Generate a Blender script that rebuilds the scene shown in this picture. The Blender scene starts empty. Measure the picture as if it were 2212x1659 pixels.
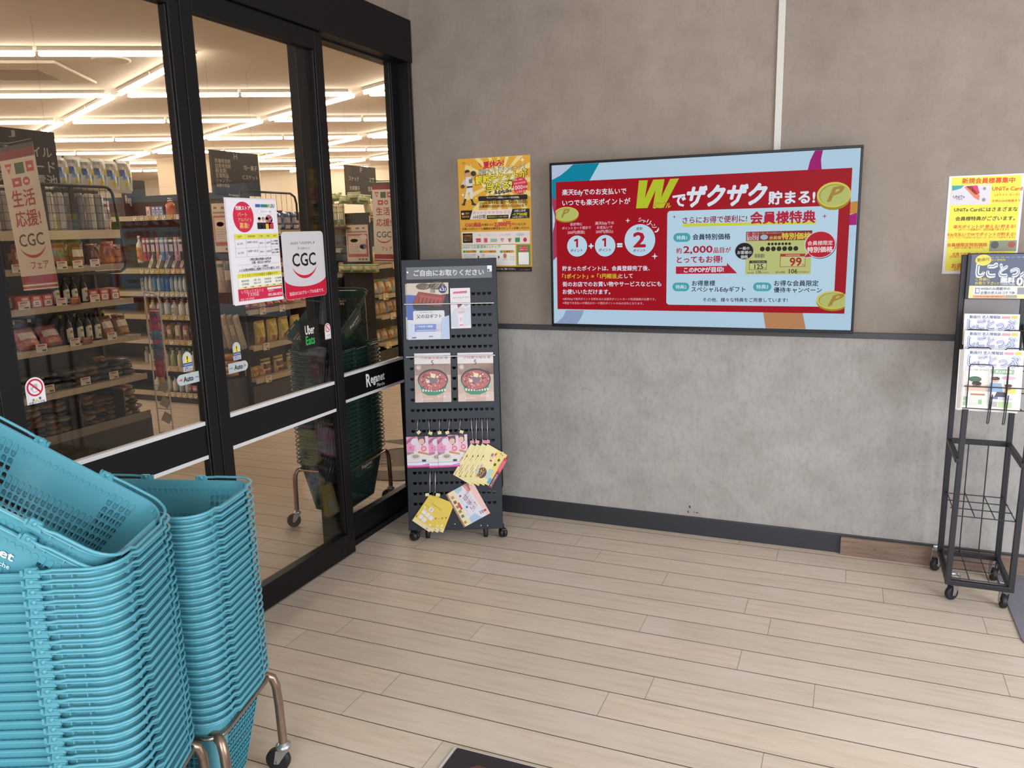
import bpy, math, random
from mathutils import Matrix, Vector
R_ = random.Random(7)
S = bpy.context.scene
COL = S.collection
# ---------------------------------------------------------------- camera
F_PX = 1725.7155
CAM = Vector((2.11037, -3.75464, 1.5))
CR = Vector((0.92133846, 0.38794015, -0.02525628))
CU = Vector((-0.05155711, 0.18632097, 0.98113524))
CF = Vector((-0.38532752, 0.90265549, -0.19166575))
cd = bpy.data.cameras.new('camera')
cam = bpy.data.objects.new('camera', cd)
COL.objects.link(cam)
cam.matrix_world = Matrix(((CR.x, CU.x, -CF.x, CAM.x), (CR.y, CU.y, -CF.y, CAM.y), (CR.z, CU.z, -CF.z, CAM.z), (0, 0, 0, 1)))
cd.sensor_width = 36.0
cd.lens = F_PX / 2212 * 36.0
cd.clip_start = 0.05
S.camera = cam
# ---------------------------------------------------------------- view, world, lights
S.view_settings.view_transform = 'Standard'
S.view_settings.look = 'None'
S.view_settings.gamma = 1.0
S.view_settings.use_curve_mapping = False
S.view_settings.exposure = 0.0
S.cycles.max_bounces = 8
S.cycles.diffuse_bounces = 4
S.cycles.glossy_bounces = 3
S.cycles.transparent_max_bounces = 14
S.cycles.caustics_reflective = False
S.cycles.caustics_refractive = False
S.cycles.sample_clamp_indirect = 4.0
W_ = bpy.data.worlds.new('daylight')
S.world = W_
W_.use_nodes = True
W_.node_tree.nodes['Background'].inputs[0].default_value = (0.90, 0.94, 1.0, 1)
W_.node_tree.nodes['Background'].inputs[1].default_value = 0.68
TUBE_POWER = 29.0
TUBE_COL = (1.0, 0.89, 0.75)
SPOT_POWER = 9.0
def area(name, loc, target, sx, sy, power, col):
    l = bpy.data.lights.new(name, 'AREA')
    l.shape = 'RECTANGLE'; l.size = sx; l.size_y = sy; l.energy = power; l.color = col
    o = bpy.data.objects.new(name, l); COL.objects.link(o)
    o.location = loc
    o.rotation_euler = (Vector(target) - Vector(loc)).to_track_quat('-Z', 'Y').to_euler()
    return o
# daylight coming in through the open entrance on the right and behind the viewer
area('entrance_daylight', (4.3, -2.6, 1.3), (1.2, -1.4, 0.3), 2.4, 2.0, 98, (0.88, 0.94, 1.0))
area('street_daylight', (2.2, -6.6, 1.8), (1.6, -1.0, 0.0), 3.2, 2.2, 158, (0.91, 0.95, 1.0))

# recessed downlights of the entrance, washing the concrete wall
for x_, w_ in ((1.32, 9.0), (2.75, 5.0)):
    l = bpy.data.lights.new('downlight', 'SPOT'); l.energy = w_; l.color = (1.0, 0.80, 0.66); l.spot_size = 1.5; l.spot_blend = 1.0; l.shadow_soft_size = .05
    o = bpy.data.objects.new('downlight', l); COL.objects.link(o); o.location = (x_, -.55, 3.03)
    o.rotation_euler = (Vector((x_, .0, 2.1)) - o.location).to_track_quat('-Z', 'Y').to_euler()

# ---------------------------------------------------------------- helpers
def lin(h):
    if isinstance(h, str):
        h = h.lstrip('#'); h = tuple(int(h[i:i + 2], 16) for i in (0, 2, 4))
    o = []
    for c in h[:3]:
        c = c / 255.0
        o.append(c / 12.92 if c <= 0.04045 else ((c + 0.055) / 1.055) ** 2.4)
    return (*o, 1.0)

MATS = {}
def M(col, rough=0.5, metal=0.0, spec=0.5, emit=0.0, var=0.0):
    key = (col, rough, metal, spec, emit, var)
    if key in MATS: return MATS[key]
    m = bpy.data.materials.new('mat_%d' % len(MATS)); m.use_nodes = True
    nt = m.node_tree; b = nt.nodes['Principled BSDF']
    c = lin(col)
    b.inputs['Base Color'].default_value = c
    b.inputs['Roughness'].default_value = rough
    b.inputs['Metallic'].default_value = metal
    b.inputs['Specular IOR Level'].default_value = spec
    if emit:
        b.inputs['Base Color'].default_value = (0, 0, 0, 1)
        b.inputs['Emission Color'].default_value = c
        b.inputs['Emission Strength'].default_value = emit
    if var:
        n = nt.nodes.new('ShaderNodeTexNoise'); n.inputs['Scale'].default_value = 35; n.inputs['Detail'].default_value = 4
        mx = nt.nodes.new('ShaderNodeMix'); mx.data_type = 'RGBA'
        mx.inputs['A'].default_value = tuple(x * (1 - var) for x in c[:3]) + (1,)
        mx.inputs['B'].default_value = tuple(min(1, x * (1 + var)) for x in c[:3]) + (1,)
        tc = nt.nodes.new('ShaderNodeTexCoord')
        nt.links.new(tc.outputs['Object'], n.inputs['Vector'])
        nt.links.new(n.outputs['Fac'], mx.inputs['Factor'])
        nt.links.new(mx.outputs['Result'], b.inputs['Base Color'])
    MATS[key] = m
    return m

def E(col, k=1.0): return M(col, 0.3, 0.0, 0.04, k)          # lit screen colour
def PA(col): return M(col, 0.55, 0.0, 0.35)                   # printed paper
def CHROME(): return M('#d2d0ce', 0.3, 0.65)

def ray(px, py):
    return (CF + CR * ((px - 1106.0) / F_PX) - CU * ((py - 829.5) / F_PX))
def hit(px, py, O, N):
    d = ray(px, py); O = Vector(O); N = Vector(N)
    return CAM + d * ((O - CAM).dot(N) / d.dot(N))
def hx(px, py, v): return hit(px, py, (v, 0, 0), (1, 0, 0))
def hy(px, py, v): return hit(px, py, (0, v, 0), (0, 1, 0))
def hz(px, py, v): return hit(px, py, (0, 0, v), (0, 0, 1))

class MB:
    def __init__(s): s.v = []; s.f = []; s.fm = []; s.fs = []; s.mats = []
    def mi(s, mat):
        if mat not in s.mats: s.mats.append(mat)
        return s.mats.index(mat)
    def add(s, vs, fs, mat, smooth=False):
        b = len(s.v); k = s.mi(mat)
        s.v += [tuple(v) for v in vs]
        for f in fs:
            s.f.append([b + i for i in f]); s.fm.append(k); s.fs.append(smooth)
    def box(s, c, d, mat, rot=None):
        c = Vector(c); vs = []
        for x in (-.5, .5):
            for y in (-.5, .5):
                for z in (-.5, .5):
                    p = Vector((x * d[0], y * d[1], z * d[2]))
                    if rot: p = rot @ p
                    vs.append(c + p)
        s.add(vs, [(0, 1, 3, 2), (4, 6, 7, 5), (0, 4, 5, 1), (2, 3, 7, 6), (0, 2, 6, 4), (1, 5, 7, 3)], mat)
    def bx(s, x0, x1, y0, y1, z0, z1, mat):
        s.box(((x0 + x1) / 2, (y0 + y1) / 2, (z0 + z1) / 2), (abs(x1 - x0), abs(y1 - y0), abs(z1 - z0)), mat)
    def bar(s, a, b, w, h, mat, up=(0, 0, 1)):
        a = Vector(a); b = Vector(b); d = b - a; L = d.length; d.normalize()
        up = Vector(up)
        if abs(d.dot(up)) > .99: up = Vector((1, 0, 0))
        x = d.cross(up).normalized(); y = x.cross(d).normalized()
        rot = Matrix((x, d, y)).transposed()
        s.box((a + b) / 2, (w, L, h), mat, rot)
    def tube(s, pts, r, mat, n=8, closed=False, caps=True):
        pts = [Vector(p) for p in pts]; N = len(pts); rings = []
        rr = r if isinstance(r, (list, tuple)) else [r] * N
        prev = None
        for i, p in enumerate(pts):
            if closed: t = pts[(i + 1) % N] - pts[i - 1]
            else: t = pts[min(i + 1, N - 1)] - pts[max(i - 1, 0)]
            t.normalize()
            if prev is None:
                a = Vector((0, 0, 1)) if abs(t.z) < .9 else Vector((1, 0, 0))
                u = t.cross(a).normalized()
            else:
                u = (prev - t * prev.dot(t)).normalized()
            prev = u; w = t.cross(u)
            rings.append([p + (u * math.cos(2 * math.pi * k / n) + w * math.sin(2 * math.pi * k / n)) * rr[i] for k in range(n)])
        vs = [v for ring in rings for v in ring]; fs = []
        for i in range(N if closed else N - 1):
            j = (i + 1) % N
            for k in range(n):
                l = (k + 1) % n
                fs.append((i * n + k, i * n + l, j * n + l, j * n + k))
        s.add(vs, fs, mat, True)
        if caps and not closed:
            s.add(rings[0], [tuple(range(n))[::-1]], mat); s.add(rings[-1], [tuple(range(n))], mat)
    def lathe(s, prof, c, mat, n=16, ax=(0, 0, 1)):
        ax = Vector(ax).normalized(); a = Vector((1, 0, 0)) if abs(ax.x) < .9 else Vector((0, 1, 0))
        u = ax.cross(a).normalized(); w = ax.cross(u); c = Vector(c); vs = []; fs = []
        for r, h in prof:
            for k in range(n):
                t = 2 * math.pi * k / n
                vs.append(c + ax * h + (u * math.cos(t) + w * math.sin(t)) * max(r, 1e-5))
        for i in range(len(prof) - 1):
            for k in range(n):
                l = (k + 1) % n
                fs.append((i * n + k, i * n + l, (i + 1) * n + l, (i + 1) * n + k))
        s.add(vs, fs, mat, True)
    def prism(s, poly, O, U, V, D, mat):
        O = Vector(O); U = Vector(U); V = Vector(V); D = Vector(D); n = len(poly)
        a = [O + U * p[0] + V * p[1] for p in poly]; b = [p + D for p in a]
        s.add(a + b, [tuple(range(n))[::-1], tuple(range(n, 2 * n))] + [(i, (i + 1) % n, n + (i + 1) % n, n + i) for i in range(n)], mat)
    def mesh(s, name):
        me = bpy.data.meshes.new(name)
        me.from_pydata(s.v, [], s.f)
        for m in s.mats: me.materials.append(m)
        me.polygons.foreach_set('material_index', s.fm)
        me.polygons.foreach_set('use_smooth', s.fs)
        me.update()
        return me
    def build(s, name, parent=None, mat4=None, bevel=0.0):
        o = bpy.data.objects.new(name, s.mesh(name)); COL.objects.link(o)
        if parent: o.parent = parent
        if mat4 is not None: o.matrix_local = mat4
        if bevel:
            b = o.modifiers.new('bevel', 'BEVEL'); b.width = bevel; b.segments = 2; b.limit_method = 'ANGLE'
        return o

def tag(o, label=None, cat=None, group=None, kind=None):
    if label: o['label'] = label
    if cat: o['category'] = cat
    if group: o['group'] = group
    if kind: o['kind'] = kind
    return o
def thing(name, label, cat, loc=(0, 0, 0), rotz=0.0, group=None, mat4=None):
    o = bpy.data.objects.new(name, None); COL.objects.link(o); o.empty_display_size = .05
    if mat4 is not None: o.matrix_world = mat4
    else: o.location = loc; o.rotation_euler = (0, 0, rotz)
    return tag(o, label, cat, group)
def struct(o): return tag(o, kind='structure')
def copy_tree(o, parent=None):
    c = o.copy(); COL.objects.link(c)
    if parent: c.parent = parent
    for ch in list(o.children): copy_tree(ch, c)
    return c
def frame4(O, U, V, N):
    return Matrix(((U[0], V[0], N[0], O[0]), (U[1], V[1], N[1], O[1]), (U[2], V[2], N[2], O[2]), (0, 0, 0, 1)))

# ---- flat printed matter: shapes in the sheet's own metres (u right, v up, w out of the sheet)
TXT = {}
def text_geo(t, shear):
    k = (t, shear)
    if k not in TXT:
        c = bpy.data.curves.new('t', 'FONT'); c.body = t; c.resolution_u = 2; c.shear = shear
        o = bpy.data.objects.new('t', c); COL.objects.link(o)
        dg = bpy.context.evaluated_depsgraph_get()
        me = bpy.data.meshes.new_from_object(o.evaluated_get(dg))
        vs = [(v.co.x, v.co.y) for v in me.vertices]; fs = [tuple(p.vertices) for p in me.polygons]
        bpy.data.objects.remove(o); bpy.data.curves.remove(c); bpy.data.meshes.remove(me)
        xs = [v[0] for v in vs] or [0, 1]; ys = [v[1] for v in vs] or [0, 1]
        TXT[k] = (vs, fs, min(xs), max(xs), min(ys), max(ys))
    return TXT[k]

def world_of(o): return (world_of(o.parent) if o.parent else Matrix.Identity(4)) @ o.matrix_basis
def parent_local(p, m4): return world_of(p).inverted() @ m4

class Sheet:
    STEP = 0.00025
    def __init__(s, O, U, V, mk=PA):
        s.O = Vector(O); s.U = Vector(U).normalized(); s.V = Vector(V).normalized(); s.N = s.U.cross(s.V)
        s.mb = MB(); s.w = 0.0; s.mk = mk; s.z = lambda a, b: (a, b)
    def up(s, k=1): s.w += s.STEP * k
    def px(s, a, b):
        p = hit(*s.z(a, b), s.O, s.N) - s.O
        return (p.dot(s.U), p.dot(s.V))
    def mc(s, col): return s.mk(col) if isinstance(col, (str, tuple)) else col
    def poly(s, pts, col):
        s.mb.add([(p[0], p[1], s.w) for p in pts], [tuple(range(len(pts)))], s.mc(col))
    def ppoly(s, pts, col): s.poly([s.px(*p) for p in pts], col)
    def rect(s, u0, v0, u1, v1, col): s.poly([(u0, v0), (u1, v0), (u1, v1), (u0, v1)], col)
    def prect(s, a0, b0, a1, b1, col):
        p = s.px(a0, b0); q = s.px(a1, b1); s.rect(p[0], q[1], q[0], p[1], col)
    def rrect(s, u0, v0, u1, v1, r, col, n=5):
        r = min(r, abs(u1 - u0) / 2, abs(v1 - v0) / 2); pts = []
        for cx, cy, a0 in ((u1 - r, v1 - r, 0), (u0 + r, v1 - r, 90), (u0 + r, v0 + r, 180), (u1 - r, v0 + r, 270)):
            for i in range(n + 1):
                t = math.radians(a0 + 90 * i / n); pts.append((cx + r * math.cos(t), cy + r * math.sin(t)))
        s.poly(pts, col)
    def prrect(s, a0, b0, a1, b1, r, col):
        p = s.px(a0, b0); q = s.px(a1, b1); s.rrect(p[0], min(p[1], q[1]), q[0], max(p[1], q[1]), r, col)
    def ell(s, cu, cv, ru, rv, col, n=28, lo=-9, hi=9, rot=0):
        c, si = math.cos(rot), math.sin(rot); pts = []
        for i in range(n):
            t = 2 * math.pi * i / n; x, y = ru * math.cos(t), rv * math.sin(t)
            pts.append((min(max(cu + x * c - y * si, lo), hi), cv + x * si + y * c))
        s.poly(pts, col)
    def pell(s, a, b, ra, rb, col, n=28, lo=-9, hi=9, rot=0):
        c = s.px(a, b); e = s.px(a + ra, b); g = s.px(a, b - rb)
        s.ell(c[0], c[1], abs(e[0] - c[0]), abs(g[1] - c[1]), col, n, lo, hi, rot)
    def star(s, cu, cv, r, col, k=4, inner=.28):
        s.poly([(cu + (r if i % 2 == 0 else r * inner) * math.cos(math.pi * i / k + math.pi / 2), cv + (r if i % 2 == 0 else r * inner) * math.sin(math.pi * i / k + math.pi / 2)) for i in range(2 * k)], col)
    def pstar(s, a, b, r, col, k=4, inner=.28):
        c = s.px(a, b); e = s.px(a + r, b); s.star(c[0], c[1], abs(e[0] - c[0]), col, k, inner)
    def text(s, t, p, q, col, bold=0.0, shear=0.0, h=None, dv=0.0, fit=True):
        # p, q: the middle of the left and of the right end of the line (u, v)
        vs, fs, x0, x1, y0, y1 = text_geo(t, shear)
        if not vs: return
        d = Vector((q[0] - p[0], q[1] - p[1])); L = d.length; d.normalize(); nrm = Vector((-d.y, d.x))
        k = L / max(x1 - x0, 1e-6); ky = (h / max(y1 - y0, 1e-6)) if h else k
        ym = (y0 + y1) / 2
        # heavier weights: the strokes are laid down a few times, a hair apart
        e = bold * .9
        dw = 0.0
        for ox, oy in ([(0, 0)] * (e > .025) + [(e * r_ * math.cos(math.pi * i / 4), e * r_ * math.sin(math.pi * i / 4)) for r_ in ((.5, 1) if e > .025 else (1,)) for i in range(0, 8, 1 if e > .025 else 2)] if e > .004 else ((0, 0),)):
            out = []
            for x, y in vs:
                w = Vector(p) + d * ((x - x0 + ox) * k) + nrm * ((y - ym + oy) * ky + dv)
                out.append((w.x, w.y, s.w + dw))
            s.mb.add(out, fs, s.mc(col)); dw += 1.2e-5
    def ptext(s, t, a0, b0, a1, b1, col, bold=0.012, shear=0.0, h=None):
        hh = None
        if h:
            c = s.px(a0, b0); g = s.px(a0, b0 - h); hh = abs(g[1] - c[1])
        s.text(t, s.px(a0, b0), s.px(a1, b1), col, bold, shear, hh)
    def board(s, u0, v0, u1, v1, col, th=0.0006):
        # the sheet itself: a thin box whose front face is at w = 0
        s.mb.bx(u0, u1, v0, v1, s.w - th, s.w, s.mc(col)); s.up()
    def m4(s): return frame4(s.O, s.U, s.V, s.N)
    def build(s, name, parent=None):
        o = s.mb.build(name)
        m = s.m4()
        if parent:
            o.parent = parent; o.matrix_local = world_of(parent).inverted() @ m
        else: o.matrix_world = m
        return o
XU = (1, 0, 0); YU = (0, 1, 0); ZU = (0, 0, 1)
ORD = 'topmost second third fourth fifth sixth seventh eighth ninth tenth eleventh twelfth thirteenth fourteenth fifteenth sixteenth seventeenth eighteenth nineteenth twentieth twenty-first twenty-second twenty-third twenty-fourth twenty-fifth twenty-sixth twenty-seventh twenty-eighth twenty-ninth thirtieth'.split()
def nth(i): return ORD[i] + (' from the top' if i else '')
# ================================================================ room shell
def node_mat(name):
    m = bpy.data.materials.new(name); m.use_nodes = True
    return m, m.node_tree, m.node_tree.nodes, m.node_tree.links
def mth(nt, op, a, b=None, c=None):
    n = nt.nodes.new('ShaderNodeMath'); n.operation = op
    for i, x in enumerate((a, b, c)):
        if x is None: continue
        if isinstance(x, (int, float)): n.inputs[i].default_value = x
        else: nt.links.new(x, n.inputs[i])
    return n.outputs[0]
def mixc(nt, f, a, b):
    n = nt.nodes.new('ShaderNodeMix'); n.data_type = 'RGBA'
    for k, x in (('Factor', f), ('A', a), ('B', b)):
        if isinstance(x, (int, float, tuple)): n.inputs[k].default_value = x
        else: nt.links.new(x, n.inputs[k])
    return n.outputs['Result']
def noise(nt, vec, scale, detail=4, rough=.55, sc=(1, 1, 1)):
    mp = nt.nodes.new('ShaderNodeMapping'); mp.inputs['Scale'].default_value = sc
    nt.links.new(vec, mp.inputs['Vector'])
    n = nt.nodes.new('ShaderNodeTexNoise'); n.inputs['Scale'].default_value = scale
    n.inputs['Detail'].default_value = detail; n.inputs['Roughness'].default_value = rough
    nt.links.new(mp.outputs[0], n.inputs['Vector'])
    return n.outputs['Fac']
def ramp(nt, f, lo, hi):
    n = nt.nodes.new('ShaderNodeMapRange'); nt.links.new(f, n.inputs[0])
    n.inputs[1].default_value = lo; n.inputs[2].default_value = hi
    return n.outputs[0]

def floor_material():
    m, nt, nodes, links = node_mat('plank_floor')
    b = nodes['Principled BSDF']
    tc = nodes.new('ShaderNodeTexCoord'); sp = nodes.new('ShaderNodeSeparateXYZ')
    links.new(tc.outputs['Object'], sp.inputs[0])
    x, y = sp.outputs[0], sp.outputs[1]
    yy = mth(nt, 'DIVIDE', mth(nt, 'ADD', y, 0.0575), 0.1400)
    row = mth(nt, 'FLOOR', yy); fy = mth(nt, 'FRACT', yy)
    wn = nodes.new('ShaderNodeTexWhiteNoise'); wn.noise_dimensions = '1D'; links.new(row, wn.inputs['W'])
    xx = mth(nt, 'DIVIDE', mth(nt, 'ADD', x, mth(nt, 'MULTIPLY', wn.outputs['Value'], 3.3)), 1.20)
    colm = mth(nt, 'FLOOR', xx); fx = mth(nt, 'FRACT', xx)
    cb = nodes.new('ShaderNodeCombineXYZ'); links.new(row, cb.inputs[0]); links.new(colm, cb.inputs[1])
    w2 = nodes.new('ShaderNodeTexWhiteNoise'); w2.noise_dimensions = '2D'; links.new(cb.outputs[0], w2.inputs['Vector'])
    tone = w2.outputs['Value']
    vo = nodes.new('ShaderNodeVectorMath'); vo.operation = 'ADD'; links.new(tc.outputs['Object'], vo.inputs[0])
    cs = nodes.new('ShaderNodeVectorMath'); cs.operation = 'SCALE'; links.new(cb.outputs[0], cs.inputs[0]); cs.inputs['Scale'].default_value = 3.7
    links.new(cs.outputs[0], vo.inputs[1])
    g1 = noise(nt, vo.outputs[0], 3.0, 6, .6, (1.2, 14, 1)); g2 = noise(nt, vo.outputs[0], 9, 5, .65, (1, 16, 1)); g3 = noise(nt, vo.outputs[0], 1.6, 3)
    c = mixc(nt, tone, lin('#d8c6b4'), lin('#cfc0af'))
    c = mixc(nt, mth(nt, 'MULTIPLY', ramp(nt, g1, .45, .78), .7), c, lin('#b9a792'))
    c = mixc(nt, mth(nt, 'MULTIPLY', ramp(nt, g2, .55, .8), .4), c, lin('#a8957f'))
    c = mixc(nt, mth(nt, 'MULTIPLY', ramp(nt, g3, .5, .75), .5), c, lin('#ddd4c9'))
    gap = mth(nt, 'MAXIMUM', mth(nt, 'LESS_THAN', fy, .027), mth(nt, 'MULTIPLY', mth(nt, 'LESS_THAN', fx, .0022), .55))
    c = mixc(nt, gap, c, lin('#4d3d31'))
    links.new(c, b.inputs['Base Color'])
    r = mth(nt, 'ADD', mth(nt, 'MULTIPLY', g1, .25), .24); links.new(r, b.inputs['Roughness'])
    b.inputs['Specular IOR Level'].default_value = .42
    bp = nodes.new('ShaderNodeBump'); bp.inputs['Strength'].default_value = .35; bp.inputs['Distance'].default_value = .002
    links.new(mth(nt, 'SUBTRACT', mth(nt, 'MULTIPLY', g2, .2), gap), bp.inputs['Height']); links.new(bp.outputs[0], b.inputs['Normal'])
    return m

def wall_material(name, base, dark, light, streak, fine):
    m, nt, nodes, links = node_mat(name)
    b = nodes['Principled BSDF']; tc = nodes.new('ShaderNodeTexCoord'); v = tc.outputs['Object']
    n1 = noise(nt, v, 2.6, 5, .6, (1.3, 1.3, 1)); n2 = noise(nt, v, 52, 6, .72, streak); n3 = noise(nt, v, 120, 3, .6, (1, 1, .8)); n4 = noise(nt, v, 7, 4, .6)
    c = mixc(nt, mth(nt, 'MULTIPLY', ramp(nt, n1, .36, .72), .6), lin(base), lin(light))
    c = mixc(nt, mth(nt, 'MULTIPLY', ramp(nt, n4, .45, .75), .4), c, lin(dark))
    c = mixc(nt, mth(nt, 'MULTIPLY', ramp(nt, n2, .5, .72), fine), c, lin(dark))
    c = mixc(nt, mth(nt, 'MULTIPLY', ramp(nt, n3, .62, .8), fine * .8), c, lin(dark))
    c = mixc(nt, mth(nt, 'MULTIPLY', ramp(nt, n2, .42, .28), fine * .8), c, lin(light))
    links.new(c, b.inputs['Base Color']); b.inputs['Roughness'].default_value = .72; b.inputs['Specular IOR Level'].default_value = .25
    return m

def wood_material(name, a, bcol, axis=(1, 12, 12)):
    m, nt, nodes, links = node_mat(name); b = nodes['Principled BSDF']
    tc = nodes.new('ShaderNodeTexCoord'); v = tc.outputs['Object']
    g = noise(nt, v, 6, 7, .65, axis); k = noise(nt, v, 9, 2, .5, (1.4, 3, 4))
    c = mixc(nt, ramp(nt, g, .35, .7), lin(a), lin(bcol))
    c = mixc(nt, ramp(nt, k, .66, .74), c, lin('#4a342a'))
    links.new(c, b.inputs['Base Color']); b.inputs['Roughness'].default_value = .6
    return m

def glass_material():
    m, nt, nodes, links = node_mat('door_glass')
    for n in list(nodes):
        if n.type != 'OUTPUT_MATERIAL': nodes.remove(n)
    out = [n for n in nodes if n.type == 'OUTPUT_MATERIAL'][0]
    t = nodes.new('ShaderNodeBsdfTransparent'); t.inputs[0].default_value = (.955, .955, .945, 1)
    g = nodes.new('ShaderNodeBsdfGlossy'); g.inputs['Roughness'].default_value = .0
    lw = nodes.new('ShaderNodeLayerWeight'); lw.inputs['Blend'].default_value = .5
    f = mth(nt, 'ADD', mth(nt, 'MULTIPLY', mth(nt, 'POWER', lw.outputs['Facing'], 4.5), .9), .032)
    mx = nodes.new('ShaderNodeMixShader'); links.new(f, mx.inputs[0]); links.new(t.outputs[0], mx.inputs[1]); links.new(g.outputs[0], mx.inputs[2])
    links.new(mx.outputs[0], out.inputs[0])
    return m
GLASS = glass_material()
BLACK = M('#0d0c0e', .45, 0, .28)            # anodised door frame
BLACK2 = M('#111013', .4, 0, .3)
ZC = 2.95                            # shop ceiling
ZV = 3.05                            # entrance ceiling

mb = MB(); mb.bx(-16, 4.6, -6, 13, -.1, 0, floor_material()); struct(mb.build('floor'))
upper = wall_material('wallpaper_upper', '#8f8277', '#776a61', '#9d9086', (1, 1, .55), .3)
lower = wall_material('wallpaper_lower', '#a09b97', '#7f7873', '#b2aeaa', (1, 1, .45), .5)
mb = MB(); mb.bx(0, 3.7, 0, .1, 1.0, ZV, upper); mb.bx(0, 3.7, 0, .1, 0, 1.0, lower); struct(mb.build('wall_back'))
mb = MB(); mb.bx(-.1, 0, -2.9, 0, 2.53, ZV, upper); struct(mb.build('wall_left'))
mb = MB(); mb.bx(-.12, 0, -6, -2.42, 0, ZV, M('#6f675f', .8)); struct(mb.build('wall_left'))  # unseen stand-in for a sidelight, added as a solid wall to block light
mb = MB(); mb.bx(-.12, 4.6, -6, .1, ZV, ZV + .1, M('#d8d2ca', .9)); struct(mb.build('ceiling'))
cream = M('#e4d8c4', .85, var=.03)
mb = MB(); mb.bx(-16, -.12, -6, 13, ZC, ZC + .1, M('#cdbfae', .9, var=.02)); struct(mb.build('ceiling'))
mb = MB(); mb.bx(-16, 0, 12.2, 12.3, 0, ZC, cream); struct(mb.build('wall_far'))
mb = MB(); mb.bx(-.12, 0, .1, 12.2, 0, ZC, cream); struct(mb.build('wall_right'))
mb = MB(); mb.bx(-16.1, -16, -6, 13, 0, ZC, cream); struct(mb.build('wall_rear'))
mb = MB(); mb.bx(-16, -.12, -6.1, -6, 0, ZC, cream); struct(mb.build('wall_front'))
p = hy(337, 340, 8.0); q = hy(392, 340, 8.0)
mb = MB(); mb.bx(p.x, p.x + 1.9, 8.0, 8.6, 0, ZC, M('#c9b79f', .85)); struct(mb.build('wall_pier'))
# trims on the concrete wallpaper
TR = M('#3b3a3d', .5)
mb = MB(); mb.bx(0, 3.7, -.012, 0, .992, 1.018, TR); struct(mb.build('trim_1', bevel=.002))
BB = M('#2b2d33', .42)
mb = MB(); mb.bx(0, 3.7, -.010, 0, 0, .092, BB); struct(mb.build('baseboard_back', bevel=.003))
wd = wood_material('weathered_board', '#8a7263', '#6d574b')
mb = MB(); mb.bx(2.124, 2.735, -.030, -.0105, 0, .084, wd); mb.bx(2.738, 3.69, -.030, -.0105, 0, .084, wd)
struct(mb.build('trim_2', bevel=.002))
# chips torn out of the wallpaper just above the baseboard
sh = Sheet((0, -.0004, 0), XU, ZU, lambda c: M(c, .9)); sh.z = lambda a, b: (1400 + a / 11.06, 1060 + b / 11.06)
for pts in ([(970, 360), (1005, 355), (1018, 410), (985, 415)], [(932, 485), (955, 480), (975, 525), (955, 532)], [(1085, 510), (1110, 495), (1108, 515), (1090, 532)], [(1130, 510), (1185, 520), (1185, 480), (1195, 540), (1150, 535)]):
    sh.ppoly(pts[::-1], '#3a2e2c')
struct(sh.build('wall_chip'))

# ---------------------------------------------------------------- doors
def stile(mb, y0, y1, z0, z1, x0, x1, mat): mb.bx(x0, x1, y0, y1, z0, z1, mat)
STRIPE = M('#d9d7da', .4)
BAND = M('#0e0d10', .4, 0, .3)
def sliding(name, y0, y1, sl, sr, x0, x1, z0, z1, rb, rt, lab, handle_side=None):
    t = thing(name, None, None, ((x0 + x1) / 2, (y0 + y1) / 2, 0)); struct(t)
    inv = Matrix.Translation((-(x0 + x1) / 2, -(y0 + y1) / 2, 0))
    mb = MB(); stile(mb, y0, y0 + sl, z0, z1, x0, x1, BLACK); stile(mb, y1 - sr, y1, z0, z1, x0, x1, BLACK)
    mb.bx(x0, x1, y0 + sl, y1 - sr, z0, z0 + rb, BLACK); mb.bx(x0, x1, y0 + sl, y1 - sr, z1 - rt, z1, BLACK)
    # glazing bead
    for ya in (y0 + sl, y1 - sr - .008):
        mb.bx(x0 + .008, x1 - .006, ya, ya + .008, z0 + rb, z1 - rt, BLACK2)
    mb.build('frame', t, inv, bevel=.003)
    g = MB(); xm = (x0 + x1) / 2; g.bx(xm - .004, xm + .004, y0 + sl, y1 - sr, z0 + rb, z1 - rt, GLASS)
    g.build('pane', t, inv)
    b = MB(); b.bx(xm - .010, xm + .010, y0 + sl, y1 - sr, .716, .842, BAND)
    bo = b.build('push_band', t, inv)
    for za, zb in ((.704, .718), (.829, .843)):
        s_ = MB(); s_.bx(xm - .0105, xm + .0112, y0 + sl, y1 - sr, za, zb, STRIPE)
        so = s_.build('stripe', bo)
    return t
sliding('door_1', -2.345, -1.5535, .062, .048, -.045, 0, .008, 2.325, .105, .075, 'left')
sliding('door_2', -1.5505, -.755, .056, .055, -.045, 0, .008, 2.325, .105, .075, 'right')
wn1 = sliding('window_1', -.86, -.040, .125, .062, -.105, -.062, .0, 2.42, .135, .095, 'fixed')
mb = MB()
mb.bx(-.125, .012, -2.9, -.012, 2.328, 2.53, BLACK)             # header
mb.bx(-.125, -.058, -.86, -.012, 2.32, 2.34, BLACK2)
mb.bx(-.125, .004, -.040, -.012, 0, 2.33, BLACK)               # jamb against the concrete wall
mb.bx(-.125, .004, -2.42, -2.347, 0, 2.33, BLACK)
mb.bx(-.125, -.05, -2.42, -.04, 0, .006, BLACK2)               # floor track
mb.bx(-.06, -.048, -.752, -.04, 0, .03, BLACK)
struct(mb.build('trim_3', bevel=.003))
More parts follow.
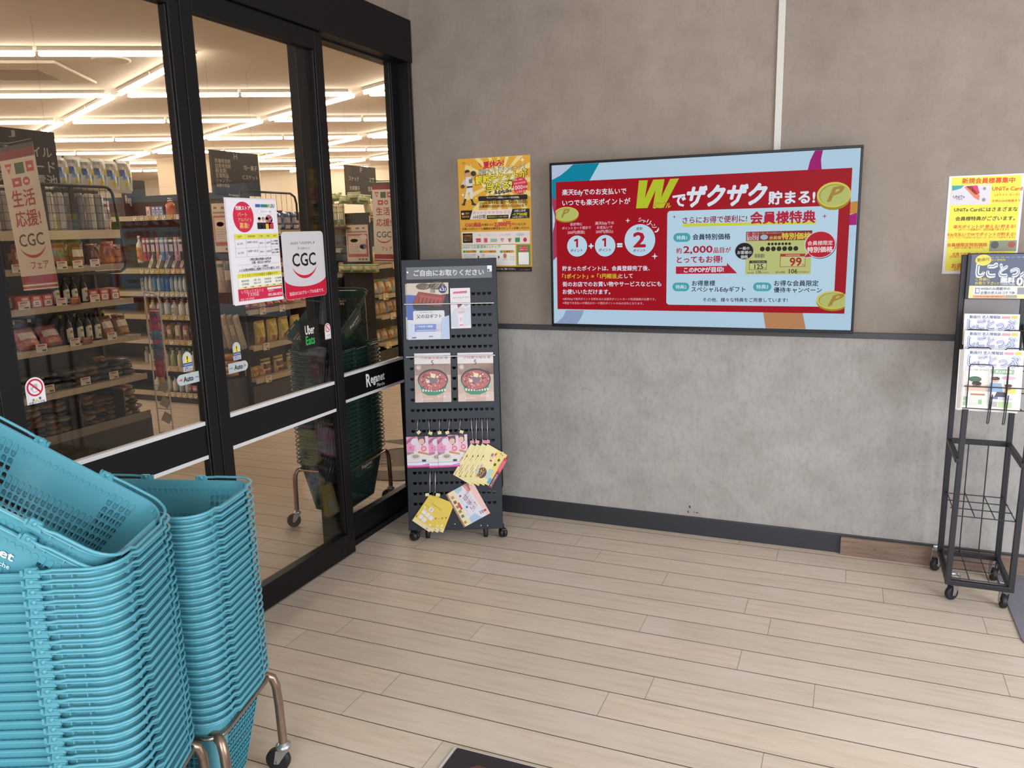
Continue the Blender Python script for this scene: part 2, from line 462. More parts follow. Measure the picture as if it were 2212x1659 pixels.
# lettering on the fixed light's band
sh = Sheet((-.0718, -.36, .77), YU, ZU, lambda c: M(c, .4)); sh.z = lambda a, b: (580 + a / 5.53, 600 + b / 5.53)
sh.ptext('R', 1165, 1232, 1222, 1218, '#e8e4e4', .03, -.1, 150)
sh.ptext('eganet', 1222, 1238, 1385, 1188, '#e8e4e4', .03, 0, 110)
sh.ptext('Marche', 1297, 1280, 1388, 1255, '#cfcbcb', .02, .1)
tag(sh.build('shop_lettering'), 'white curly shop lettering on the black band of the fixed glass panel', 'lettering')

# ---------------------------------------------------------------- stickers and notices on the glass
def zoomA(x0, y0, k): return lambda a, b: (x0 + a / k, y0 + b / k)
GX = -.0182
def glass_sheet(a, b, zf, x=GX):
    p = hx(*zf(a, b), x); s = Sheet(p, YU, ZU, PA); s.z = zf
    return s
def no_touch(zf, cx, cy, r, bot, half, lab, x=GX, hand=True):
    s = glass_sheet(cx, cy, zf, x)
    c = s.px(cx, cy); R0 = abs(s.px(cx, cy - r)[1] - c[1]); bt = s.px(cx, bot)[1]; Rw = R0 * 1.17
    pts = [(-Rw, bt)] + [(Rw, bt)] + [(Rw * math.cos(t), Rw * math.sin(t)) for t in [math.pi * i / 16 for i in range(17)]]
    s.mb.prism(pts, (0, 0, -.0004), (1, 0, 0), (0, 1, 0), (0, 0, .0004), PA('#e6e2e2')); s.up()
    s.ell(0, 0, R0, R0, '#c8193c', 32); s.up(); s.ell(0, 0, R0 * .8, R0 * .8, '#e6e2e2', 32); s.up()
    # open hand
    s.ell(-R0 * .05, -R0 * .2, R0 * .33, R0 * .34, '#8c8f96', 20); s.up(); s.ell(-R0 * .05, -R0 * .2, R0 * .28, R0 * .29, '#eceaea', 20); s.up()
    for dx, a, l in ((-.22, .1, .42), (-.05, 0, .5), (.1, -.08, .47), (.24, -.16, .38)):
        s.text('0', (R0 * (dx - .05), R0 * .2), (R0 * (dx + .07), R0 * .2), '#8c8f96', .0, 0, R0 * l)
    s.text('0', (-R0 * .55, -R0 * .05), (-R0 * .35, -R0 * .05), '#8c8f96', 0, .3, R0 * .3); s.up()
    d = R0 * .07; k = R0 * .62
    s.poly([(-k - d, k - d), (-k + d, k + d), (k + d, -k + d), (k - d, -k - d)][::-1], '#c8193c'); s.up()
    v = bt + (-R0 * 1.02 - bt) * .55
    s.text('注', (-R0 * .55, v + R0 * .02), (-R0 * .27, v + R0 * .02), '#2c2f45', .02); s.text('意', (R0 * .27, v + R0 * .1), (R0 * .55, v + R0 * .1), '#2c2f45', .02)
    s.poly([(-R0 * .17, v - R0 * .2), (R0 * .17, v - R0 * .2), (0, v + R0 * .12)], '#d8cc3a')
    s.text('自動ドア注意', (-R0 * .95, bt + R0 * .14), (R0 * .95, bt + R0 * .14), '#5a5f78', 0)
    return tag(s.build('no_touch_sticker'), lab, 'sticker', 'no-touch stickers on the glass')
zf = zoomA(40, 640, 5.183)
no_touch(zf, 183, 1022, 100, 1205, 105, 'large white no-touch sticker with red ring on the leftmost glass door')
no_touch(zoomA(580, 600, 5.53), 705, 600, 50, 735, 55, 'small white no-touch sticker beside the black delivery sticker', .0005)
def caution(zf, cx, top, bot, half, lab):
    s = glass_sheet(cx, (top + bot) / 2, zf); hv = abs(s.px(cx, top)[1] - s.px(cx, bot)[1]) / 2; hu = hv * .62
    pts = [(-hu, -hv), (hu, -hv), (hu, hv - hu)] + [(hu * math.cos(math.pi * i / 12), hv - hu + hu * math.sin(math.pi * i / 12)) for i in range(1, 12)] + [(-hu, hv - hu)]
    s.mb.prism(pts, (0, 0, -.0004), (1, 0, 0), (0, 1, 0), (0, 0, .0004), PA('#b9bec6')); s.up()
    s.poly([(-hu * .8, -hv * .1), (hu * .8, -hv * .1), (0, hv * .86)], '#e0d64a'); s.up()
    s.text('!', (-hu * .09, hv * .26), (hu * .09, hv * .26), '#22201c', .03, 0, hv * .62)
    s.rect(-hu, -hv * .5, hu, -hv * .13, '#2f3f86'); s.up(); s.text('CAUTION', (-hu * .85, -hv * .32), (hu * .85, -hv * .32), '#dfe3ec', .01)
    s.text('自動ドア', (-hu * .7, -hv * .66), (hu * .7, -hv * .66), '#3a478a', .01, 0, hv * .16); s.text('駆け込み注意', (-hu * .8, -hv * .85), (hu * .8, -hv * .85), '#3a478a', .01, 0, hv * .14)
    return tag(s.build('caution_sticker'), lab, 'sticker', 'caution stickers on the sliding doors')
caution(zoomA(0, 450, 3.018), 1222, 935, 1062, 42, 'caution sticker with yellow triangle on the leftmost glass door')
caution(zoomA(460, 620, 6.38), 328, 758, 1005, 78, 'caution sticker with yellow triangle under the job notice on the middle door')
def auto(zf, cx, cy, hw, hh, left, lab):
    s = glass_sheet(cx, cy, zf); hu = abs(s.px(cx + hw, cy)[0]); hv = hu * .36
    pts = []
    sg = -1 if left else 1
    r = hv
    pts = [(-sg * hu, -hv), (sg * (hu - r), -hv)] + [(sg * (hu - r + r * math.sin(t)), -r * math.cos(t)) for t in [math.pi * i / 10 for i in range(1, 10)]] + [(sg * (hu - r), hv), (-sg * hu, hv)]
    if left: pts = pts[::-1]
    s.mb.prism(pts, (0, 0, -.0004), (1, 0, 0), (0, 1, 0), (0, 0, .0004), PA('#b4bdc0')); s.up()
    s.text('Auto', (-hu * .42 + sg * hu * .02, 0), (hu * .42 + sg * hu * .02, 0), '#17181c', .03, 0, hv * .95)
    s.poly([(sg * hu * .86, 0), (sg * hu * .56, hv * .3), (sg * hu * .56, -hv * .3)][:: (1 if not left else -1)][::-1], '#d8624e')
    s.rect(min(-sg * hu * .9, -sg * hu * .55), -hv * .1, max(-sg * hu * .9, -sg * hu * .55), hv * .06, '#6272a8')
    return tag(s.build('auto_sticker'), lab, 'sticker', 'auto door stickers')
auto(zoomA(0, 450, 3.018), 1230, 1110, 75, 35, True, 'grey auto door sticker with a red arrow pointing left')
auto(zoomA(460, 620, 6.38), 350, 1100, 135, 60, False, 'grey auto door sticker with a red arrow pointing right')
# delivery sticker
zf = zoomA(580, 600, 5.53); s = glass_sheet(495, 672, zf); p = s.px(378, 590); q = s.px(612, 772)
hu, hv = (q[0] - p[0]) / 2, .062
s.board(-hu, -hv, hu, hv, '#15130f'); s.text('Uber', (-hu * .5, hv * .3), (hu * .5, hv * .3), '#e4e2da', .025, 0, hv * .6); s.text('Eats', (-hu * .48, -hv * .42), (hu * .48, -hv * .42), '#2fae4a', .025, 0, hv * .58)
tag(s.build('delivery_sticker'), 'black food delivery sticker with white and green words on the glass', 'sticker')
# job notice (several sheets of paper, slightly curled away from the glass)
zf = zoomA(440, 400, 5.923)
s = glass_sheet(650, 850, zf)
TL = s.px(285, 175); TRp = s.px(918, 185); BRp = s.px(1022, 1465); BLp = s.px(388, 1540)
u0, u1, v0, v1 = TL[0] * .5 + BLp[0] * .5, TRp[0] * .5 + BRp[0] * .5, BRp[1] * .5 + BLp[1] * .5, TL[1] * .5 + TRp[1] * .5
s.board(u0 - .008, v0 + .004, u1 - .004, v1 + .004, '#d6d2d6'); s.up(3); s.board(u0, v0, u1, v1, '#e9e4ea', .0004)
wu, wv = u1 - u0, v1 - v0
P = lambda a, b: (u0 + wu * a, v1 - wv * b)
def R4(a, b, c, d, col): s.rect(*P(a, d), *P(c, b), col)
def TT(t, a, b, c, col, bold=.01, h=None, d=None): s.text(t, P(a, b), P(c, d if d else b), col, bold, 0, h * wv if h else None)
s.ell(*P(.31, .17), wu * .20, wv * .145, '#cf2a4e', 36)
s.ell(*P(.78, .115), wu * .19, wv * .032, '#d9d5de', 30); s.up()
s.ell(*P(.78, .115), wu * .18, wv * .027, '#efecf0', 30); s.up()
TT('西鉄ストア', .17, .085, .45, '#f4eef0', .03); TT('パート', .2, .145, .38, '#e8b46a', .02); TT('アルバイト', .2, .195, .46, '#e8b46a', .02); TT('募集!', .22, .25, .40, '#e8b46a', .02)
R4(.56, .045, .66, .075, '#3a62a8'); R4(.67, .045, .8, .075, '#2f7f86'); R4(.8, .045, .84, .075, '#8aa63a'); TT('UU', .86, .06, .95, '#4a4a55', .03)
TT('私たちと一緒に', .66, .115, .9, '#8a8794', 0)
for a, c1, c2 in ((.62, '#24242c', '#d9b3a4'), (.70, '#2c2226', '#e0bca8'), (.78, '#7a2834', '#d9b3a4'), (.86, '#c23a4e', '#e2b7aa')):
    s.ell(*P(a, .195), wu * .033, wv * .022, c2, 14); s.rect(*P(a - .05, .285), *P(a + .045, .222), c1)
    s.ell(*P(a, .183), wu * .03, wv * .014, '#2a2020', 12)
s.pell(830, 440, 45, 60, '#c9566a')
s.up(); s.rect(*P(.74, .285), *P(.8, .235), '#d9c23a')
R4(.1, .33, .985, .375, '#e3da4a'); s.up()
for t, a, b in (('部門', .16, .24), ('勤務時間', .36, .5), ('日数', .59, .66), ('時給', .74, .8), ('備考', .88, .95)): TT(t, a, .353, b, '#8a7f2a', .01, .02)
for b in (.375, .46, .545, .62, .685): R4(.1, b, .985, b + .0025, '#b9b6c0')
for a in (.1, .31, .56, .70, .82, .985): R4(a, .33, a + .004, .545, '#b9b6c0')
for b, n in ((.42, '1'), (.505, '2')):
    TT('レジ' + n, .15, b, .25, '#4a4a52', .01, .022); TT('16:00〜22:15', .335, b - .012, .54, '#5a5a62', .005); TT('週3日〜', .585, b, .68, '#5a5a62', .005); TT('1057円', .72, b, .81, '#5a5a62', .005)
    TT('レジ業務', .83, b - .015, .97, '#3a3a42', .01, .018); TT('品出し補助', .83, b + .012, .97, '#3a3a42', .01, .018)
TT('17時以降は時給+50円UP', .36, .575, .8, '#33333b', .012); TT('日曜・祝日は+100円UP', .4, .605, .78, '#33333b', .012)
TT('フリーター・主婦歓迎', .42, .645, .72, '#33333b', .01); TT('レジは週20時間以上勤務できる方を優先します', .14, .67, .96, '#33333b', .01)
R4(.1, .705, .985, .745, '#e3da4a'); TT('ナイスタッフのお仲間を大募集中です!', .18, .725, .92, '#5d5722', .01); R4(.1, .745, .985, .84, '#f0ece0'); R4(.1, .83, .985, .85, '#e6dd7a')
for t1, t2, a in (('勤務時間', '応相談', .16), ('日曜・祝日', '時給+100円', .40), ('昇給制度', '有給休暇', .62), ('交通費', '支給', .84)):
    TT(t1, a, .775, a + .14, '#2f2f3a', .012, .02); TT(t2, a, .805, a + .14, '#2f2f3a', .012, .02)
R4(.08, .85, .985, .965, '#cf2a4e'); s.up(); TT('レガネットマルシェ', .14, .877, .58, '#f2b9c2', .015); TT('下大利店', .24, .91, .48, '#f2b9c2', .015); TT('担当 人事 採用係', .11, .95, .38, '#f2b9c2', .01)
R4(.66, .862, .97, .882, '#eddfe4'); TT('電話受付', .68, .895, .80, '#f2b9c2', .01); TT('092-586-8520', .67, .935, .97, '#f6d4da', .02)
tag(s.build('job_notice'), 'white paper job notice with a red oval and yellow table taped to the middle door', 'notice')
# CGC plate
zf = zoomA(440, 400, 5.923); s = glass_sheet(1260, 1000, zf)
s.z = zoomA(400, 400, 3.318); c0 = s.px(682, 335); c1 = s.px(978, 325); c2 = s.px(1013, 785)
hu = (c1[0] - c0[0]) / 2 + .002; hv = (c0[1] - c2[1]) / 2; cu = (c0[0] + c1[0]) / 2 + .0045; cv = (c0[1] + c2[1]) / 2
s.O = s.O + s.U * cu + s.V * cv
def rr(hu, hv, r):
    pts = []
    for cx, cy, a0 in ((hu - r, hv - r, 0), (-hu + r, hv - r, 90), (-hu + r, -hv + r, 180), (hu - r, -hv + r, 270)):
        pts += [(cx + r * math.cos(math.radians(a0 + 18 * i)), cy + r * math.sin(math.radians(a0 + 18 * i))) for i in range(6)]
    return pts
s.mb.prism(rr(hu, hv, .018), (0, 0, -.001), (1, 0, 0), (0, 1, 0), (0, 0, .001), PA('#d2ced2')); s.up()
def cgc(s, cx, cy, w, dark='#1d1a1c', red='#c8193c', bold=.02):
    s.text('CGC', (cx - w / 2, cy), (cx + w / 2, cy), dark, bold)
    arc = []
    for i in range(15):
        t = math.radians(205 + 130 * i / 14); arc.append((cx + w * .58 * math.cos(t), cy + w * .02 + w * .52 * math.sin(t)))
    for i in range(14, -1, -1):
        t = math.radians(205 + 130 * i / 14); arc.append((cx + w * .60 * math.cos(t), cy + w * .02 + w * .44 * math.sin(t)))
    s.poly(arc, red)
cgc(s, -.002, hv * .16, hu * 1.12)
s.text('みんなの「いただきます」を', (-hu * .6, hv * .66), (hu * .55, hv * .66), '#2a2628', .012); s.text('ずっとおいしく。', (-hu * .3, hv * .5), (hu * .3, hv * .5), '#2a2628', .012)
arc = [(-hu + .001, -hv * .38)] + [(hu * math.sin(math.radians(-90 + 10 * i)), -hv * .38 - hv * .27 * math.cos(math.radians(-90 + 10 * i))) for i in range(1, 18)] + [(hu - .001, -hv * .38)]
low = [(hu - .001, -hv + .016), (hu - .006, -hv + .005), (hu - .017, -hv + .0008), (-hu + .017, -hv + .0008), (-hu + .006, -hv + .005), (-hu + .001, -hv + .016)]
s.poly((arc + low)[::-1], '#c8193c'); s.up()
s.text('当店はCGCグループのお店です。', (-hu * .82, -hv * .83), (hu * .86, -hv * .83), '#f0d6dc', .015)
tag(s.build('group_plate'), 'white and red plate with a black and red smile logo on the middle door', 'sign')
# ================================================================ television
TVY = -.090
tv = thing('television', 'wide wall screen showing a red loyalty points advert', 'television', (1.447, 0, 1.022))
inv = Matrix.Translation((-1.447, 0, -1.022))
BZ = M('#0f0e11', .38, 0, .3)
mb = MB(); mb.bx(.777, 2.117, -.084, -.045, 1.03, 1.787, BZ); mb.bx(1.0, 1.9, -.046, -.030, 1.1, 1.7, BZ); mb.build('casing', tv, inv, bevel=.004)
mb = MB(); mb.bx(1.15, 1.75, -.031, -.0005, 1.2, 1.6, M('#2a2a2c', .5)); mb.build('wall_bracket', tv, inv)
mb = MB(); x0, x1, z0, z1 = .767, 2.127, 1.022, 1.7955
for a, b, c, d in ((x0, x1, z0, z0 + .014), (x0, x1, z1 - .011, z1), (x0, x0 + .010, z0 + .014, z1 - .011), (x1 - .010, x1, z0 + .014, z1 - .011)):
    mb.bx(a, b, TVY - .004, -.080, c, d, BZ)
mb.build('bezel', tv, inv, bevel=.0015)
EM = lambda c: E(c, .90)
s = Sheet((1.447, TVY + .002, 1.4085), XU, ZU, EM)
ul, ur, vb, vt = .7775 - 1.447, 2.1165 - 1.447, 1.0365 - 1.4085, 1.784 - 1.4085
s.mb.bx(ul, ur, vb, vt, -.004, 0, EM('#b3cfe3')); s.up()
zA = zoomA(1170, 300, 3.769); z4 = zoomA(1170, 300, 7.54); zB = zoomA(1510, 300, 3.769); zC = zoomA(1400, 360, 4.608); zD = zoomA(1400, 540, 4.608)
def on(z): s.z = z
W_T = '#dbe6f2'
def clampu(p): return (min(max(p[0], ul + .0005), ur - .0005), min(max(p[1], vb + .0005), vt - .0005))
def pc(pts, col): s.poly([clampu(s.px(*p)) for p in pts], col)
on(z4); pc([(155, 440), (155, 672), (300, 600), (430, 500), (515, 400)], '#b5c3dc')
pc([(155, 670), (300, 600), (400, 520), (470, 455), (515, 395), (940, 370), (880, 500), (780, 680), (230, 720), (240, 1005), (155, 945)], '#1285a0')
on(zA); pc([(70, 472), (122, 500), (129, 955), (70, 990)], '#a83a58'); s.up(); pc([(70, 536), (92, 570), (106, 625), (109, 668), (102, 715), (92, 752), (70, 785)], '#bfcfe4')
pc([(200, 1395), (345, 1395), (325, 1450), (290, 1540), (70, 1540), (130, 1490), (175, 1450)], '#8f9fc0')
on(zB); pc([(945, 70), (1010, 70), (993, 170), (1000, 270), (880, 270), (905, 175)], '#9c1a72')
pc([(520, 1400), (840, 1400), (868, 1580), (540, 1580)], '#b8835a')
pc([(1200, 520), (1310, 505), (1305, 605), (1200, 615)], '#c58a3a'); pc([(1200, 628), (1310, 600), (1305, 700), (1200, 703)], '#a81a78')
s.up()
on(zA); a0 = s.px(118, 350); a1 = s.px(128, 1390); on(zB); b0 = s.px(1247, 238); b1 = s.px(1185, 1418)
RU0 = (a0[0] + a1[0]) / 2; RU1 = (b0[0] + b1[0]) / 2; RV1 = (a0[1] + b0[1]) / 2; RV0 = (a1[1] + b1[1]) / 2
s.rect(RU0, RV0, RU1, RV1, '#a21522'); s.up()
on(zA); w0 = s.px(1027, 588); w1 = s.px(1012, 1352); on(zB); w2 = s.px(1128, 640); w3 = s.px(1100, 1365)
s.rrect((w0[0] + w1[0]) / 2, (w1[1] + w3[1]) / 2, (w2[0] + w3[0]) / 2, w0[1], .014, '#b9d5e6'); s.up()
def L(z, t, a0, b0, a1, b1, col=W_T, bold=.02, shear=0, h=None): s.z = z; s.ptext(t, a0, b0, a1, b1, col, bold, shear, h)
L(zA, '楽天Edyでのお支払いで', 168, 440, 690, 428); L(zA, 'いつでも楽天ポイントが', 170, 522, 722, 505)
s.z = zoomA(1360, 370, 9.071); s.ppoly([(185, 180), (358, 175), (300, 525), (465, 165), (685, 155), (622, 515), (795, 150), (970, 138), (665, 720), (455, 722), (510, 370), (350, 720), (128, 728)], '#b5c22e'); s.up()
L(zA, 'ダブル', 912, 546, 1056, 540, '#7c1416', .05, .1, 50); s.up(); L(zA, 'ダブル', 914, 545, 1054, 540, '#cfd43a', .02, .1)
L(zA, 'で', 1070, 506, 1172, 500, W_T, .04); L(zC, 'ザクザク', 392, 300, 1180, 272, W_T, .05, .25, 200); L(zC, '貯まる!', 1202, 312, 1660, 298, W_T, .04)
for t, a, b, c, d in (('会計時に', 233, 695, 332, 693), ('ポイントカード提示で', 167, 728, 402, 722), ('200円(税抜)', 212, 765, 352, 760), ('楽天Edyでの', 437, 690, 590, 685), ('お支払いで', 450, 722, 577, 718), ('200円(税込)', 442, 758, 582, 753)):
    L(zA, t, a, b, c, d, '#dcb9c4', .015)
on(zA)
for a, b, r, q in ((290, 873, 82, 86), (518, 870, 84, 88), (800, 825, 126, 131)):
    s.pell(a + 5, b + 5, r, q, '#7d1220', 40)
s.up()
for a, b, r, q in ((290, 873, 82, 86), (518, 870, 84, 88), (800, 825, 126, 131)): s.pell(a, b, r, q, '#bcd6e8', 40)
s.up()
on(zA); [s.ppoly([(x - 2, 883), (x + 14, 883), (x + 14, 813), (x + 2, 813), (x - 18, 822), (x - 18, 837), (x - 2, 833)], '#b01c33') for x in (284,)]; [s.ppoly([(x - 2, 877), (x + 14, 877), (x + 14, 807), (x + 2, 807), (x - 18, 816), (x - 18, 831), (x - 2, 827)], '#b01c33') for x in (512,)]; L(zA, '2', 752, 822, 843, 820, '#b01c33', .035, 0, 116)
DK = '#4a2530'
L(zA, 'ポイント', 237, 910, 335, 906, DK, .02); L(zA, 'ポイント', 467, 905, 567, 902, DK, .02); L(zA, 'ポイント', 746, 910, 846, 906, DK, .02); L(zA, '合計', 772, 731, 824, 729, DK, .02)
L(zA, '+', 386, 873, 421, 872, W_T, .04); L(zA, '=', 618, 866, 656, 865, W_T, .05)
for t, a, b, c, d in (('シ', 790, 655, 822, 664), ('ャ', 824, 668, 846, 676), ('リ', 858, 674, 884, 688), ('〜', 886, 690, 908, 706), ('ン', 908, 704, 934, 724), ('♪', 932, 738, 952, 750)): L(zA, t, a, b, c, d, W_T, .02)
on(zA); s.pstar(703, 665, 20, W_T); s.pstar(922, 955, 27, W_T)
L(zA, '貯まったポイントは、会員登録完了後、', 170, 1055, 880, 1052); L(zA, '「1ポイント」=「1円相当」', 170, 1119, 628, 1116, '#d9cf3c'); L(zA, 'として', 634, 1117, 742, 1115); L(zA, '街のお店でのお買い物やサービスなどにも', 172, 1183, 975, 1180); L(zA, 'お使いいただけます。', 173, 1244, 560, 1245)
L(zA, '※楽天Edyで楽天ポイントを貯めるには楽天ポイントカード利用登録が必要です。', 173, 1304, 930, 1307, '#d9a8b4', .01); L(zA, '※現金でお支払いの場合はカード提示ポイントのみの付与となります。', 173, 1335, 830, 1340, '#d9a8b4', .01)
on(zC); s.ppoly([(345, 568), (1675, 540), (1675, 568), (345, 598)], '#cdd23c'); s.up()
L(zC, 'さらにお得で便利に!', 345, 535, 985, 515, '#8b2340', .02); L(zC, '会員様特典', 1020, 510, 1665, 497, '#b5203a', .04)
on(zC); s.pstar(262, 500, 18, '#9c3358'); s.pstar(1757, 493, 26, '#b03356')
s.prrect(253, 662, 422, 748, .03, '#4aa5ad'); on(zD); s.prrect(244, 324, 410, 410, .03, '#4aa5ad'); s.prrect(1047, 323, 1226, 410, .03, '#4aa5ad'); s.up()
L(zC, '特典1', 285, 708, 388, 706, '#cfe4ea', .02); L(zD, '特典2', 275, 368, 382, 367, '#cfe4ea', .02); L(zD, '特典3', 1078, 367, 1196, 366, '#cfe4ea', .02)
NV = '#23263e'
L(zC, '会員特別価格', 445, 700, 820, 694, NV, .025); L(zD, 'お得意様', 438, 331, 668, 329, NV, .02); L(zD, 'スペシャルEdyギフト', 432, 395, 968, 395, NV, .02); L(zD, 'お得な会員限定', 1255, 330, 1695, 331, NV, .02); L(zD, '優待キャンペーン', 1252, 397, 1728, 399, NV, .02); L(zD, 'その他、様々な特典をご用意しています!', 547, 494, 1388, 499, NV, .015)
RD = '#a8233e'
L(zC, '約', 282, 836, 335, 834, RD, .02); L(zC, '2,000', 355, 832, 640, 826, RD, .03, 0, 78); L(zC, '品目が', 652, 832, 825, 828, RD, .02); L(zD, 'とってもお得!', 288, 97, 738, 91, RD, .03)
on(zD); s.ppoly([(278, 165), (785, 158), (785, 128), (888, 232), (278, 238)][::-1], '#b3213a'); s.up(); L(zD, 'このPOPが目印!', 358, 199, 752, 193, '#e4eaf2', .03)
# shelf-card picture inside the advert
on(zC); t0 = s.px(977, 648); t1 = s.px(1636, 636); t2 = s.px(977, 740); on(zD); t3 = s.px(967, 242); t4 = s.px(1617, 240)
s.rect((t0[0] + t3[0]) / 2, t3[1], (t1[0] + t4[0]) / 2, t2[1], '#bcc07a'); s.rect(t0[0], t2[1], t1[0], t0[1], '#84332f'); s.up()
on(zC); s.prect(985, 655, 1100, 733, '#c5a8ae'); s.up(); L(zC, '優得', 990, 675, 1098, 672, '#a83346', .03); L(zC, 'YOU', 1000, 720, 1085, 718, '#7d2a38', .02)
on(zC); s.pell(1155, 702, 38, 26, '#9fb8c8', 16); L(zC, '会員様', 1208, 708, 1325, 706, '#d8b45a', .02); L(zC, '特別価格', 1332, 692, 1622, 688, '#d8c24a', .04); L(zC, 'お買い得な会員様だけの', 1115, 662, 1340, 658, '#c79a6a', .005)
on(zC)
for i in range(7):
    s.pell(1203 + i * 34.3, 770 - i * .5, 14, 14, '#2b2b28', 12); s.pell(1137 + i * 55.6, 820 - i, 24, 24, '#2b2b28', 16)
for i in range(14): s.prect(1060 + i * 7.2, 868, 1060 + i * 7.2 + (2 + (i * 7) % 4), 906, '#6c6b58')
on(zD); s.prect(1008, 105, 1180, 197, '#55553f'); s.prect(1316, 38, 1562, 168, '#a34a3a'); s.up(); s.prect(1012, 132, 1176, 193, '#c2c584'); s.prect(1321, 66, 1557, 163, '#c2c584'); s.prect(1012, 108, 1176, 131, '#33332f'); s.prect(1321, 41, 1557, 64, '#a8382f'); s.up()
L(zD, '一般のお客様の価格', 1022, 119, 1166, 118, '#b9b890', 0); L(zD, '会員様特別価格', 1370, 52, 1512, 51, '#e0c0a0', .005)
L(zD, '125', 1060, 166, 1146, 164, '#2f2f28', .02); L(zD, '99', 1412, 119, 1526, 116, '#a3302a', .03); L(zD, '円', 1532, 152, 1554, 151, '#a3302a', .01); L(zD, '円', 1153, 183, 1170, 182, '#2f2f28', .01)
L(zD, '税込価格', 990, 227, 1055, 226, '#4a4a3a', .01); L(zD, '135', 1078, 221, 1126, 219, '#3a3a30', .02); L(zD, '.00円(税込)', 1128, 226, 1210, 225, '#5a5a48', .005); L(zD, '(税込価格', 1268, 223, 1365, 221, '#4a4a3a', .01); L(zD, '106', 1402, 211, 1486, 210, '#2f2f28', .02); L(zD, '.92円(税込)', 1490, 220, 1602, 219, '#5a5a48', .005)
on(zC); s.pell(958, 840, 96, 86, '#a9a9a0', 32); s.up(); s.pell(958, 840, 90, 81, '#211f24', 32); s.up()
L(zC, '一般の', 908, 813, 1010, 811, '#d8d8d8', .02); L(zC, 'お客様の', 890, 855, 1032, 852, '#d8d8d8', .02); L(zC, '価格', 922, 898, 995, 896, '#d8d8d8', .02)
on(zC); s.pell(1716, 781, 158, 136, '#27304e', 36); s.up(); s.pell(1712, 775, 158, 136, '#c9cfdc', 36); on(zD); s.ppoly([(1543, 80), (1590, 20), (1640, 72)], '#c9cfdc'); s.up()
on(zC); s.pell(1712, 775, 148, 128, '#b81f2c', 36); on(zD); s.ppoly([(1552, 74), (1592, 30), (1632, 66)], '#b81f2c'); s.up()
L(zC, '会員様限定', 1588, 762, 1838, 756, '#e4c9d0', .025); L(zC, '特別価格', 1585, 828, 1838, 820, '#ecd6da', .035)
def coin(z, a, b, ra, rb, hi, lo, txt, deg):
    on(z)
    s.pell(a, b + rb * .2, ra, rb, '#9a8a2e', 36, lo, hi); s.up(); s.pell(a, b, ra, rb, '#d3c258', 36, lo, hi); s.up(); s.pell(a + ra * .02, b + rb * .02, ra * .88, rb * .84, '#8d8c50', 36, lo, hi); s.up()
    s.pell(a + ra * .05, b + rb * .05, ra * .86, rb * .82, '#b6bd6e', 36, lo, hi); s.up()
    s.ptext('P', *txt, '#a8853c', .04, .45, rb * .95)
coin(zB, 1098, 455, 140, 104, RU1, -9, (1040, 462, 1180, 430), 0); coin(zB, 1088, 1312, 134, 74, RU1, -9, (1045, 1325, 1182, 1290), 0); coin(zA, 205, 612, 100, 58, 9, RU0, (162, 612, 232, 596), 0)
o = s.build('screen', tv); o['label'] = 'lit screen with white Japanese lettering on red'

# conduit above the television
mb = MB(); mb.bx(1.769, 1.7975, -.013, 0, 1.797, ZV, M('#c9c4bd', .5)); o = mb.build('cable_cover', bevel=.002)
tag(o, 'slim grey white cable cover running up the wall above the screen', 'cable cover')

# ================================================================ posters on the concrete wall
zP = zoomA(970, 320, 5.925)
s = Sheet((.437, -.0022, 1.566), XU, ZU); s.z = zP
c = [s.px(105, 135), s.px(1040, 90), s.px(1065, 1578)]
s.board(c[0][0] + .001, c[2][1], c[1][0] - .001, (c[0][1] + c[1][1]) / 2, '#dfa63a'); PU0, PU1, PV0, PV1 = c[0][0] + .001, c[1][0] - .001, c[2][1], (c[0][1] + c[1][1]) / 2
cx, cy = s.px(640, 420)
for i in range(16):
    a = 2 * math.pi * i / 16
    q = []
    for da in (-.07, .07):
        t = min(.2, (PU1 - cx - .002) / max(1e-4, math.cos(a + da)) if math.cos(a + da) > 0 else (cx - PU0 - .002) / max(1e-4, -math.cos(a + da)))
        if math.sin(a + da) > 0: t = min(t, (PV1 - cy - .002) / math.sin(a + da))
        q.append((cx + t * math.cos(a + da), cy + t * math.sin(a + da)))
    s.poly([(cx, cy)] + q, '#ecd58a')
s.pell(640, 420, 230, 190, '#f0dfa0', 30); s.up()
g = s.px(185, 190); cgc(s, g[0], g[1], .017, '#2c2220')
def Q(t, a, b, c, d, col, bold=.02, shear=0, h=None, ol=None):
    if ol: s.ptext(t, a - 4, b, c + 4, d, ol, bold + .05, shear, h); s.up()
    s.ptext(t, a, b, c, d, col, bold, shear, h)
Q('夏休み!', 435, 225, 700, 180, '#c4253c', .04, .1)
s.ptext('\\', 385, 222, 405, 214, '#c4253c', .02)
Q('福岡ソフトバンクホークス', 385, 312, 968, 232, '#f2ead6', .0, .15, 74, '#1f1b18'); s.up()
Q('観戦チケットが', 338, 415, 1000, 322, '#f0d93a', .03, .15, 112, '#231c14'); s.up()
Q('当たる!', 475, 508, 808, 462, '#f0e23a', .03, .15, 100, '#231c14'); s.up()
s.ppoly([(598, 555), (800, 528), (800, 560), (598, 588)][::-1], '#231f1d'); s.up(); s.ptext('キャンペーン', 612, 568, 790, 545, '#f0ead8', .02)
s.pstar(910, 478, 105, '#cf3346', 18, .88); s.up(); s.ptext('毎週・期間中', 840, 412, 945, 396, '#f0cfc6', .01); s.ptext('合計1000名様', 835, 455, 980, 432, '#f0cfc6', .01); s.ptext('1000', 825, 512, 945, 496, '#f6e4dc', .01); s.ptext('名様', 950, 498, 1008, 490, '#f6e4dc', .01); s.ptext('に当たる!', 870, 560, 980, 545, '#f6e4dc', .01)
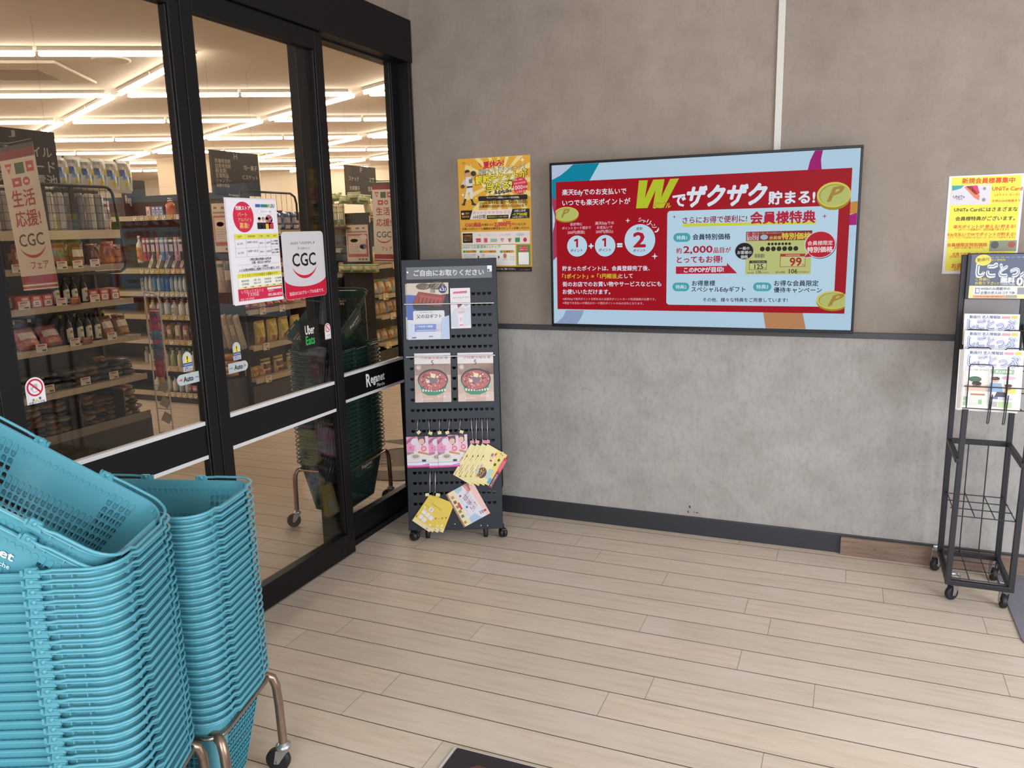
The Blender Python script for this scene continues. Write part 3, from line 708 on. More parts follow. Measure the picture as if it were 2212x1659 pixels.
# ball player picture
for pts, col in (([(205, 395), (175, 430), (150, 475), (165, 490), (215, 460)], '#d8c6b4'), ([(215, 370), (290, 365), (305, 430), (300, 510), (230, 512), (212, 440)], '#ddd9d8'), ([(230, 505), (302, 508), (312, 600), (300, 655), (278, 655), (265, 560), (240, 590), (225, 655), (198, 650), (215, 580)], '#e0dcda'), ([(198, 648), (226, 652), (208, 705), (188, 700)], '#33302f'), ([(278, 650), (302, 652), (318, 700), (296, 705)], '#33302f'), ([(188, 700), (212, 705), (205, 735), (160, 732)], '#3f3b38'), ([(294, 700), (320, 698), (352, 722), (345, 735), (290, 728)], '#3f3b38'), ([(255, 400), (300, 395), (302, 450), (258, 455)], '#8d8f94'), ([(285, 400), (322, 345), (300, 330), (272, 380)], '#cbb49e')): s.ppoly(pts[::-1], col)
s.up(); s.pell(232, 340, 24, 34, '#caa286', 16); s.pell(315, 325, 34, 34, '#3a3430', 16); s.pell(178, 492, 26, 26, '#5a4a42', 14); s.prect(232, 488, 302, 504, '#38343a'); s.up(); s.ppoly([(205, 318), (208, 290), (238, 276), (268, 288), (268, 306), (215, 320)][::-1], '#3a3533')
for a, b, r in ((940, 150, 34), (180, 600, 26), (350, 640, 18), (1000, 360, 14), (280, 225, 14)): s.pstar(a, b, r, '#f6efd8')
s.prrect(378, 618, 1007, 655, .006, '#231f1d'); s.up(); s.ptext('キャンペーン期間(レシート有効期間)', 485, 637, 900, 630, '#eadfc6', .01)
Q('2026年', 392, 708, 498, 700, '#3a2c1c', .01); Q('5月1日(金)〜5月31日(日)', 508, 695, 1005, 685, '#2c2218', .025); Q('応募締切/2026年5月31日(日)23:59まで', 390, 750, 1003, 735, '#3a2c1c', .012)
s.ppoly([(155, 800), (302, 795), (268, 915), (158, 917)][::-1], '#231f1d'); s.ppoly([(305, 795), (812, 779), (778, 903), (270, 914)][::-1], '#e6d8d0'); s.ppoly([(815, 779), (1032, 773), (1032, 893), (781, 903)][::-1], '#231f1d'); s.up()
s.pell(180, 842, 14, 14, '#ece6dc', 12); Q('ご招待', 198, 838, 262, 834, '#e39a3a', .015); Q('試合日程', 172, 880, 262, 876, '#e39a3a', .015)
Q('8/5・6・11・12・13・14・15・16・22・23', 312, 828, 782, 815, '#cf5a74', .01, 0, 34); Q('約', 312, 888, 338, 887, '#2c2624', .01); Q('10日間', 342, 882, 470, 877, '#2c2624', .02); s.prect(485, 860, 766, 900, '#231f1d'); s.up(); Q('内野指定席 お一人様一回限り', 495, 882, 755, 874, '#cfc04a', .005)
Q('内野上段席', 838, 804, 986, 796, '#ded6ce', .01, .2); Q('ペア500組', 818, 850, 1003, 840, '#e0d43a', .02, .2); Q('※会場は福岡ドーム', 815, 884, 1008, 876, '#d0c8c0', .005, .2)
Q('CGC商品', 213, 984, 415, 978, '#c4304a', .03); Q('を含む', 426, 980, 512, 978, '#3c2e22', .02); Q('合計', 522, 979, 576, 977, '#c4304a', .01); Q('2,000円', 586, 978, 790, 970, '#c4304a', .03); Q('(税込)', 800, 974, 880, 972, '#c4304a', .005); Q('以上の', 890, 972, 985, 969, '#3c2e22', .01)
Q('お買い上げレシート(複数枚合算可)を1口としてご応募ください!', 175, 1038, 1025, 1022, '#3c2e22', .012)
s.prrect(162, 1076, 1042, 1222, .004, '#e4d9d2'); s.up(); s.prect(178, 1092, 308, 1212, '#231f1d'); s.up(); Q('CGC商品は', 188, 1124, 295, 1120, '#e39a3a', .01); Q('このマークが', 188, 1152, 295, 1149, '#e39a3a', .01); Q('目印です!', 200, 1180, 285, 1178, '#e39a3a', .01)
g = s.px(397, 1112); cgc(s, g[0], g[1], .012, '#3a3030')
Q('CGC オーガニック', 478, 1112, 605, 1109, '#b5aeb0', 0); Q('CGC PRIME', 655, 1110, 790, 1106, '#b5aeb0', 0); s.pell(915, 1107, 55, 20, '#c4bfc4', 20)
s.prect(350, 1156, 413, 1202, '#c93450'); s.prect(450, 1152, 497, 1206, '#d0506a'); s.prect(535, 1158, 620, 1200, '#9db89a'); s.ppoly([(660, 1155), (710, 1154), (686, 1202)][::-1], '#c93450'); s.ppoly([(757, 1155), (805, 1154), (790, 1200), (770, 1201)][::-1], '#9a7a4a'); s.prect(850, 1145, 912, 1202, '#4f8a52'); s.pell(976, 1172, 24, 28, '#c93450', 16); s.up()
Q('ショップ', 356, 1180, 408, 1178, '#ecd6d8', .01); Q('V', 672, 1172, 700, 1172, '#ecd6d8', .01)
s.prect(165, 1246, 862, 1502, '#e6e0da'); s.prect(876, 1240, 1044, 1497, '#4f9356'); s.up()
Q('LINEから応募!簡単3ステップ!', 170, 1268, 665, 1258, '#4f9a5c', .012); s.pell(957, 1288, 60, 38, '#cf4050', 24); s.prect(892, 1333, 1028, 1488, '#efece8')
for i, (a, b, t) in enumerate(((186, 358, '友だち登録'), (398, 612, 'レシート撮影送信'), (660, 840, '応募完了!'))):
    s.prrect(a + 12, 1308, b, 1338, .004, '#d9a648'); s.up(); s.pell(a + 14, 1324, 17, 17, '#4f9a5c', 14); Q(t, a + 45, 1324, b - 10, 1321, '#4a3a24', .01)
Q('LINEアプリから登録', 195, 1368, 345, 1364, '#7a9a80', .005); Q('キャンペーン', 905, 1272, 1010, 1270, '#f0d6d4', .01); Q('応募はこちら', 905, 1298, 1010, 1296, '#f0d6d4', .01)
for i in range(3):
    s.prect(195, 1388 + i * 18, 340, 1393 + i * 18, '#c4bebc'); s.prect(490, 1378 + i * 20, 600, 1383 + i * 20, '#c4bebc'); s.prect(780, 1385 + i * 20, 850, 1390 + i * 20, '#c4bebc')
s.prect(420, 1352, 470, 1440, '#cfcbca'); s.prect(430, 1362, 460, 1368, '#9a9696')
for a in (375, 635): s.ppoly([(a, 1370), (a + 20, 1393), (a, 1418)][::-1], '#2c2624')
s.pell(722, 1375, 22, 30, '#c0705a', 14); s.ppoly([(690, 1430), (700, 1395), (745, 1395), (755, 1430)][::-1], '#d8c8c0')
c = s.px(600, 1520); s.rect(PU0, PV0, PU1, c[1], '#231f1d'); s.up(); Q('キャンペーンの詳細は特設サイトをご覧ください。', 300, 1548, 858, 1545, '#dcd2c4', .012); Q('詳しくは店頭まで', 918, 1556, 1042, 1555, '#8a847c', 0)
tag(s.build('campaign_poster'), 'orange yellow baseball ticket campaign poster on the concrete wall left of the screen', 'poster')

zQ = zoomA(2000, 360, 2.962)
s = Sheet((2.58, -.002, 1.46), XU, ZU); s.z = zQ
c = [s.px(155, 62), s.px(100, 686)]
U0, V1, V0 = 2.451 - 2.58, c[0][1], c[1][1]; U1 = U0 + .262
s.board(U0, V0, U1, V1, '#dcd8dc'); s.rect(U0 + .010, V0 + .012, U1 - .010, V1 - .006, '#e3d84e'); s.up()
def Q2(t, a, b, c, d, col, bold=.02): s.ptext(t, a, b, c, d, col, bold)
RR = '#d24a2c'; BK = '#3a3426'
Q2('新規会員様募集中', 233, 92, 570, 85, RR, .03); s.prect(165, 122, 408, 240, '#cfcad2'); s.up()
s.ppoly([(168, 122), (245, 120), (225, 140), (168, 155)][::-1], '#3f9aa0'); s.ppoly([(245, 130), (290, 122), (345, 185), (340, 215), (310, 200)][::-1], '#d87a5a'); s.ppoly([(255, 125), (330, 120), (345, 170), (320, 180)][::-1], '#cc3a68'); s.pell(375, 140, 10, 10, '#8a868e', 12); s.pell(370, 212, 12, 12, '#8a868e', 12); s.up()
Q2('UNiTe', 175, 194, 248, 192, '#4a4650', .01); Q2('Card', 195, 207, 232, 206, '#6a6670', .005); Q2('UNiTe Card', 425, 142, 618, 139, RR, .02); Q2('(ユナイト カード)', 440, 182, 598, 179, RR, .01); Q2('お申込みは係員まで', 425, 219, 606, 216, RR, .012)
Q2('UNiTe Cardにはさまざまな', 182, 275, 588, 270, BK, .02); Q2('会員様特典がございます。', 190, 333, 570, 329, BK, .02)
Q2('楽天ポイントが 使える! 貯まる!', 177, 385, 573, 381, RR, .015); Q2('(ポイント加盟店や、当社店舗で使えます!)', 210, 404, 530, 402, RR, .005); Q2('Edy支払いでWでポイントが貯まる!', 141, 436, 572, 433, RR, .015); Q2('(チャージしてお支払いがスムーズ、ポイントも貯まります!)', 145, 454, 570, 452, RR, .004); Q2('会員様限定特別価格', 136, 501, 393, 498, RR, .02); Q2('(店頭でお得に購入できます)', 178, 520, 370, 519, RR, .005)
s.prect(410, 474, 576, 540, '#8b8d78'); s.up(); s.pell(440, 500, 26, 24, '#5a5a52', 16); s.pell(548, 498, 24, 20, '#a8564a', 16)
Q2('子育て応援、ポイントプログラム!', 168, 560, 540, 556, RR, .015); Q2('(対象のお客様に限ります)', 150, 577, 400, 575, RR, .004); Q2('お得意様ギフト', 164, 634, 420, 630, RR, .02); Q2('(詳しくは店頭にて)', 180, 656, 400, 654, RR, .004)
tag(s.build('membership_poster'), 'yellow membership card poster on the concrete wall behind the magazine rack', 'poster')

# ---------------------------------------------------------------- floor mats
mb = MB()
pts = [(2.736, -.02)]
r = .07
pts = [(2.738, -.032), (2.738, -.69 + r)] + [(2.738 + r - r * math.cos(math.radians(a)), -.69 + r - r * math.sin(math.radians(a))) for a in range(15, 90, 15)] + [(2.738 + r, -.69), (3.62, -.69), (3.62, -.032)]
mb.prism(pts, (0, 0, .0005), XU, YU, (0, 0, .006), M('#7d7a84', .9, var=.12)); tag(mb.build('rubber_mat'), 'grey rubber mat on the floor under the right of the magazine rack', 'mat')
dm = thing('door_mat', 'dark framed reddish brown door mat at the bottom of the picture', 'mat', (1.115, -1.9, 0))
mb = MB(); mb.bx(0, 1.5, -.9, 0, .0005, .008, M('#2b272b', .75)); mb.build('border', dm)
mb = MB(); mb.prism([(.06, -.84), (1.44, -.84), (1.44, -.055), (.09, -.055), (.07, -.075)], (0, 0, .008), XU, YU, (0, 0, .004), M('#5d3a38', .95, var=.25)); mb.build('pile', dm)
mb = MB(); mb.bx(-.004, 1.5, 0, .008, .0005, .005, M('#d8cfca', .5)); mb.bx(-.012, -.004, -.9, .004, .0005, .005, M('#d8cfca', .5)); mb.build('edge_strip', dm)
# ================================================================ leaflet rack standing across the corner
ra = math.radians(22.7)
RU = Vector((math.cos(ra), math.sin(ra), 0)); lean = math.radians(9.2)
back = Vector((-math.sin(ra), math.cos(ra), 0))
RV = (Vector((0, 0, 1)) * math.cos(lean) + back * math.sin(lean)).normalized()
RN = RU.cross(RV)
RO = Vector((.170, -.545, .055))
RM = frame4(RO, RU, RV, RN)
RW, RH = .462, 1.322
NAVY = M('#151b26', .42, 0, .35)
rack = thing('leaflet_rack', 'dark perforated leaflet rack on casters standing across the corner beside the doors', 'rack', mat4=Matrix.Translation((.38, -.36, 0)))
def rp(mb, name, m4=None, bevel=0, parent=None):
    o = mb.build(name, None, None, bevel); o.parent = parent or rack
    o.matrix_local = parent_local(parent or rack, m4 if m4 is not None else RM)
    return o
def ruv(a, b, z=lambda a, b: (a, b)):
    p = hit(*z(a, b), RO, RN) - RO; return p.dot(RU), p.dot(RV)
z6 = zoomA(850, 550, 4.741); z7 = zoomA(850, 850, 4.741); z8d = zoomA(860, 900, 8.732); z8e = zoomA(870, 1030, 9.217)
# perforated sheet: 16 columns of half-moon slots, one quad ring per cell
mb = MB()
c0 = ruv(180, 940, z6); c1 = ruv(995, 938, z6); pu = (c1[0] - c0[0]) / 15
vtop = ruv(620, 400, z6)[1]; vbot = ruv(620, 1120, z7)[1]
rows = 21; pv = (vtop - vbot) / 20
gu0 = c0[0] - pu / 2; gu1 = gu0 + 16 * pu; gv1 = vtop + pv / 2; gv0 = vbot - pv / 2
def flat(u0, v0, u1, v1): mb.add([(u0, v0, 0), (u1, v0, 0), (u1, v1, 0), (u0, v1, 0)], [(0, 1, 2, 3)], NAVY)
flat(0, 0, RW, gv0); flat(0, gv1, RW, RH); flat(0, gv0, gu0, gv1); flat(gu1, gv0, RW, gv1)
hw, hh = .0096, .0145
for r in range(rows):
    for c in range(16):
        cu = gu0 + (c + .5) * pu; cv = gv0 + (r + .5) * pv + .004
        loop = [(cu - hw, cv)] + [(cu + hw * x_, cv - hh * y_) for x_, y_ in ((-.95, .45), (-.66, .82), (0, 1), (.66, .82), (.95, .45))] + [(cu + hw, cv), (cu, cv)]
        a, b, e, f = gu0 + c * pu, gu0 + (c + 1) * pu, gv0 + r * pv, gv0 + (r + 1) * pv
        out = [(a, cv), (a, e), (cu - hw, e), (cu, e), (cu + hw, e), (b, e), (b, cv), (cu, f)]
        n = 8; vs = [(x, y, 0) for x, y in out] + [(x, y, 0) for x, y in loop] + [(x, y, -.0012) for x, y in loop] + [(a, f, 0), (b, f, 0)]
        fs = [(i, (i + 1) % n, n + (i + 1) % n, n + i) for i in range(6)] + [(n + i, n + (i + 1) % n, 2 * n + (i + 1) % n, 2 * n + i) for i in range(n)]
        fs += [(6, 25, 7, 15, 14), (7, 24, 0, 8, 15)]
        mb.add(vs, fs, NAVY)
# folded edges
mb.bx(0, .0015, 0, RH, -.026, 0, NAVY); mb.bx(RW - .0015, RW, 0, RH, -.026, 0, NAVY); mb.bx(0, RW, RH - .0015, RH, -.026, 0, NAVY); mb.bx(0, RW, 0, .0015, -.026, 0, NAVY)
pn = rp(mb, 'perforated_panel')
# rivets and side pin holes
for u, v in (ruv(893, 1353, z7), ruv(962, 1353, z7), ruv(627, 1337, z7)):
    mb = MB(); mb.lathe([(0, .003), (.004, .002), (.005, 0)], (u, v, .0), M('#b9bcc2', .3, 1.0), 10); rp(mb, 'rivet')
# rear leg frame
mb = MB(); top = RO + RV * (RH - .02) - RN * .012
FRM = M('#232529', .45)
for k in (.012, RW - .012):
    a = RO + RV * (RH - .03) + RU * k - RN * .02; b = RO + RU * k + back * .42; b.z = .075
    mb.bar(a, b, .022, .022, FRM, RU)
a = RO + RU * .012 + back * .42; b = RO + RU * (RW - .012) + back * .42; a.z = b.z = .085; mb.bar(a, b, .02, .03, FRM)
for k in (.02, RW - .02):
    a = RO + RU * k + RV * .03 - RN * .02; b = RO + RU * k + back * .41; b.z = .1; mb.bar(a, b, .012, .02, FRM)
rp(mb, 'rear_frame', Matrix.Identity(4))
mb = MB(); a = RO + RV * (RH - .04) - RN * .03; b = RO + back * .405; b.z = .12
mb.add([a + RU * .02, a + RU * (RW - .02), b + RU * (RW - .02), b + RU * .02], [(0, 1, 2, 3)], FRM); n_ = (b - a).cross(RU).normalized() * .0015
mb.add([a + RU * .02 + n_, a + RU * (RW - .02) + n_, b + RU * (RW - .02) + n_, b + RU * .02 + n_], [(0, 1, 2, 3)], FRM); rp(mb, 'rear_panel', Matrix.Identity(4))
def caster_low(p, yaw, name='caster'):
    W = M('#1c1d20', .45); mb = MB(); ax = Vector((math.cos(yaw), math.sin(yaw), 0)); fw = Vector((-ax.y, ax.x, 0)); p = Vector(p)
    for s_ in (-1, 1): mb.lathe([(0, s_ * .020), (.014, s_ * .020), (.021, s_ * .016), (.0235, s_ * .008), (.0235, s_ * .003), (0, s_ * .003)], p + Vector((0, 0, .0235)), W, 18, ax)
    mb.lathe([(0, 0), (.009, 0), (.009, .02), (0, .02)], p + fw * .012 + Vector((0, 0, .043)), W, 10)
    mb.box(p + fw * .004 + Vector((0, 0, .038)), (.014, .034, .024), W, Matrix.Rotation(yaw, 3, 'Z'))
    mb.bar(p - fw * .012 + Vector((0, 0, .043)), p - fw * .034 + Vector((0, 0, .05)), .024, .004, W)
    return rp(mb, name, Matrix.Identity(4))
fo = hz(893, 1168, 0); f1 = hz(1085, 1161, 0)
caster_low((fo.x + .004, fo.y + .008, 0), ra + .9); caster_low((f1.x, f1.y + .01, 0), ra + .25)
for k in (.02, RW - .02):
    b = RO + RU * k + back * .42; caster_low((b.x, b.y, 0), ra)
for k in (.088, .375):
    mb = MB(); b = RO + RU * k + back * .035; mb.lathe([(0, .002), (.010, .002), (.012, .012), (.012, .075), (0, .075)], (b.x, b.y, 0), M('#1b1c1f', .5), 14); rp(mb, 'stopper', Matrix.Identity(4))
# header plate
s = Sheet(RO + RN * .0014, RU, RV); s.z = z6
a, b = s.px(128, 132), s.px(1008, 235)
mb_ = MB()
s.mb.bx(a[0], b[0], b[1], a[1], -.0012, .0, M('#63666b', .4)); s.up()
s.ptext('ご自由にお取りください', 207, 190, 925, 178, M('#cfcfcf', .5), .03); s.ell(*s.px(143, 182), .0042, .0042, M('#a9acb0', .3, 1.0), 12)
hp = s.build('header_plate', rack); hp['label'] = 'grey header plate with white lettering'
s = Sheet(RO + RN * .004, RU, RV); s.z = z6; a, b = s.px(958, 112), s.px(1008, 172)
s.mb.bx(a[0], b[0], b[1], a[1], -.002, .003, M('#dfe6f2', .2)); c = s.px(975, 160); s.mb.lathe([(0, .012), (.005, .01), (.005, .003)], (c[0], c[1], 0), M('#cfcfd2', .2, 1.0), 10); s.build('clip', rack)
# chrome retaining rods in front of the sheet
for (a0, b0, a1, b1) in ((115, 510, 1022, 495), (135, 1050, 1033, 1030)):
    mb = MB(); o = RO + RN * .03
    p = hit(*z6(a0, b0), o, RN); q = hit(*z6(a1, b1), o, RN)
    mb.tube([p, q], .0028, CHROME(), 8); mb.tube([p - RN * .03, p], .0025, CHROME(), 6); mb.tube([q - RN * .03, q], .0025, CHROME(), 6)
    rp(mb, 'retaining_rod', Matrix.Identity(4))

# ---- leaflets on it
def leaf(z, corners, w, name, label, cat, col, th=.002, group=None, mk=None):
    # corners TL TR BR BL in zoom pixels on a plane w metres in front of the rack sheet
    O = RO + RN * w
    P3 = [hit(*z(*c), O, RN) for c in corners]
    C = (P3[0] + P3[1] + P3[2] + P3[3]) / 4
    U = ((P3[1] - P3[0]) + (P3[2] - P3[3])).normalized(); V = RN.cross(U)
    wu = ((P3[1] - P3[0]).length + (P3[2] - P3[3]).length) / 2; wv = ((P3[0] - P3[3]).length + (P3[1] - P3[2]).length) / 2
    s = Sheet(C, U, V, mk or (lambda c: M(c, .4, 0, .4))); s.wu, s.wv = wu, wv; s.z = z
    s.board(-wu / 2, -wv / 2, wu / 2, wv / 2, col, th)
    s.P = lambda a, b: (-wu / 2 + wu * a, wv / 2 - wv * b)
    s.R = lambda a, b, c, d, col: s.rect(*s.P(a, d), *s.P(c, b), col)
    s.T = lambda t, a, b, c, col, bold=.01, h=None, d=None: s.text(t, s.P(a, b), s.P(c, d if d is not None else b), col, bold, 0, h * wv if h else None)
    s.E = lambda a, b, ru, rv, col, n=24: s.ell(*s.P(a, b), wu * ru, wv * rv, col, n)
    s.Y = lambda pts, col: s.poly([s.P(*p) for p in pts], col)
    s.done = lambda: tag(s.build(name), label, cat, group)
    return s
for dx, dw, lab in ((-14, .008, 'rearmost eel booklet on the rack, its white edge showing at left'),):
    s = leaf(z6, [(130 + dx, 303), (545 + dx, 292), (568 + dx, 858), (150 + dx, 866)], dw, 'booklet', lab, 'booklet', '#d9d3cc', .004)
    s.R(0, .0, .03, .2, '#c4b4a0'); s.R(0, .2, .03, .6, '#4a5a9a'); s.done()
s = leaf(z6, [(130, 297), (560, 284), (578, 864), (152, 872)], .014, 'booklet', "glossy booklet with grilled eel photo at the upper left of the leaflet rack", 'booklet', '#cfd2dc', .003)
s.R(0, 0, 1, .32, '#c9bcae'); s.E(.4, .06, .18, .06, '#8a6a52'); s.E(.72, .05, .2, .07, '#5a4a44'); s.R(.56, .02, .68, .18, '#ddd6cc'); s.up(); s.R(0, .22, 1, .65, '#3a3f6e'); s.up(); s.Y([(0, .2), (.25, .22), (.2, .62), (0, .65)], '#4a62a8'); s.Y([(.75, .22), (1, .2), (1, .6), (.8, .62)], '#22222c'); s.up()
s.Y([(.12, .36), (.28, .15), (.93, .23), (.82, .42)], '#8a3c34'); s.Y([(.12, .36), (.82, .42), (.74, .5), (.16, .46)], '#2c2428'); s.up()
s.Y([(.2, .34), (.32, .2), (.86, .27), (.76, .38)], '#a84a40'); s.up()
for i in range(6): s.Y([(.28 + i * .09, .24 + i * .012), (.33 + i * .09, .245 + i * .012), (.28 + i * .09, .36 + i * .006), (.24 + i * .09, .35 + i * .006)], '#7a3430')
s.E(.86, .115, .1, .075, '#2c2f5e'); s.up(); s.T('6.21', .79, .12, .93, '#dfe2ee', .03); s.T('日', .84, .075, .88, '#dfe2ee', 0)
s.rrect(*s.P(.14, .70), *s.P(.89, .49), .008, '#d4d3d6'); s.up(); s.T('父の日ギフト', .22, .59, .82, '#2a2830', .02); s.T('FATHERS DAY GIFT', .3, .52, .62, '#6a6870', 0)
s.R(.17, .73, .68, .86, '#6f82be'); s.R(.7, .73, .8, .86, '#c9c0c6'); s.Y([(0, .7), (.17, .72), (.2, .98), (0, 1)], '#c3cde0'); s.Y([(.82, .62), (1, .58), (1, .98), (.8, .98)], '#aebfd8'); s.up(); s.T('ご予約承り期間', .2, .77, .6, '#dfe4f2', .01); s.R(.2, .83, .78, .85, '#a9b4d2'); s.R(.1, .955, .2, .975, '#5a5a60'); s.R(.5, .94, .6, .96, '#8a8a92')
s.done()
s = leaf(z6, [(583, 345), (783, 339), (797, 752), (587, 758)], .012, 'leaflet', 'narrow white app leaflet with a pink ribbon beside the eel booklet', 'leaflet', '#ddd6da', .003)
s.Y([(.15, .09), (.85, .07), (.83, .13), (.13, .14)], '#c9647c'); s.T('ユナイトアプリ', .12, .24, .9, '#5a4a50', .01); s.R(.35, .3, .6, .305, '#b5aab0'); s.Y([(.33, .40), (.62, .38), (.38, .5)], '#8a2f5a'); s.Y([(.45, .39), (.62, .38), (.5, .46)], '#2f8a8a'); s.E(.78, .42, .1, .04, '#b9b2b8'); s.E(.5, .56, .3, .09, '#cfc4c4'); s.up(); s.T('ユナイト', .38, .6, .68, '#5a4a50', .01); s.Y([(.2, .5), (.38, .72), (.36, .98), (.0, .95), (.0, .7)], '#c3c6d2'); s.Y([(.8, .5), (1, .45), (1, .9), (.62, .98), (.6, .72)], '#c9cbd6'); s.R(.42, .9, .6, .94, '#d98a9a'); s.E(.5, .78, .06, .05, '#d8b8ac')
s.done()
for cs, lab in (([(213, 1013), (583, 1006), (593, 1508), (222, 1515)], 'recipe magazine with green rice pot, left one of the pair on the rack'), ([(657, 1007), (1022, 1000), (1028, 1498), (660, 1506)], 'recipe magazine with green rice pot, right one of the pair on the rack')):
    s = leaf(z6, cs, .014, 'recipe_magazine', lab, 'magazine', '#dccbc4', .006, 'recipe magazines on the leaflet rack')
    s.R(0, .22, 1, 1, '#c9a898'); s.R(0, .22, 1, .45, '#d6bfb4'); s.R(0, 0, 1, .21, '#d8d2d0'); s.up()
    s.T('小日愛父誌点', .17, .09, .8, '#b0485c', .01, .06); s.R(.84, .05, .92, .12, '#a8a0a2'); s.T('5', .46, .195, .53, '#4a4446', .01); s.E(.11, .29, .075, .055, '#b4aaa2'); s.up(); s.T('42', .07, .29, .15, '#e8e0da', .01)
    s.E(.5, .6, .46, .24, '#9fb5a8'); s.up(); s.Y([(.09, .55), (.91, .55), (.82, .8), (.6, .86), (.36, .86), (.2, .8)], '#3f8468'); s.E(.5, .545, .42, .225, '#3c3436'); s.up(); s.E(.5, .56, .39, .2, '#b0605e', 30); s.up()
    rr_ = random.Random(5)
    for i in range(70):
        t, q = rr_.uniform(0, 6.28), math.sqrt(rr_.random())
        s.E(.5 + .36 * q * math.cos(t), .56 + .18 * q * math.sin(t), rr_.uniform(.012, .035), rr_.uniform(.01, .022), rr_.choice(['#d8aaa4', '#8f4046', '#c97f7c', '#6a4a4e', '#dfc4b4', '#9a5a58']), 8)
    s.up(); s.E(.5, .545, .13, .07, '#7d6a74'); s.up(); s.Y([(.45, .41), (.58, .43), (.56, .51), (.44, .49)], '#e4d6a8'); s.Y([(.3, .56), (.4, .54), (.42, .6), (.33, .61)], '#dfccaa'); s.E(.63, .48, .03, .02, '#e6d6c4')
    for i in range(9): s.Y([(.2 + i * .075, .73 + .02 * (4 - abs(i - 4)) / 2), (.26 + i * .075, .73 + .02 * (4 - abs(i - 4)) / 2), (.24 + i * .075, .79), (.21 + i * .075, .78)], '#e0d4c8')
    s.T('あったかタウン', .2, .93, .5, '#efe6e0', .03, .045); s.T('クック', .62, .89, .85, '#efe6e0', .03, .045)
    s.Y([(0, .85), (.2, .8), (.22, 1), (0, 1)], '#cfb8ae'); s.Y([(.78, .8), (1, .8), (1, 1), (.76, 1)], '#cdb9b2')
    s.done()
def pink(cs, w, lab):
    s = leaf(z7, cs, w, 'pink_leaflet', lab, 'leaflet', '#e6c3d3', .003, 'pink rice cake leaflets hanging on the rack')
    s.Y([(0, 0), (.5, 0), (.3, .55), (0, .6)], '#dd8db8'); s.Y([(0, .12), (.25, .0), (.45, .0), (0, .25)], '#e6a8c6'); s.R(0, .5, 1, .84, '#ddd6d4'); s.up()
    s.E(.36, .17, .15, .115, '#d6d2d6'); s.Y([(.5, 0), (.85, 0), (.86, .2), (.7, .3), (.55, .16)], '#3e343a'); s.up(); s.E(.69, .16, .13, .105, '#dcb2a2'); s.Y([(.52, .0), (.85, .0), (.8, .07), (.55, .1)], '#4a4046'); s.E(.78, .40, .125, .09, '#c9657c'); s.up(); s.E(.78, .40, .1, .072, '#dd8092'); s.T('20', .72, .4, .84, '#f2d8dc', .03)
    s.Y([(.55, .47), (1, .56), (1, .62), (.5, .53)], '#c9855e'); s.T('すべらない', .08, .42, .45, '#8a98b0', .01); s.E(.18, .35, .03, .03, '#cf4a56'); s.E(.4, .65, .22, .09, '#cfcac2'); s.up(); s.E(.4, .64, .15, .06, '#b3a596')
    for i in range(5): s.Y([(.27 + i * .055, .6), (.3 + i * .055, .59), (.33 + i * .045, .68), (.3 + i * .045, .69)], '#e2dcd2')
    s.R(.68, .75, .86, .82, '#2f3a62'); s.R(0, .84, 1, .93, '#dfe0ea'); s.Y([(0, .92), (.6, .93), (1, .88), (1, .96), (0, .96)], '#e08ac0'); s.R(0, .955, 1, 1, '#d0459c'); s.R(0, .83, 1, .838, '#8a5a9a'); s.up(); s.R(.86, .87, .93, .92, '#c4a8c0')
    s.done()
pink([(552, 424), (768, 418), (752, 730), (565, 738)], .010, 'rightmost and rearmost of the pink leaflets on the rack')
pink([(352, 450), (560, 440), (575, 755), (370, 762)], .014, 'pink leaflet mostly covered by its right neighbour, third from the right')
pink([(450, 447), (665, 432), (685, 748), (463, 758)], .018, 'pink leaflet in front of the others, second from the right on the rack')
pink([(130, 447), (350, 435), (373, 754), (142, 760)], .018, 'leftmost of the pink leaflets on the rack, fully seen')
def hook(a0, b0, a1, b1, ta, tb, ang, sz, col, lab, z=z7, w=.03):
    p = hit(*z(a0, b0), RO, RN); q = hit(*z(a1, b1), RO + RN * w, RN)
    t = thing('display_hook', lab, 'hook', p, group='wire hooks with paper tags on the rack')
    inv = Matrix.Translation(-p); m = p.lerp(q, .45) + RN * .004
    mb = MB(); mb.tube([p - RN * .012, p + RN * .006, m, q, q + RN * .006], [.0022, .0026, .0026, .0016, .0016], CHROME(), 6); mb.build('wire', t, inv)
    c = hit(*z(ta, tb), RO + RN * (w + .006), RN); U = RU * math.cos(ang) + RV * math.sin(ang); V = RN.cross(U)
    s = Sheet(c, U, V); s.board(-sz, -sz * .8, sz, sz * .8, col, .0006); s.build('paper_tag', t)
for i, (a0, b0, a1, b1, ta, tb, ang, col) in enumerate(((250, 274, 244, 368, 258, 398, .7, '#dfd3a0'), (360, 278, 370, 378, 378, 406, -.35, '#dfd3a0'), (470, 274, 470, 378, 472, 402, .08, '#dfd3a0'), (576, 272, 566, 366, 552, 400, .3, '#dfd3a0'), (686, 270, 676, 366, 697, 393, -.35, '#dfd3a0'), (795, 264, 812, 470, 806, 497, .02, '#d98a9e'), (850, 264, 846, 470, 858, 496, -.25, '#e09aac'), (905, 264, 910, 474, 930, 494, -.1, '#d98a9e'), (960, 262, 965, 474, 966, 494, .15, '#d98a9e'))):
    hook(a0, b0, a1, b1, ta, tb, ang, .0092 if i < 5 else .0098, col, ('chrome hook with %s tag, %s from the left in the upper row' % ('pale yellow' if i < 5 else 'pink', ['first', 'second', 'third', 'fourth', 'fifth', 'sixth', 'seventh', 'eighth', 'ninth'][i])))
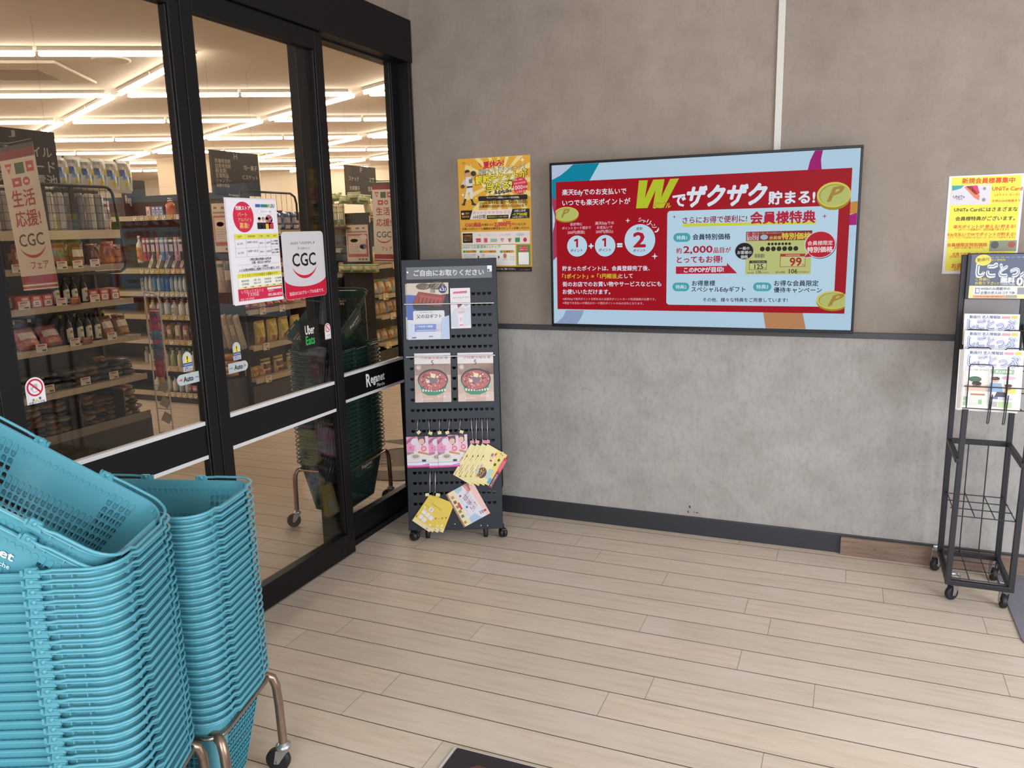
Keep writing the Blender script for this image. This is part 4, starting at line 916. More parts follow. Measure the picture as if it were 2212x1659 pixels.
hook(375, 808, 373, 1010, 345, 1037, .08, .0092, '#dfd3a0', 'chrome hook with a yellow tag, left one of the lower two on the rack'); hook(430, 808, 428, 1010, 455, 1040, -.2, .0102, '#dfd3a0', 'chrome hook with a yellow tag, right one of the lower two on the rack')
def cream_(P1, w, lab, top):
    a = Vector(P1); d1 = Vector((-380, 535)); d2 = Vector((352, 202)) * 1.06
    cs = [tuple(a), tuple(a + d2), tuple(a + d2 + d1 * 1.03), tuple(a + d1 * 1.03)]
    s = leaf(z8d, cs, w, 'cream_flyer', lab, 'flyer', '#e6d79c', .0015, 'cream campaign flyers fanned out on the rack')
    s.Y([(.5, 0), (1, 0), (1, 1), (.9, 1)], '#e2cb6e'); s.up()
    for t, b, c in (('ポイント', .3, .5), ('キャンペーン', .55, .9)): pass
    for i, (a_, b_) in enumerate(((.1, .30), (.13, .62), (.2, .7), (.07, .85))): s.R(a_, b_, a_ + .015, b_ + .2, '#6a5a3a')
    s.E(.12, .36, .03, .03, '#7a5a3a', 10); s.E(.3, .92, .06, .05, '#c9b45a', 12)
    if top:
        s.E(.45, .22, .1, .09, '#d8c0a8'); s.up(); s.E(.43, .2, .045, .05, '#8a6a58', 12); s.E(.55, .14, .035, .05, '#a83a4a', 12); s.E(.5, .36, .06, .03, '#a83a4a', 12); s.E(.78, .06, .09, .08, '#dcc48a'); s.E(.73, .0 + .05, .02, .02, '#4a3426', 8); s.E(.82, .07, .02, .02, '#4a3426', 8); s.E(.79, .24, .05, .045, '#4a3428', 14); s.E(.74, .4, .055, .045, '#4a3428', 14)
        s.E(.42, .78, .2, .16, '#5a2030', 24); s.up(); s.text('プレゼント', s.P(.3, .9), s.P(.42, .58), '#dfc43a', .04, 0, s.wu * .12); s.text('キャンペーン', s.P(.4, .94), s.P(.54, .62), '#eadfae', .02, 0, s.wu * .1)
        s.rrect(*s.P(.62, .86), *s.P(.82, .56), .006, '#a9c4c9'); s.R(.92, .28, 1, .42, '#c9a0cc'); s.rrect(*s.P(.82, .96), *s.P(.96, .78), .004, '#5aa8c4'); s.E(.22, .8, .06, .08, '#a9c8d4', 12); s.E(.26, .62, .05, .06, '#d09ab4', 12); s.E(.93, .62, .04, .05, '#dfc9a0', 12)
    s.done()
# dark red backing sheet of the fan, then the cream ones
cs = [(1772, 560), (2118, 762), (1785, 1372), (1400, 1372)]
s = leaf(z8d, [(1740, 552), (2118, 768), (1735, 1330), (1357, 1114)], .012, 'cream_flyer', 'flyer with a dark red edge showing along the right of the cream fan', 'flyer', '#7d3440', .0025); s.R(.93, .2, .99, .9, '#8f3f4a'); s.done()
cream_((1400, 525), .016, 'leftmost and rearmost of the fanned cream flyers', False); cream_((1510, 528), .018, 'cream flyer second from the left in the fan', False); cream_((1610, 522), .020, 'cream flyer just behind the front one of the fan', False); cream_((1712, 530), .022, 'front cream campaign flyer with pictures, lying over the fanned others', True)
s = leaf(z8d, [(2022, 785), (2085, 820), (1745, 1345), (1682, 1310)], .0235, 'coupon_strip', 'narrow red strip with white lettering along the edge of the cream flyers', 'flyer', '#b03848', .0008)
s.R(0, .5, 1, 1, '#6a2430'); s.up(); s.text('ポイントが当たる', s.P(.5, .95), s.P(.5, .55), '#e8d8d4', .02, 0, s.wu * .5); s.R(.1, .08, .9, .44, '#d8606a'); s.done()
def slanted():
    s = leaf(z8e, [(825, 340), (1360, 72 + 40), (1757, 682), (1250, 1022)], .010, 'leaflet', 'pink and pale blue leaflet hanging aslant at the bottom of the rack', 'leaflet', '#d9d6e0', .003)
    s.Y([(0, 0), (.28, 0), (.28, 1), (0, 1)], '#e3d6a8'); s.R(0, 0, .06, 1, '#cf4656'); s.Y([(.72, 0), (1, 0), (1, 1), (.86, 1), (.8, .4)], '#e6bcb6'); s.Y([(.62, 0), (.85, 0), (.8, .2), (.7, .25)], '#d98a86'); s.Y([(.3, 0), (.6, 0), (.55, .1), (.35, .14)], '#a9c0cc'); s.up()
    s.T('おトクなプレゼント', .62, .18, .92, '#a8466a', .02, .02)
    for i in range(5): s.text(('ポイント祭り', 'キャンペーン', '開催中', '抽選で', '当たる!')[i], s.P(.66 - i * .05, .2 + .02 * i), s.P(.74 - i * .05, .66 + .02 * i), ('#9c2f58', '#7a3a78', '#9c2f58', '#5a6aa0', '#9c2f58')[i], .02, 0, s.wu * .035)
    for i in range(12): s.R(.33 + .02 * (i % 3), .24 + i * .05, .345 + .02 * (i % 3), .28 + i * .05, '#b4b4c0')
    s.E(.4, .22, .04, .03, '#b03a58', 12); s.E(.42, .56, .04, .03, '#3a6aa4', 12); s.Y([(.3, .85), (.55, .8), (.7, 1), (.3, 1)], '#a9bdd8'); s.E(.9, .86, .05, .03, '#b02a4a', 10); s.T('10', .72, .86, .84, '#4a4a52', .02)
    for i, c in enumerate(('#b88a7a', '#8a4a3a', '#a87a5a', '#7a8a5a', '#5a7a9a')): s.R(.1, .12 + i * .14, .2, .2 + i * .14, c)
    s.R(.2, .35, .27, .55, '#c43a48'); s.up(); s.R(.09, .86, .17, .93, '#9a8a6a'); s.done()
slanted()
def yellow_(cs, w, lab, top):
    s = leaf(z8e, cs, w, 'yellow_flyer', lab, 'flyer', '#e0c452', .0015, 'yellow questionnaire flyers on the rack')
    s.R(0, .86, 1, 1, '#e6d3a0'); s.up()
    s.T('アンケートに', .32, .2, .88, '#6a4a26', .02, .05); s.T('ご協力ください', .12, .12, .4, '#8a6aa0', .005, .02)
    s.rrect(*s.P(.36, .44), *s.P(.58, .3), .003, '#e2ddd8'); s.E(.16, .42, .05, .04, '#e8dfc8', 12); s.R(.1, .34, .34, .352, '#a88f3a')
    for a, b in ((.24, .56), (.46, .58), (.68, .6), (.24, .74), (.46, .76)): s.rrect(*s.P(a - .1, b + .07), *s.P(a + .1, b - .07), .005, '#e4e0e4')
    s.up(); s.R(.12, .47, .84, .51, '#e6cf7a'); s.E(.06, .8, .03, .03, '#a8462a', 8); s.E(.88, .52, .03, .03, '#a8462a', 8); s.E(.83, .8, .05, .035, '#ece4cc', 10); s.T('!', .46, .37, .48, '#3a3430', .03); s.R(.75, .92, .85, .98, '#a8a4a0')
    s.done()
def fan(dx, dy, da):
    A, B, C, D = [(545, 375), (893, 580), (520, 1110), (178, 850)]
    piv = Vector(A); c, si = math.cos(da), math.sin(da)
    return [(piv.x + (p[0] - piv.x) * c - (p[1] - piv.y) * si + dx, piv.y + (p[0] - piv.x) * si + (p[1] - piv.y) * c + dy) for p in (A, B, C, D)]
yellow_(fan(110, 25, -.22), .010, 'rearmost of the yellow flyers, fanned out to the right', False); yellow_(fan(70, 15, -.13), .0125, 'yellow flyer between the front and the rear one of the fan', False); yellow_(fan(30, 5, -.05), .015, 'yellow flyer directly behind the front one', False); yellow_(fan(0, 0, 0), .0175, 'front yellow questionnaire flyer hanging at the lower left of the rack', True)
# ================================================================ wire magazine rack on the right
IRON = M('#26252a', .42, .3)
WIRE = M('#34323a', .4, .4)
mr = thing('magazine_rack', 'black square tube magazine rack on casters against the right of the concrete wall', 'rack', (2.615, -.3, 0))
MI = Matrix.Translation((-2.615, .3, 0))
def mp(mb, name, bevel=0): return mb.build(name, mr, MI, bevel)
XL, XR, YF, YB = 2.512, 2.722, -.452, -.142
T = .020
for x in (XL, XR):
    mb = MB(); mb.bar((x, YB, .105), (x + .002, YB + .006, 1.352), T, T, IRON); mp(mb, 'rear_post', .002)
    mb = MB(); a = Vector((x, YF, .105)); b = Vector((x + .012, YF + .02, .80)); c = Vector((x + .012, YB - .018, 1.08))
    mb.bar(a, b, T, T, IRON); mb.bar(b - Vector((0, 0, .006)), c, T * .9, T * .9, IRON); mp(mb, 'front_post', .002)
for z, n in ((.115, 'base_frame'), (.60, 'middle_frame')):
    mb = MB()
    mb.bar((XL, YB, z), (XR, YB, z), T, T, IRON)
    for x in (XL, XR): mb.bar((x, YF, z), (x, YB, z), T * .95, T * .9, IRON)
    if z < .2: mb.bar((XL, YF, z), (XR, YF, z), T, T, IRON)
    mp(mb, n, .002)
def grid(z, name, sag=0):
    mb = MB(); r = .0022
    for k in range(4):
        y = YF + .012 + (YB - YF - .03) * k / 3; mb.tube([(XL, y, z), (XR, y, z)], r, WIRE, 6)
    for k in range(4):
        x = XL + .006 + (XR - XL - .012) * k / 3; mb.tube([(x, YF + .01, z + .004), (x, YB - .01, z + .004)], r, WIRE, 6)
    mp(mb, name)
grid(.38, 'wire_shelf'); grid(.128, 'wire_shelf')
mb = MB()
for k in (1, 2):
    x = XL + (XR - XL) * k / 3; mb.tube([(x, YB - .004, .12), (x + .001, YB - .002, .6)], .0024, WIRE, 6)
mp(mb, 'rear_wire')
for x in (XL + .004, XR - .004):
    mb = MB(); mb.tube([(x, YB - .06, .12), (x, YB - .06, .5), (x + .004, YB - .045, .56), (x, YB - .05, .6)], .0024, WIRE, 6); mp(mb, 'side_wire')
STEEL = M('#c9cacc', .3, .9); RUB = M('#1c1b1e', .55)
def caster(parent, inv, p, yaw, R=.028, w=.020, top=.105, off=.012):
    p = Vector(p); ax = Vector((math.cos(yaw), math.sin(yaw), 0)); fw = Vector((-ax.y, ax.x, 0)); c = p + Vector((0, 0, R)); pv = p - fw * off
    mb = MB(); mb.lathe([(.004, -.012), (.016, -.012), (.020, -.006), (.020, 0)], (pv.x, pv.y, top), STEEL, 14)
    for s_ in (-1, 1):
        o = ax * (s_ * (w / 2 + .004))
        q = [pv - fw * .016, pv + fw * .018, c + fw * .008, c - fw * .006]
        z = [top - .010, top - .010, R - .006, R - .006]
        pts = [Vector((q[i].x, q[i].y, z[i])) + o for i in range(4)]; pts2 = [v + ax * .002 * s_ for v in pts]
        mb.add(pts + pts2, [(0, 1, 2, 3), (4, 5, 6, 7), (0, 1, 5, 4), (1, 2, 6, 5), (2, 3, 7, 6), (3, 0, 4, 7)], STEEL)
    mb.bar(pv + Vector((0, 0, top - .012)) - p * 0 - fw * .0 - ax * (w / 2 + .004) , pv + Vector((0, 0, top - .012)) + ax * (w / 2 + .004), .032, .004, STEEL)
    for v in range(len(mb.v)): pass
    fo = mb.build('caster', parent, inv)
    m2 = MB(); m2.lathe([(.005, -w / 2), (R * .72, -w / 2), (R * .95, -w / 2 * .85), (R, -w * .3), (R, w * .3), (R * .95, w / 2 * .85), (R * .72, w / 2), (.005, w / 2)], c, RUB, 22, ax)
    m2.lathe([(.0, -w / 2 - .006), (.004, -w / 2 - .006), (.004, w / 2 + .006), (0, w / 2 + .006)], c, STEEL, 10, ax)
    m2.build('wheel', fo)
    return fo
caster(mr, MI, (XL + .028, YF + .100, 0), 2.3); caster(mr, MI, (XR - .006, YF + .088, 0), .15); caster(mr, MI, (XL - .006, YB + .070, 0), 2.5); caster(mr, MI, (XR - .004, YB + .04, 0), .2)
# sign board
zR = zoomA(2012, 530, 4.147)
sy = YB - .022
mb = MB(); p = hy(*zR(330, 72), sy); q = hy(*zR(335, 480), sy); sx1 = p.x + .300
mb.bx(p.x, sx1, sy, sy + .012, q.z, p.z, IRON); mp(mb, 'sign_frame', .002)
p2 = hy(*zR(310, 612), sy); mb = MB(); mb.bx(XL + .012, XR - .01, sy + .008, sy + .011, p2.z - .26, q.z, M('#7b7577', .6)); mp(mb, 'backing_panel')
C0 = hy(*zR(600, 275), sy - .0012); s = Sheet(C0, XU, ZU); s.z = zR
a = s.px(362, 82); b = s.px(362, 474); u1 = sx1 - C0.x - .012
s.board(a[0], b[1], u1, a[1], '#5a6276', .001); BL_ = '#39415f'
s.pell(465, 132, 72, 50, '#d8c65a', 24); s.rect(a[0], b[1], u1, s.px(362, 362)[1], '#d8cf9a'); s.up(); s.prect(375, 368, 900, 440, '#d9d9de'); s.prect(375, 446, 660, 472, '#d99a8a'); s.prect(664, 446, 765, 472, '#9a9a98'); s.up()
s.ptext('動画付', 412, 132, 522, 122, '#8a7a3a', .02); s.ptext('求人情報誌', 535, 132, 665, 128, '#b5a65a', .02); s.ptext('長崎・福岡・佐賀・熊本・大分・宮崎・鹿児島', 528, 108, 860, 104, '#a9b0c2', .005)
s.ptext('しごとっぷ', 405, 222, 905, 225, '#d9dbe4', .10, 0, 118); s.up(); s.ptext('しごとっぷ', 412, 222, 898, 225, '#6a7086', .06, 0, 100); s.up(); s.ptext('しごとっぷ', 418, 222, 892, 225, '#dcdee6', .02, 0, 88); s.up()
s.ptext('ご自由に', 395, 300, 525, 302, '#d8c65a', .02); s.ptext('お取り下さい!', 390, 338, 602, 340, '#d8c65a', .02); s.prect(612, 285, 755, 362, '#6c7488'); s.up(); s.ptext('無料', 620, 310, 745, 314, '#e4e6ec', .04); s.ptext('TAKE FREE', 625, 348, 745, 350, '#c9ccd6', .005); s.ptext('0円', 765, 322, 925, 324, '#dfe1e8', .05)
s.ptext('WEBのみ掲載中の', 442, 388, 705, 388, '#6a6c86', .015); s.ptext('企業の求人はコチラ▶', 440, 424, 750, 424, '#6a6c86', .015); s.prect(395, 380, 428, 432, '#7a7c8a'); s.up(); s.prect(400, 388, 423, 424, '#d9d9de'); s.prect(775, 378, 840, 438, '#8f8f94')
s.ptext('スマホでかんたん検索・動画で職場を見よう', 385, 459, 655, 459, '#b0605a', .005)
o = s.build('sign_print', mr); o['label'] = 'blue print with white rounded lettering'
# wire pockets
def pocket(zpx0, zpx1, y, name='wire_pocket'):
    mb = MB(); r = .0021
    z0 = hy(2100, zpx0, y).z; z1 = hy(2100, zpx1, y).z
    for xs in ((0.0, .075), (.122, .205)):
        a, b = XL + .012 + xs[0], XL + .012 + xs[1]
        mb.tube([(a, y, z0), (a, y, z1 - .006), (a + .006, y, z1), (b - .006, y, z1), (b, y, z1 - .006), (b, y, z0)], r, WIRE, 6)
    mb.tube([(XL, y, z0), (XR, y, z0)], r, WIRE, 6); mb.tube([(XL, y, (z0 + z1) / 2), (XR, y, (z0 + z1) / 2)], r, WIRE, 6)
    for a in (XL + .02, XL + .10, XL + .19): mb.tube([(a, y, z0), (a, y + .07, z0 - .004)], r, WIRE, 6)
    mp(mb, name)
pocket(882, 787, -.452); pocket(845, 750, -.365); pocket(807, 712, -.285)
mb = MB()
for k in (.078, .128):
    for d in (0, .006):
        a = XL + .008 + k + d; mb.tube([(a, -.456, .86), (a - .004, -.452, .75 + d * .5)], .002, WIRE, 6)
    mb.tube([(XL + .004 + k, -.452, .75), (XL + .010 + k, -.452, .752)], .002, WIRE, 6)
    mb.tube([(XL + .008 + k, -.456, .86), (XL + .008 + k, -.452, .962)], .002, WIRE, 6)
mp(mb, 'divider_wire')
def mag(TL, BR, y, lab, th, offs=(0,), full=False):
    p = hy(*zR(*TL), y); q = hy(*zR(*BR), y)
    cx, cz = (p.x + q.x) / 2, (p.z + q.z) / 2; hu, hv = (q.x - p.x) / 2, (p.z - q.z) / 2
    V = Vector((0, .10, 1)).normalized()
    s = Sheet((cx, y, cz), XU, V); s.z = zR
    for k, o_ in enumerate(offs): s.mb.bx(-hu + o_, hu + o_ * .5, -hv - .002 * k, hv - .001 * k, -th * (k + 1) + .0004, -th * k, PA('#dcd8d4'))
    s.up(); s.P = lambda a, b: (-hu + 2 * hu * a, hv - 2 * hv * b)
    k = hv * 2; w = hu * 2
    def TT(t, a, b, c, col, bold=.01, h=None): s.text(t, s.P(a, b / k), s.P(c, b / k), col, bold, 0, h)
    s.rect(*s.P(.06, .004 / k), *s.P(.98, 0.075 / k), '#d9d8dc'); s.up()
    TT('動画付 求人情報誌', .10, .012, .66, '#5a5a8a', .02); s.rect(*s.P(.68, .017 / k), *s.P(.83, .008 / k), '#d0909a'); s.rect(*s.P(.85, .017 / k), *s.P(.96, .006 / k), '#c9b85a')
    TT('しごとっぷ', .08, .041, .93, '#9d9fc4', .10, .040); s.up(); TT('しごとっぷ', .09, .041, .92, '#dcdcea', .075, .036); s.up(); TT('しごとっぷ', .10, .041, .91, '#4a4a8c', .048, .032); s.up(); TT('しごとっぷ', .107, .041, .903, '#d5d7ea', .006, .030); s.up()
    if full:
        s.rect(*s.P(.02, .99), *s.P(.96, .36), '#e0dfd8'); s.up(); s.rect(*s.P(.48, .40), *s.P(.86, .32), '#8fae8c'); s.up(); TT('求人特集号', .55, .36 * k, .82, '#e4ecdf', .02); TT('新しい仕事、見つけよう', .1, .34 * k, .44, '#8fae8c', .01)
        s.ell(*s.P(.22, .5), w * .11, k * .05, '#4a6650', 14); s.ell(*s.P(.25, .57), w * .085, k * .035, '#3c3434', 14); s.rect(*s.P(.08, .7), *s.P(.46, .59), '#d0b3a0'); s.ell(*s.P(.25, .6), w * .07, k * .03, '#d9b8a4', 14); s.up()
        s.ell(*s.P(.56, .5), w * .07, k * .045, '#c9a492', 14); s.ell(*s.P(.56, .475), w * .075, k * .03, '#3a3238', 14); s.poly([s.P(.44, .70), s.P(.48, .55), s.P(.66, .55), s.P(.7, .70)], '#8aa2bd'); s.ell(*s.P(.78, .62), w * .06, k * .04, '#c9a088', 14); s.ell(*s.P(.78, .585), w * .065, k * .025, '#5a3c34', 14); s.poly([s.P(.7, .72), s.P(.74, .63), s.P(.9, .63), s.P(.92, .72)], '#d8c27a'); s.up(); s.poly([s.P(.56, .78), s.P(.60, .695), s.P(.74, .7), s.P(.76, .78)], '#4a4a58'); s.rect(*s.P(.16, .77), *s.P(.4, .74), '#a8785a'); s.ell(*s.P(.78, .46), w * .12, k * .03, '#dfa8b8', 14)
        for a, b, c, d, col in ((.04, .8, .12, .87, '#8fae8c'), (.04, .88, .12, .95, '#8fae8c'), (.15, .8, .28, .87, '#cfc9c4'), (.15, .88, .28, .95, '#c9c4bf'), (.3, .84, .36, .92, '#8fae8c'), (.38, .84, .48, .94, '#cfc9c4'), (.5, .78, .62, .82, '#6a70a0'), (.52, .86, .62, .95, '#a9a6a2'), (.64, .79, .86, .83, '#b5b8cf'), (.64, .86, .86, .96, '#a9c290')): s.rect(*s.P(a, d), *s.P(c, b), col)
    tag(s.build('magazine'), lab, 'magazine', 'job magazines in the wire rack')
mag((298, 612), (770, 900), -.272, 'job magazine in the rearmost, highest pocket of the wire rack', .006)
mag((300, 762), (772, 1050), -.352, 'job magazine in the middle pocket of the wire rack', .006)
mag((298, 930), (786, 1482), -.440, 'front job magazine with a cover photo, in the lowest pocket of the wire rack', .004, (0, -.004, -.008, -.014, -.010, -.006), True)

# ================================================================ shopping baskets
TEAL = M('#589eae', .30, 0, .5)
DEEP = M('#22433f', .4, 0, .45)
WHITE_INK = M('#e9f0f4', .5)
BL, BWd, BH = .470, .300, .262          # rim length, rim width, depth
def rrloop(hx_, hy_, r, z, n=6, step=0.0):
    pts = []
    for cx, cy, a0 in ((hx_ - r, hy_ - r, 0), (-hx_ + r, hy_ - r, 90), (-hx_ + r, -hy_ + r, 180), (hx_ - r, -hy_ + r, 270)):
        if step and a0 in (0, 180):     # the short ends step outward in the middle for the hands
            pass
        for i in range(n + 1):
            t = math.radians(a0 + 90 * i / n); pts.append(Vector((cx + r * math.cos(t), cy + r * math.sin(t), z)))
        if step and a0 == 90:
            s_ = -1
            for y in (.075, .062, -.062, -.075): pts.append(Vector((-hx_ - (step if abs(y) < .07 else 0), y, z - (.005 if abs(y) < .07 else 0))))
        if step and a0 == 270:
            for y in (-.075, -.062, .062, .075): pts.append(Vector((hx_ + (step if abs(y) < .07 else 0), y, z - (.005 if abs(y) < .07 else 0))))
    return pts
def basket_parts(mat):
    mb = MB()
    HX, HY = BL / 2 - .009, BWd / 2 - .009        # inner opening
    bx_, by_ = .172, .098                          # bottom half sizes
    rt, rb = .052, .040
    # four perforated walls (bilinear sheets)
    def wall(A, B, C, D, nc, nr, long):            # A top-left, B top-right, C bottom-right, D bottom-left ; outward normal n
        A, B, C, D = map(Vector, (A, B, C, D)); nrm = (B - A).cross(D - A).normalized()
        if nrm.dot((A + B + C + D) / 4 - Vector((0, 0, -BH / 2))) < 0: nrm = -nrm
        def P(u, v, d=0.0):
            return (A * (1 - u) + B * u) * v + (D * (1 - u) + C * u) * (1 - v) + nrm * d
        m0, m1 = .035, .055
        mb.add([P(0, 1), P(1, 1), P(1, 1 - m1), P(0, 1 - m1)], [(0, 1, 2, 3)], mat); mb.add([P(0, m0), P(1, m0), P(1, 0), P(0, 0)], [(0, 1, 2, 3)], mat)
        for r in range(nr):
            for c in range(nc):
                u0, u1 = c / nc, (c + 1) / nc; v1 = 1 - m1 - (1 - m0 - m1) * r / nr; v0 = 1 - m1 - (1 - m0 - m1) * (r + 1) / nr
                mid = long and .19 < (c + .5) / nc < .81
                typ = 2
                if r == 0: typ = 1
                if mid and r in (0,): typ = 3
                if mid and r == 1: typ = 0
                if mid and r == 2: typ = 1
                Q = lambda x, y, d=0.0: P(u0 + (u1 - u0) * x, v0 + (v1 - v0) * y, d)
                if typ in (0, 4):
                    mb.add([Q(0, 0), Q(1, 0), Q(1, 1), Q(0, 1)], [(0, 1, 2, 3)], mat); continue
                wx, yc0, yc1, cap = .37, .20, .80, .16
                if typ == 3: yc0, yc1, b0, b1 = .70, .72, .705, .715
                else: b0, b1 = .42, .58
                angs = [0, 30, 60, 90, 120, 150, 180]
                st = [(.5 + wx, b0), (.5 + wx, b1)] + [(.5 + wx * math.cos(math.radians(a)), yc1 + cap * math.sin(math.radians(a))) for a in angs] + [(.5 - wx, b1), (.5 - wx, b0)] + [(.5 - wx * math.cos(math.radians(a)), yc0 - cap * math.sin(math.radians(a))) for a in angs]
                ot = [(1, b0), (1, b1)] + [(1, yc1), (1, 1), (.8, 1), (.5, 1), (.2, 1), (0, 1), (0, yc1)] + [(0, b1), (0, b0)] + [(0, yc0), (0, 0), (.2, 0), (.5, 0), (.8, 0), (1, 0), (1, yc0)]
                n = 18; dep = .0016
                vs = [Q(*p) for p in ot] + [Q(*p) for p in st] + [Q(p[0], p[1], dep) for p in st]
                fs = [(i, (i + 1) % n, n + (i + 1) % n, n + i) for i in range(n)] + [(n + i, n + (i + 1) % n, 2 * n + (i + 1) % n, 2 * n + i) for i in range(n)]
                if typ == 3: fs.append(tuple(range(2 * n, 3 * n)))
                elif typ == 1: fs.append(tuple(2 * n + i for i in (0, 1, 2, 3, 4, 5, 6, 7, 8, 9, 10)))
                else: fs.append(tuple(2 * n + i for i in (0, 1, 9, 10)))
                mb.add(vs, fs, mat)
    zt, zb = -.004, -BH
    def top(sx, sy, ax): return (sx * (HX - (rt if ax == 'x' else 0)), sy * (HY - (rt if ax == 'y' else 0)), zt)
    def bot(sx, sy, ax): return (sx * (bx_ - (rb if ax == 'x' else 0)), sy * (by_ - (rb if ax == 'y' else 0)), zb)
    wall(top(-1, -1, 'x'), top(1, -1, 'x'), bot(1, -1, 'x'), bot(-1, -1, 'x'), 22, 7, True)
    wall(top(1, 1, 'x'), top(-1, 1, 'x'), bot(-1, 1, 'x'), bot(1, 1, 'x'), 22, 7, True)
    wall(top(1, -1, 'y'), top(1, 1, 'y'), bot(1, 1, 'y'), bot(1, -1, 'y'), 11, 7, False)
    wall(top(-1, 1, 'y'), top(-1, -1, 'y'), bot(-1, -1, 'y'), bot(-1, 1, 'y'), 11, 7, False)
    # rounded corners
    for sx, sy, a0 in ((1, 1, 0), (-1, 1, 90), (-1, -1, 180), (1, -1, 270)):
        vs = []
        for i in range(7):
            t = math.radians(a0 + 15 * i)
            vs.append((sx * (HX - rt) + rt * math.cos(t), sy * (HY - rt) + rt * math.sin(t), zt)); vs.append((sx * (bx_ - rb) + rb * math.cos(t), sy * (by_ - rb) + rb * math.sin(t), zb))
        mb.add(vs, [(2 * i, 2 * i + 2, 2 * i + 3, 2 * i + 1) for i in range(6)], mat, True)
    # bottom
    lo = rrloop(bx_, by_, rb, zb); mb.add(lo, [tuple(range(len(lo)))], mat)
    for i in range(9):
        x = -.16 + .04 * i; mb.bx(x - .002, x + .002, -by_ + .01, by_ - .01, zb, zb + .004, mat)
    # rim flange: inner lip, flat top, downturned edge
    rings = [rrloop(HX, HY, rt, -.006), rrloop(HX + .001, HY + .001, rt, .0), rrloop(HX + .006, HY + .006, rt + .006, .0012, 6, .006), rrloop(BL / 2, BWd / 2, rt + .012, -.0008, 6, .007), rrloop(BL / 2 + .0004, BWd / 2 + .0004, rt + .012, -.0024, 6, .007), rrloop(BL / 2 - .002, BWd / 2 - .002, rt + .011, -.0028, 6, .007), rrloop(HX + .002, HY + .002, rt + .002, -.0018)]
    full = rrloop(HX + .006, HY + .006, rt + .006, 0, 6, .006)
    def expand(r):      # give plain loops the extra vertices of the stepped ones
        if len(r) == len(full): return r
        out = []; k = 7
        out += r[:14]
        a, b = r[13], r[14]
        out += [a + (b - a) * t for t in (.15, .2, .8, .85)]
        out += r[14:28]
        a, b = r[27], r[0]
        out += [a + (b - a) * t for t in (.15, .2, .8, .85)]
        return out
    rings = [expand(r) for r in rings]; n = len(rings[0])
    for i in range(len(rings) - 1):
        mb.add(rings[i] + rings[i + 1], [(k, (k + 1) % n, n + (k + 1) % n, n + k) for k in range(n)], mat, True)
    # small ribs under the flange
    for x, y, ax in [(sx * a, sy * (BWd / 2 - .004), 0) for sx in (-1, 1) for sy in (-1, 1) for a in (.155, .115)] + [(sx * (BL / 2 - .004), sy * a, 1) for sx in (-1, 1) for sy in (-1, 1) for a in (.088,)] + [(sx * .207, sy * .124, 2) for sx in (-1, 1) for sy in (-1, 1)]:
        d = ((.0022, .008), (.008, .0022), (.0035, .0035))[ax]; mb.box((x, y, -.0058), (d[0], d[1], .0075), mat)
    # handle lugs
    for sx in (-1, 1):
        for sy in (-1, 1):
            x, y = sx * .080, sy * (BWd / 2 - .001)
            mb.prism([(-.017, -.007), (.017, -.007), (.011, .0128), (-.011, .0128)], (x, y - .003, 0), XU, ZU, (0, .006, 0), mat)
            mb.box((x - sx * .016, y + sy * .004, .004), (.005, .007, .012), mat)
            mb.lathe([(0, -.005), (.0045, -.005), (.0045, .009), (0, .009)], (x, y + sy * .0, .007), mat, 10, (0, sy, 0))
    body = mb.mesh('basket_body')
    # lettering on the blank middle of both long sides
    letter = []
    for sy in (-1, 1):
        lt = MB()
        nrm = Vector((0, sy, -.12)); V = Vector((0, sy * (by_ - HY) / (zb - zt) , 1)).normalized() if False else Vector((0, sy * (HY - by_) / (BH - .004), 1)).normalized()
        U = Vector((-sy, 0, 0)) if sy > 0 else Vector((1, 0, 0))
        s = Sheet((0, sy * (HY - .0075 + .0012), -.062), U, V); s.mk = lambda c: WHITE_INK
        s.text('Reganet', (-.043, .002), (.067, .006), 'w', .025, 0, .026); s.text('Marche', (.022, -.018), (.067, -.016), 'w', .01)
        m = s.m4(); lt.add([m @ Vector(v) for v in s.mb.v], s.mb.f, WHITE_INK)
        letter.append(lt.mesh('basket_lettering'))
    hs = []
    for sx in (-1, 1):
        pts = []
        y0 = BWd / 2 + .0045; x0 = BL / 2 + .0035; r = .058
        half = [(.083, y0 - .003, .0062), (.095, y0 + .0005, .0062), (.108, y0 + .001, .0066), (.122, y0 - .001, .0084)]
        for i in range(7):
            t = math.radians(90 - 15 * i); half.append((x0 - r + r * math.cos(t), y0 - .001 - r + r * math.sin(t), .0084))
        half += [(x0, .080, .0084), (x0 + .0075, .066, .0055), (x0 + .0075, .03, .0055)]
        pts = half + [(x, -y, z) for x, y, z in half[::-1]]
        h = MB(); h.tube([(sx * x, y, z) for x, y, z in pts], .0034, mat, 8)
        hs.append(h.mesh('basket_handle'))
    return body, letter, hs
MESH = {}
def basket(mat, m4, label, group, key, lettering=True):
    if key not in MESH: MESH[key] = basket_parts(mat)
    body, letter, hs = MESH[key]
    t = bpy.data.objects.new('shopping_basket', body); COL.objects.link(t); t.matrix_world = m4
    tag(t, label, 'shopping basket', group)
    for h in hs:
        o = bpy.data.objects.new('handle', h); COL.objects.link(o); o.parent = t
    for l in letter:
        o = bpy.data.objects.new('lettering', l); COL.objects.link(o); o.parent = t
    return t
def pose(c, th, ph=0.0, ro=0.0):
    L = Vector((math.cos(th), math.sin(th), 0)); Sx = Vector((-L.y, L.x, 0)); U = Vector((0, 0, 1))
    L2 = L * math.cos(ph) - U * math.sin(ph); U2 = L * math.sin(ph) + U * math.cos(ph)
    S2 = Sx * math.cos(ro) + U2 * math.sin(ro); U3 = -Sx * math.sin(ro) + U2 * math.cos(ro)
    return frame4(c, L2, S2, U3)
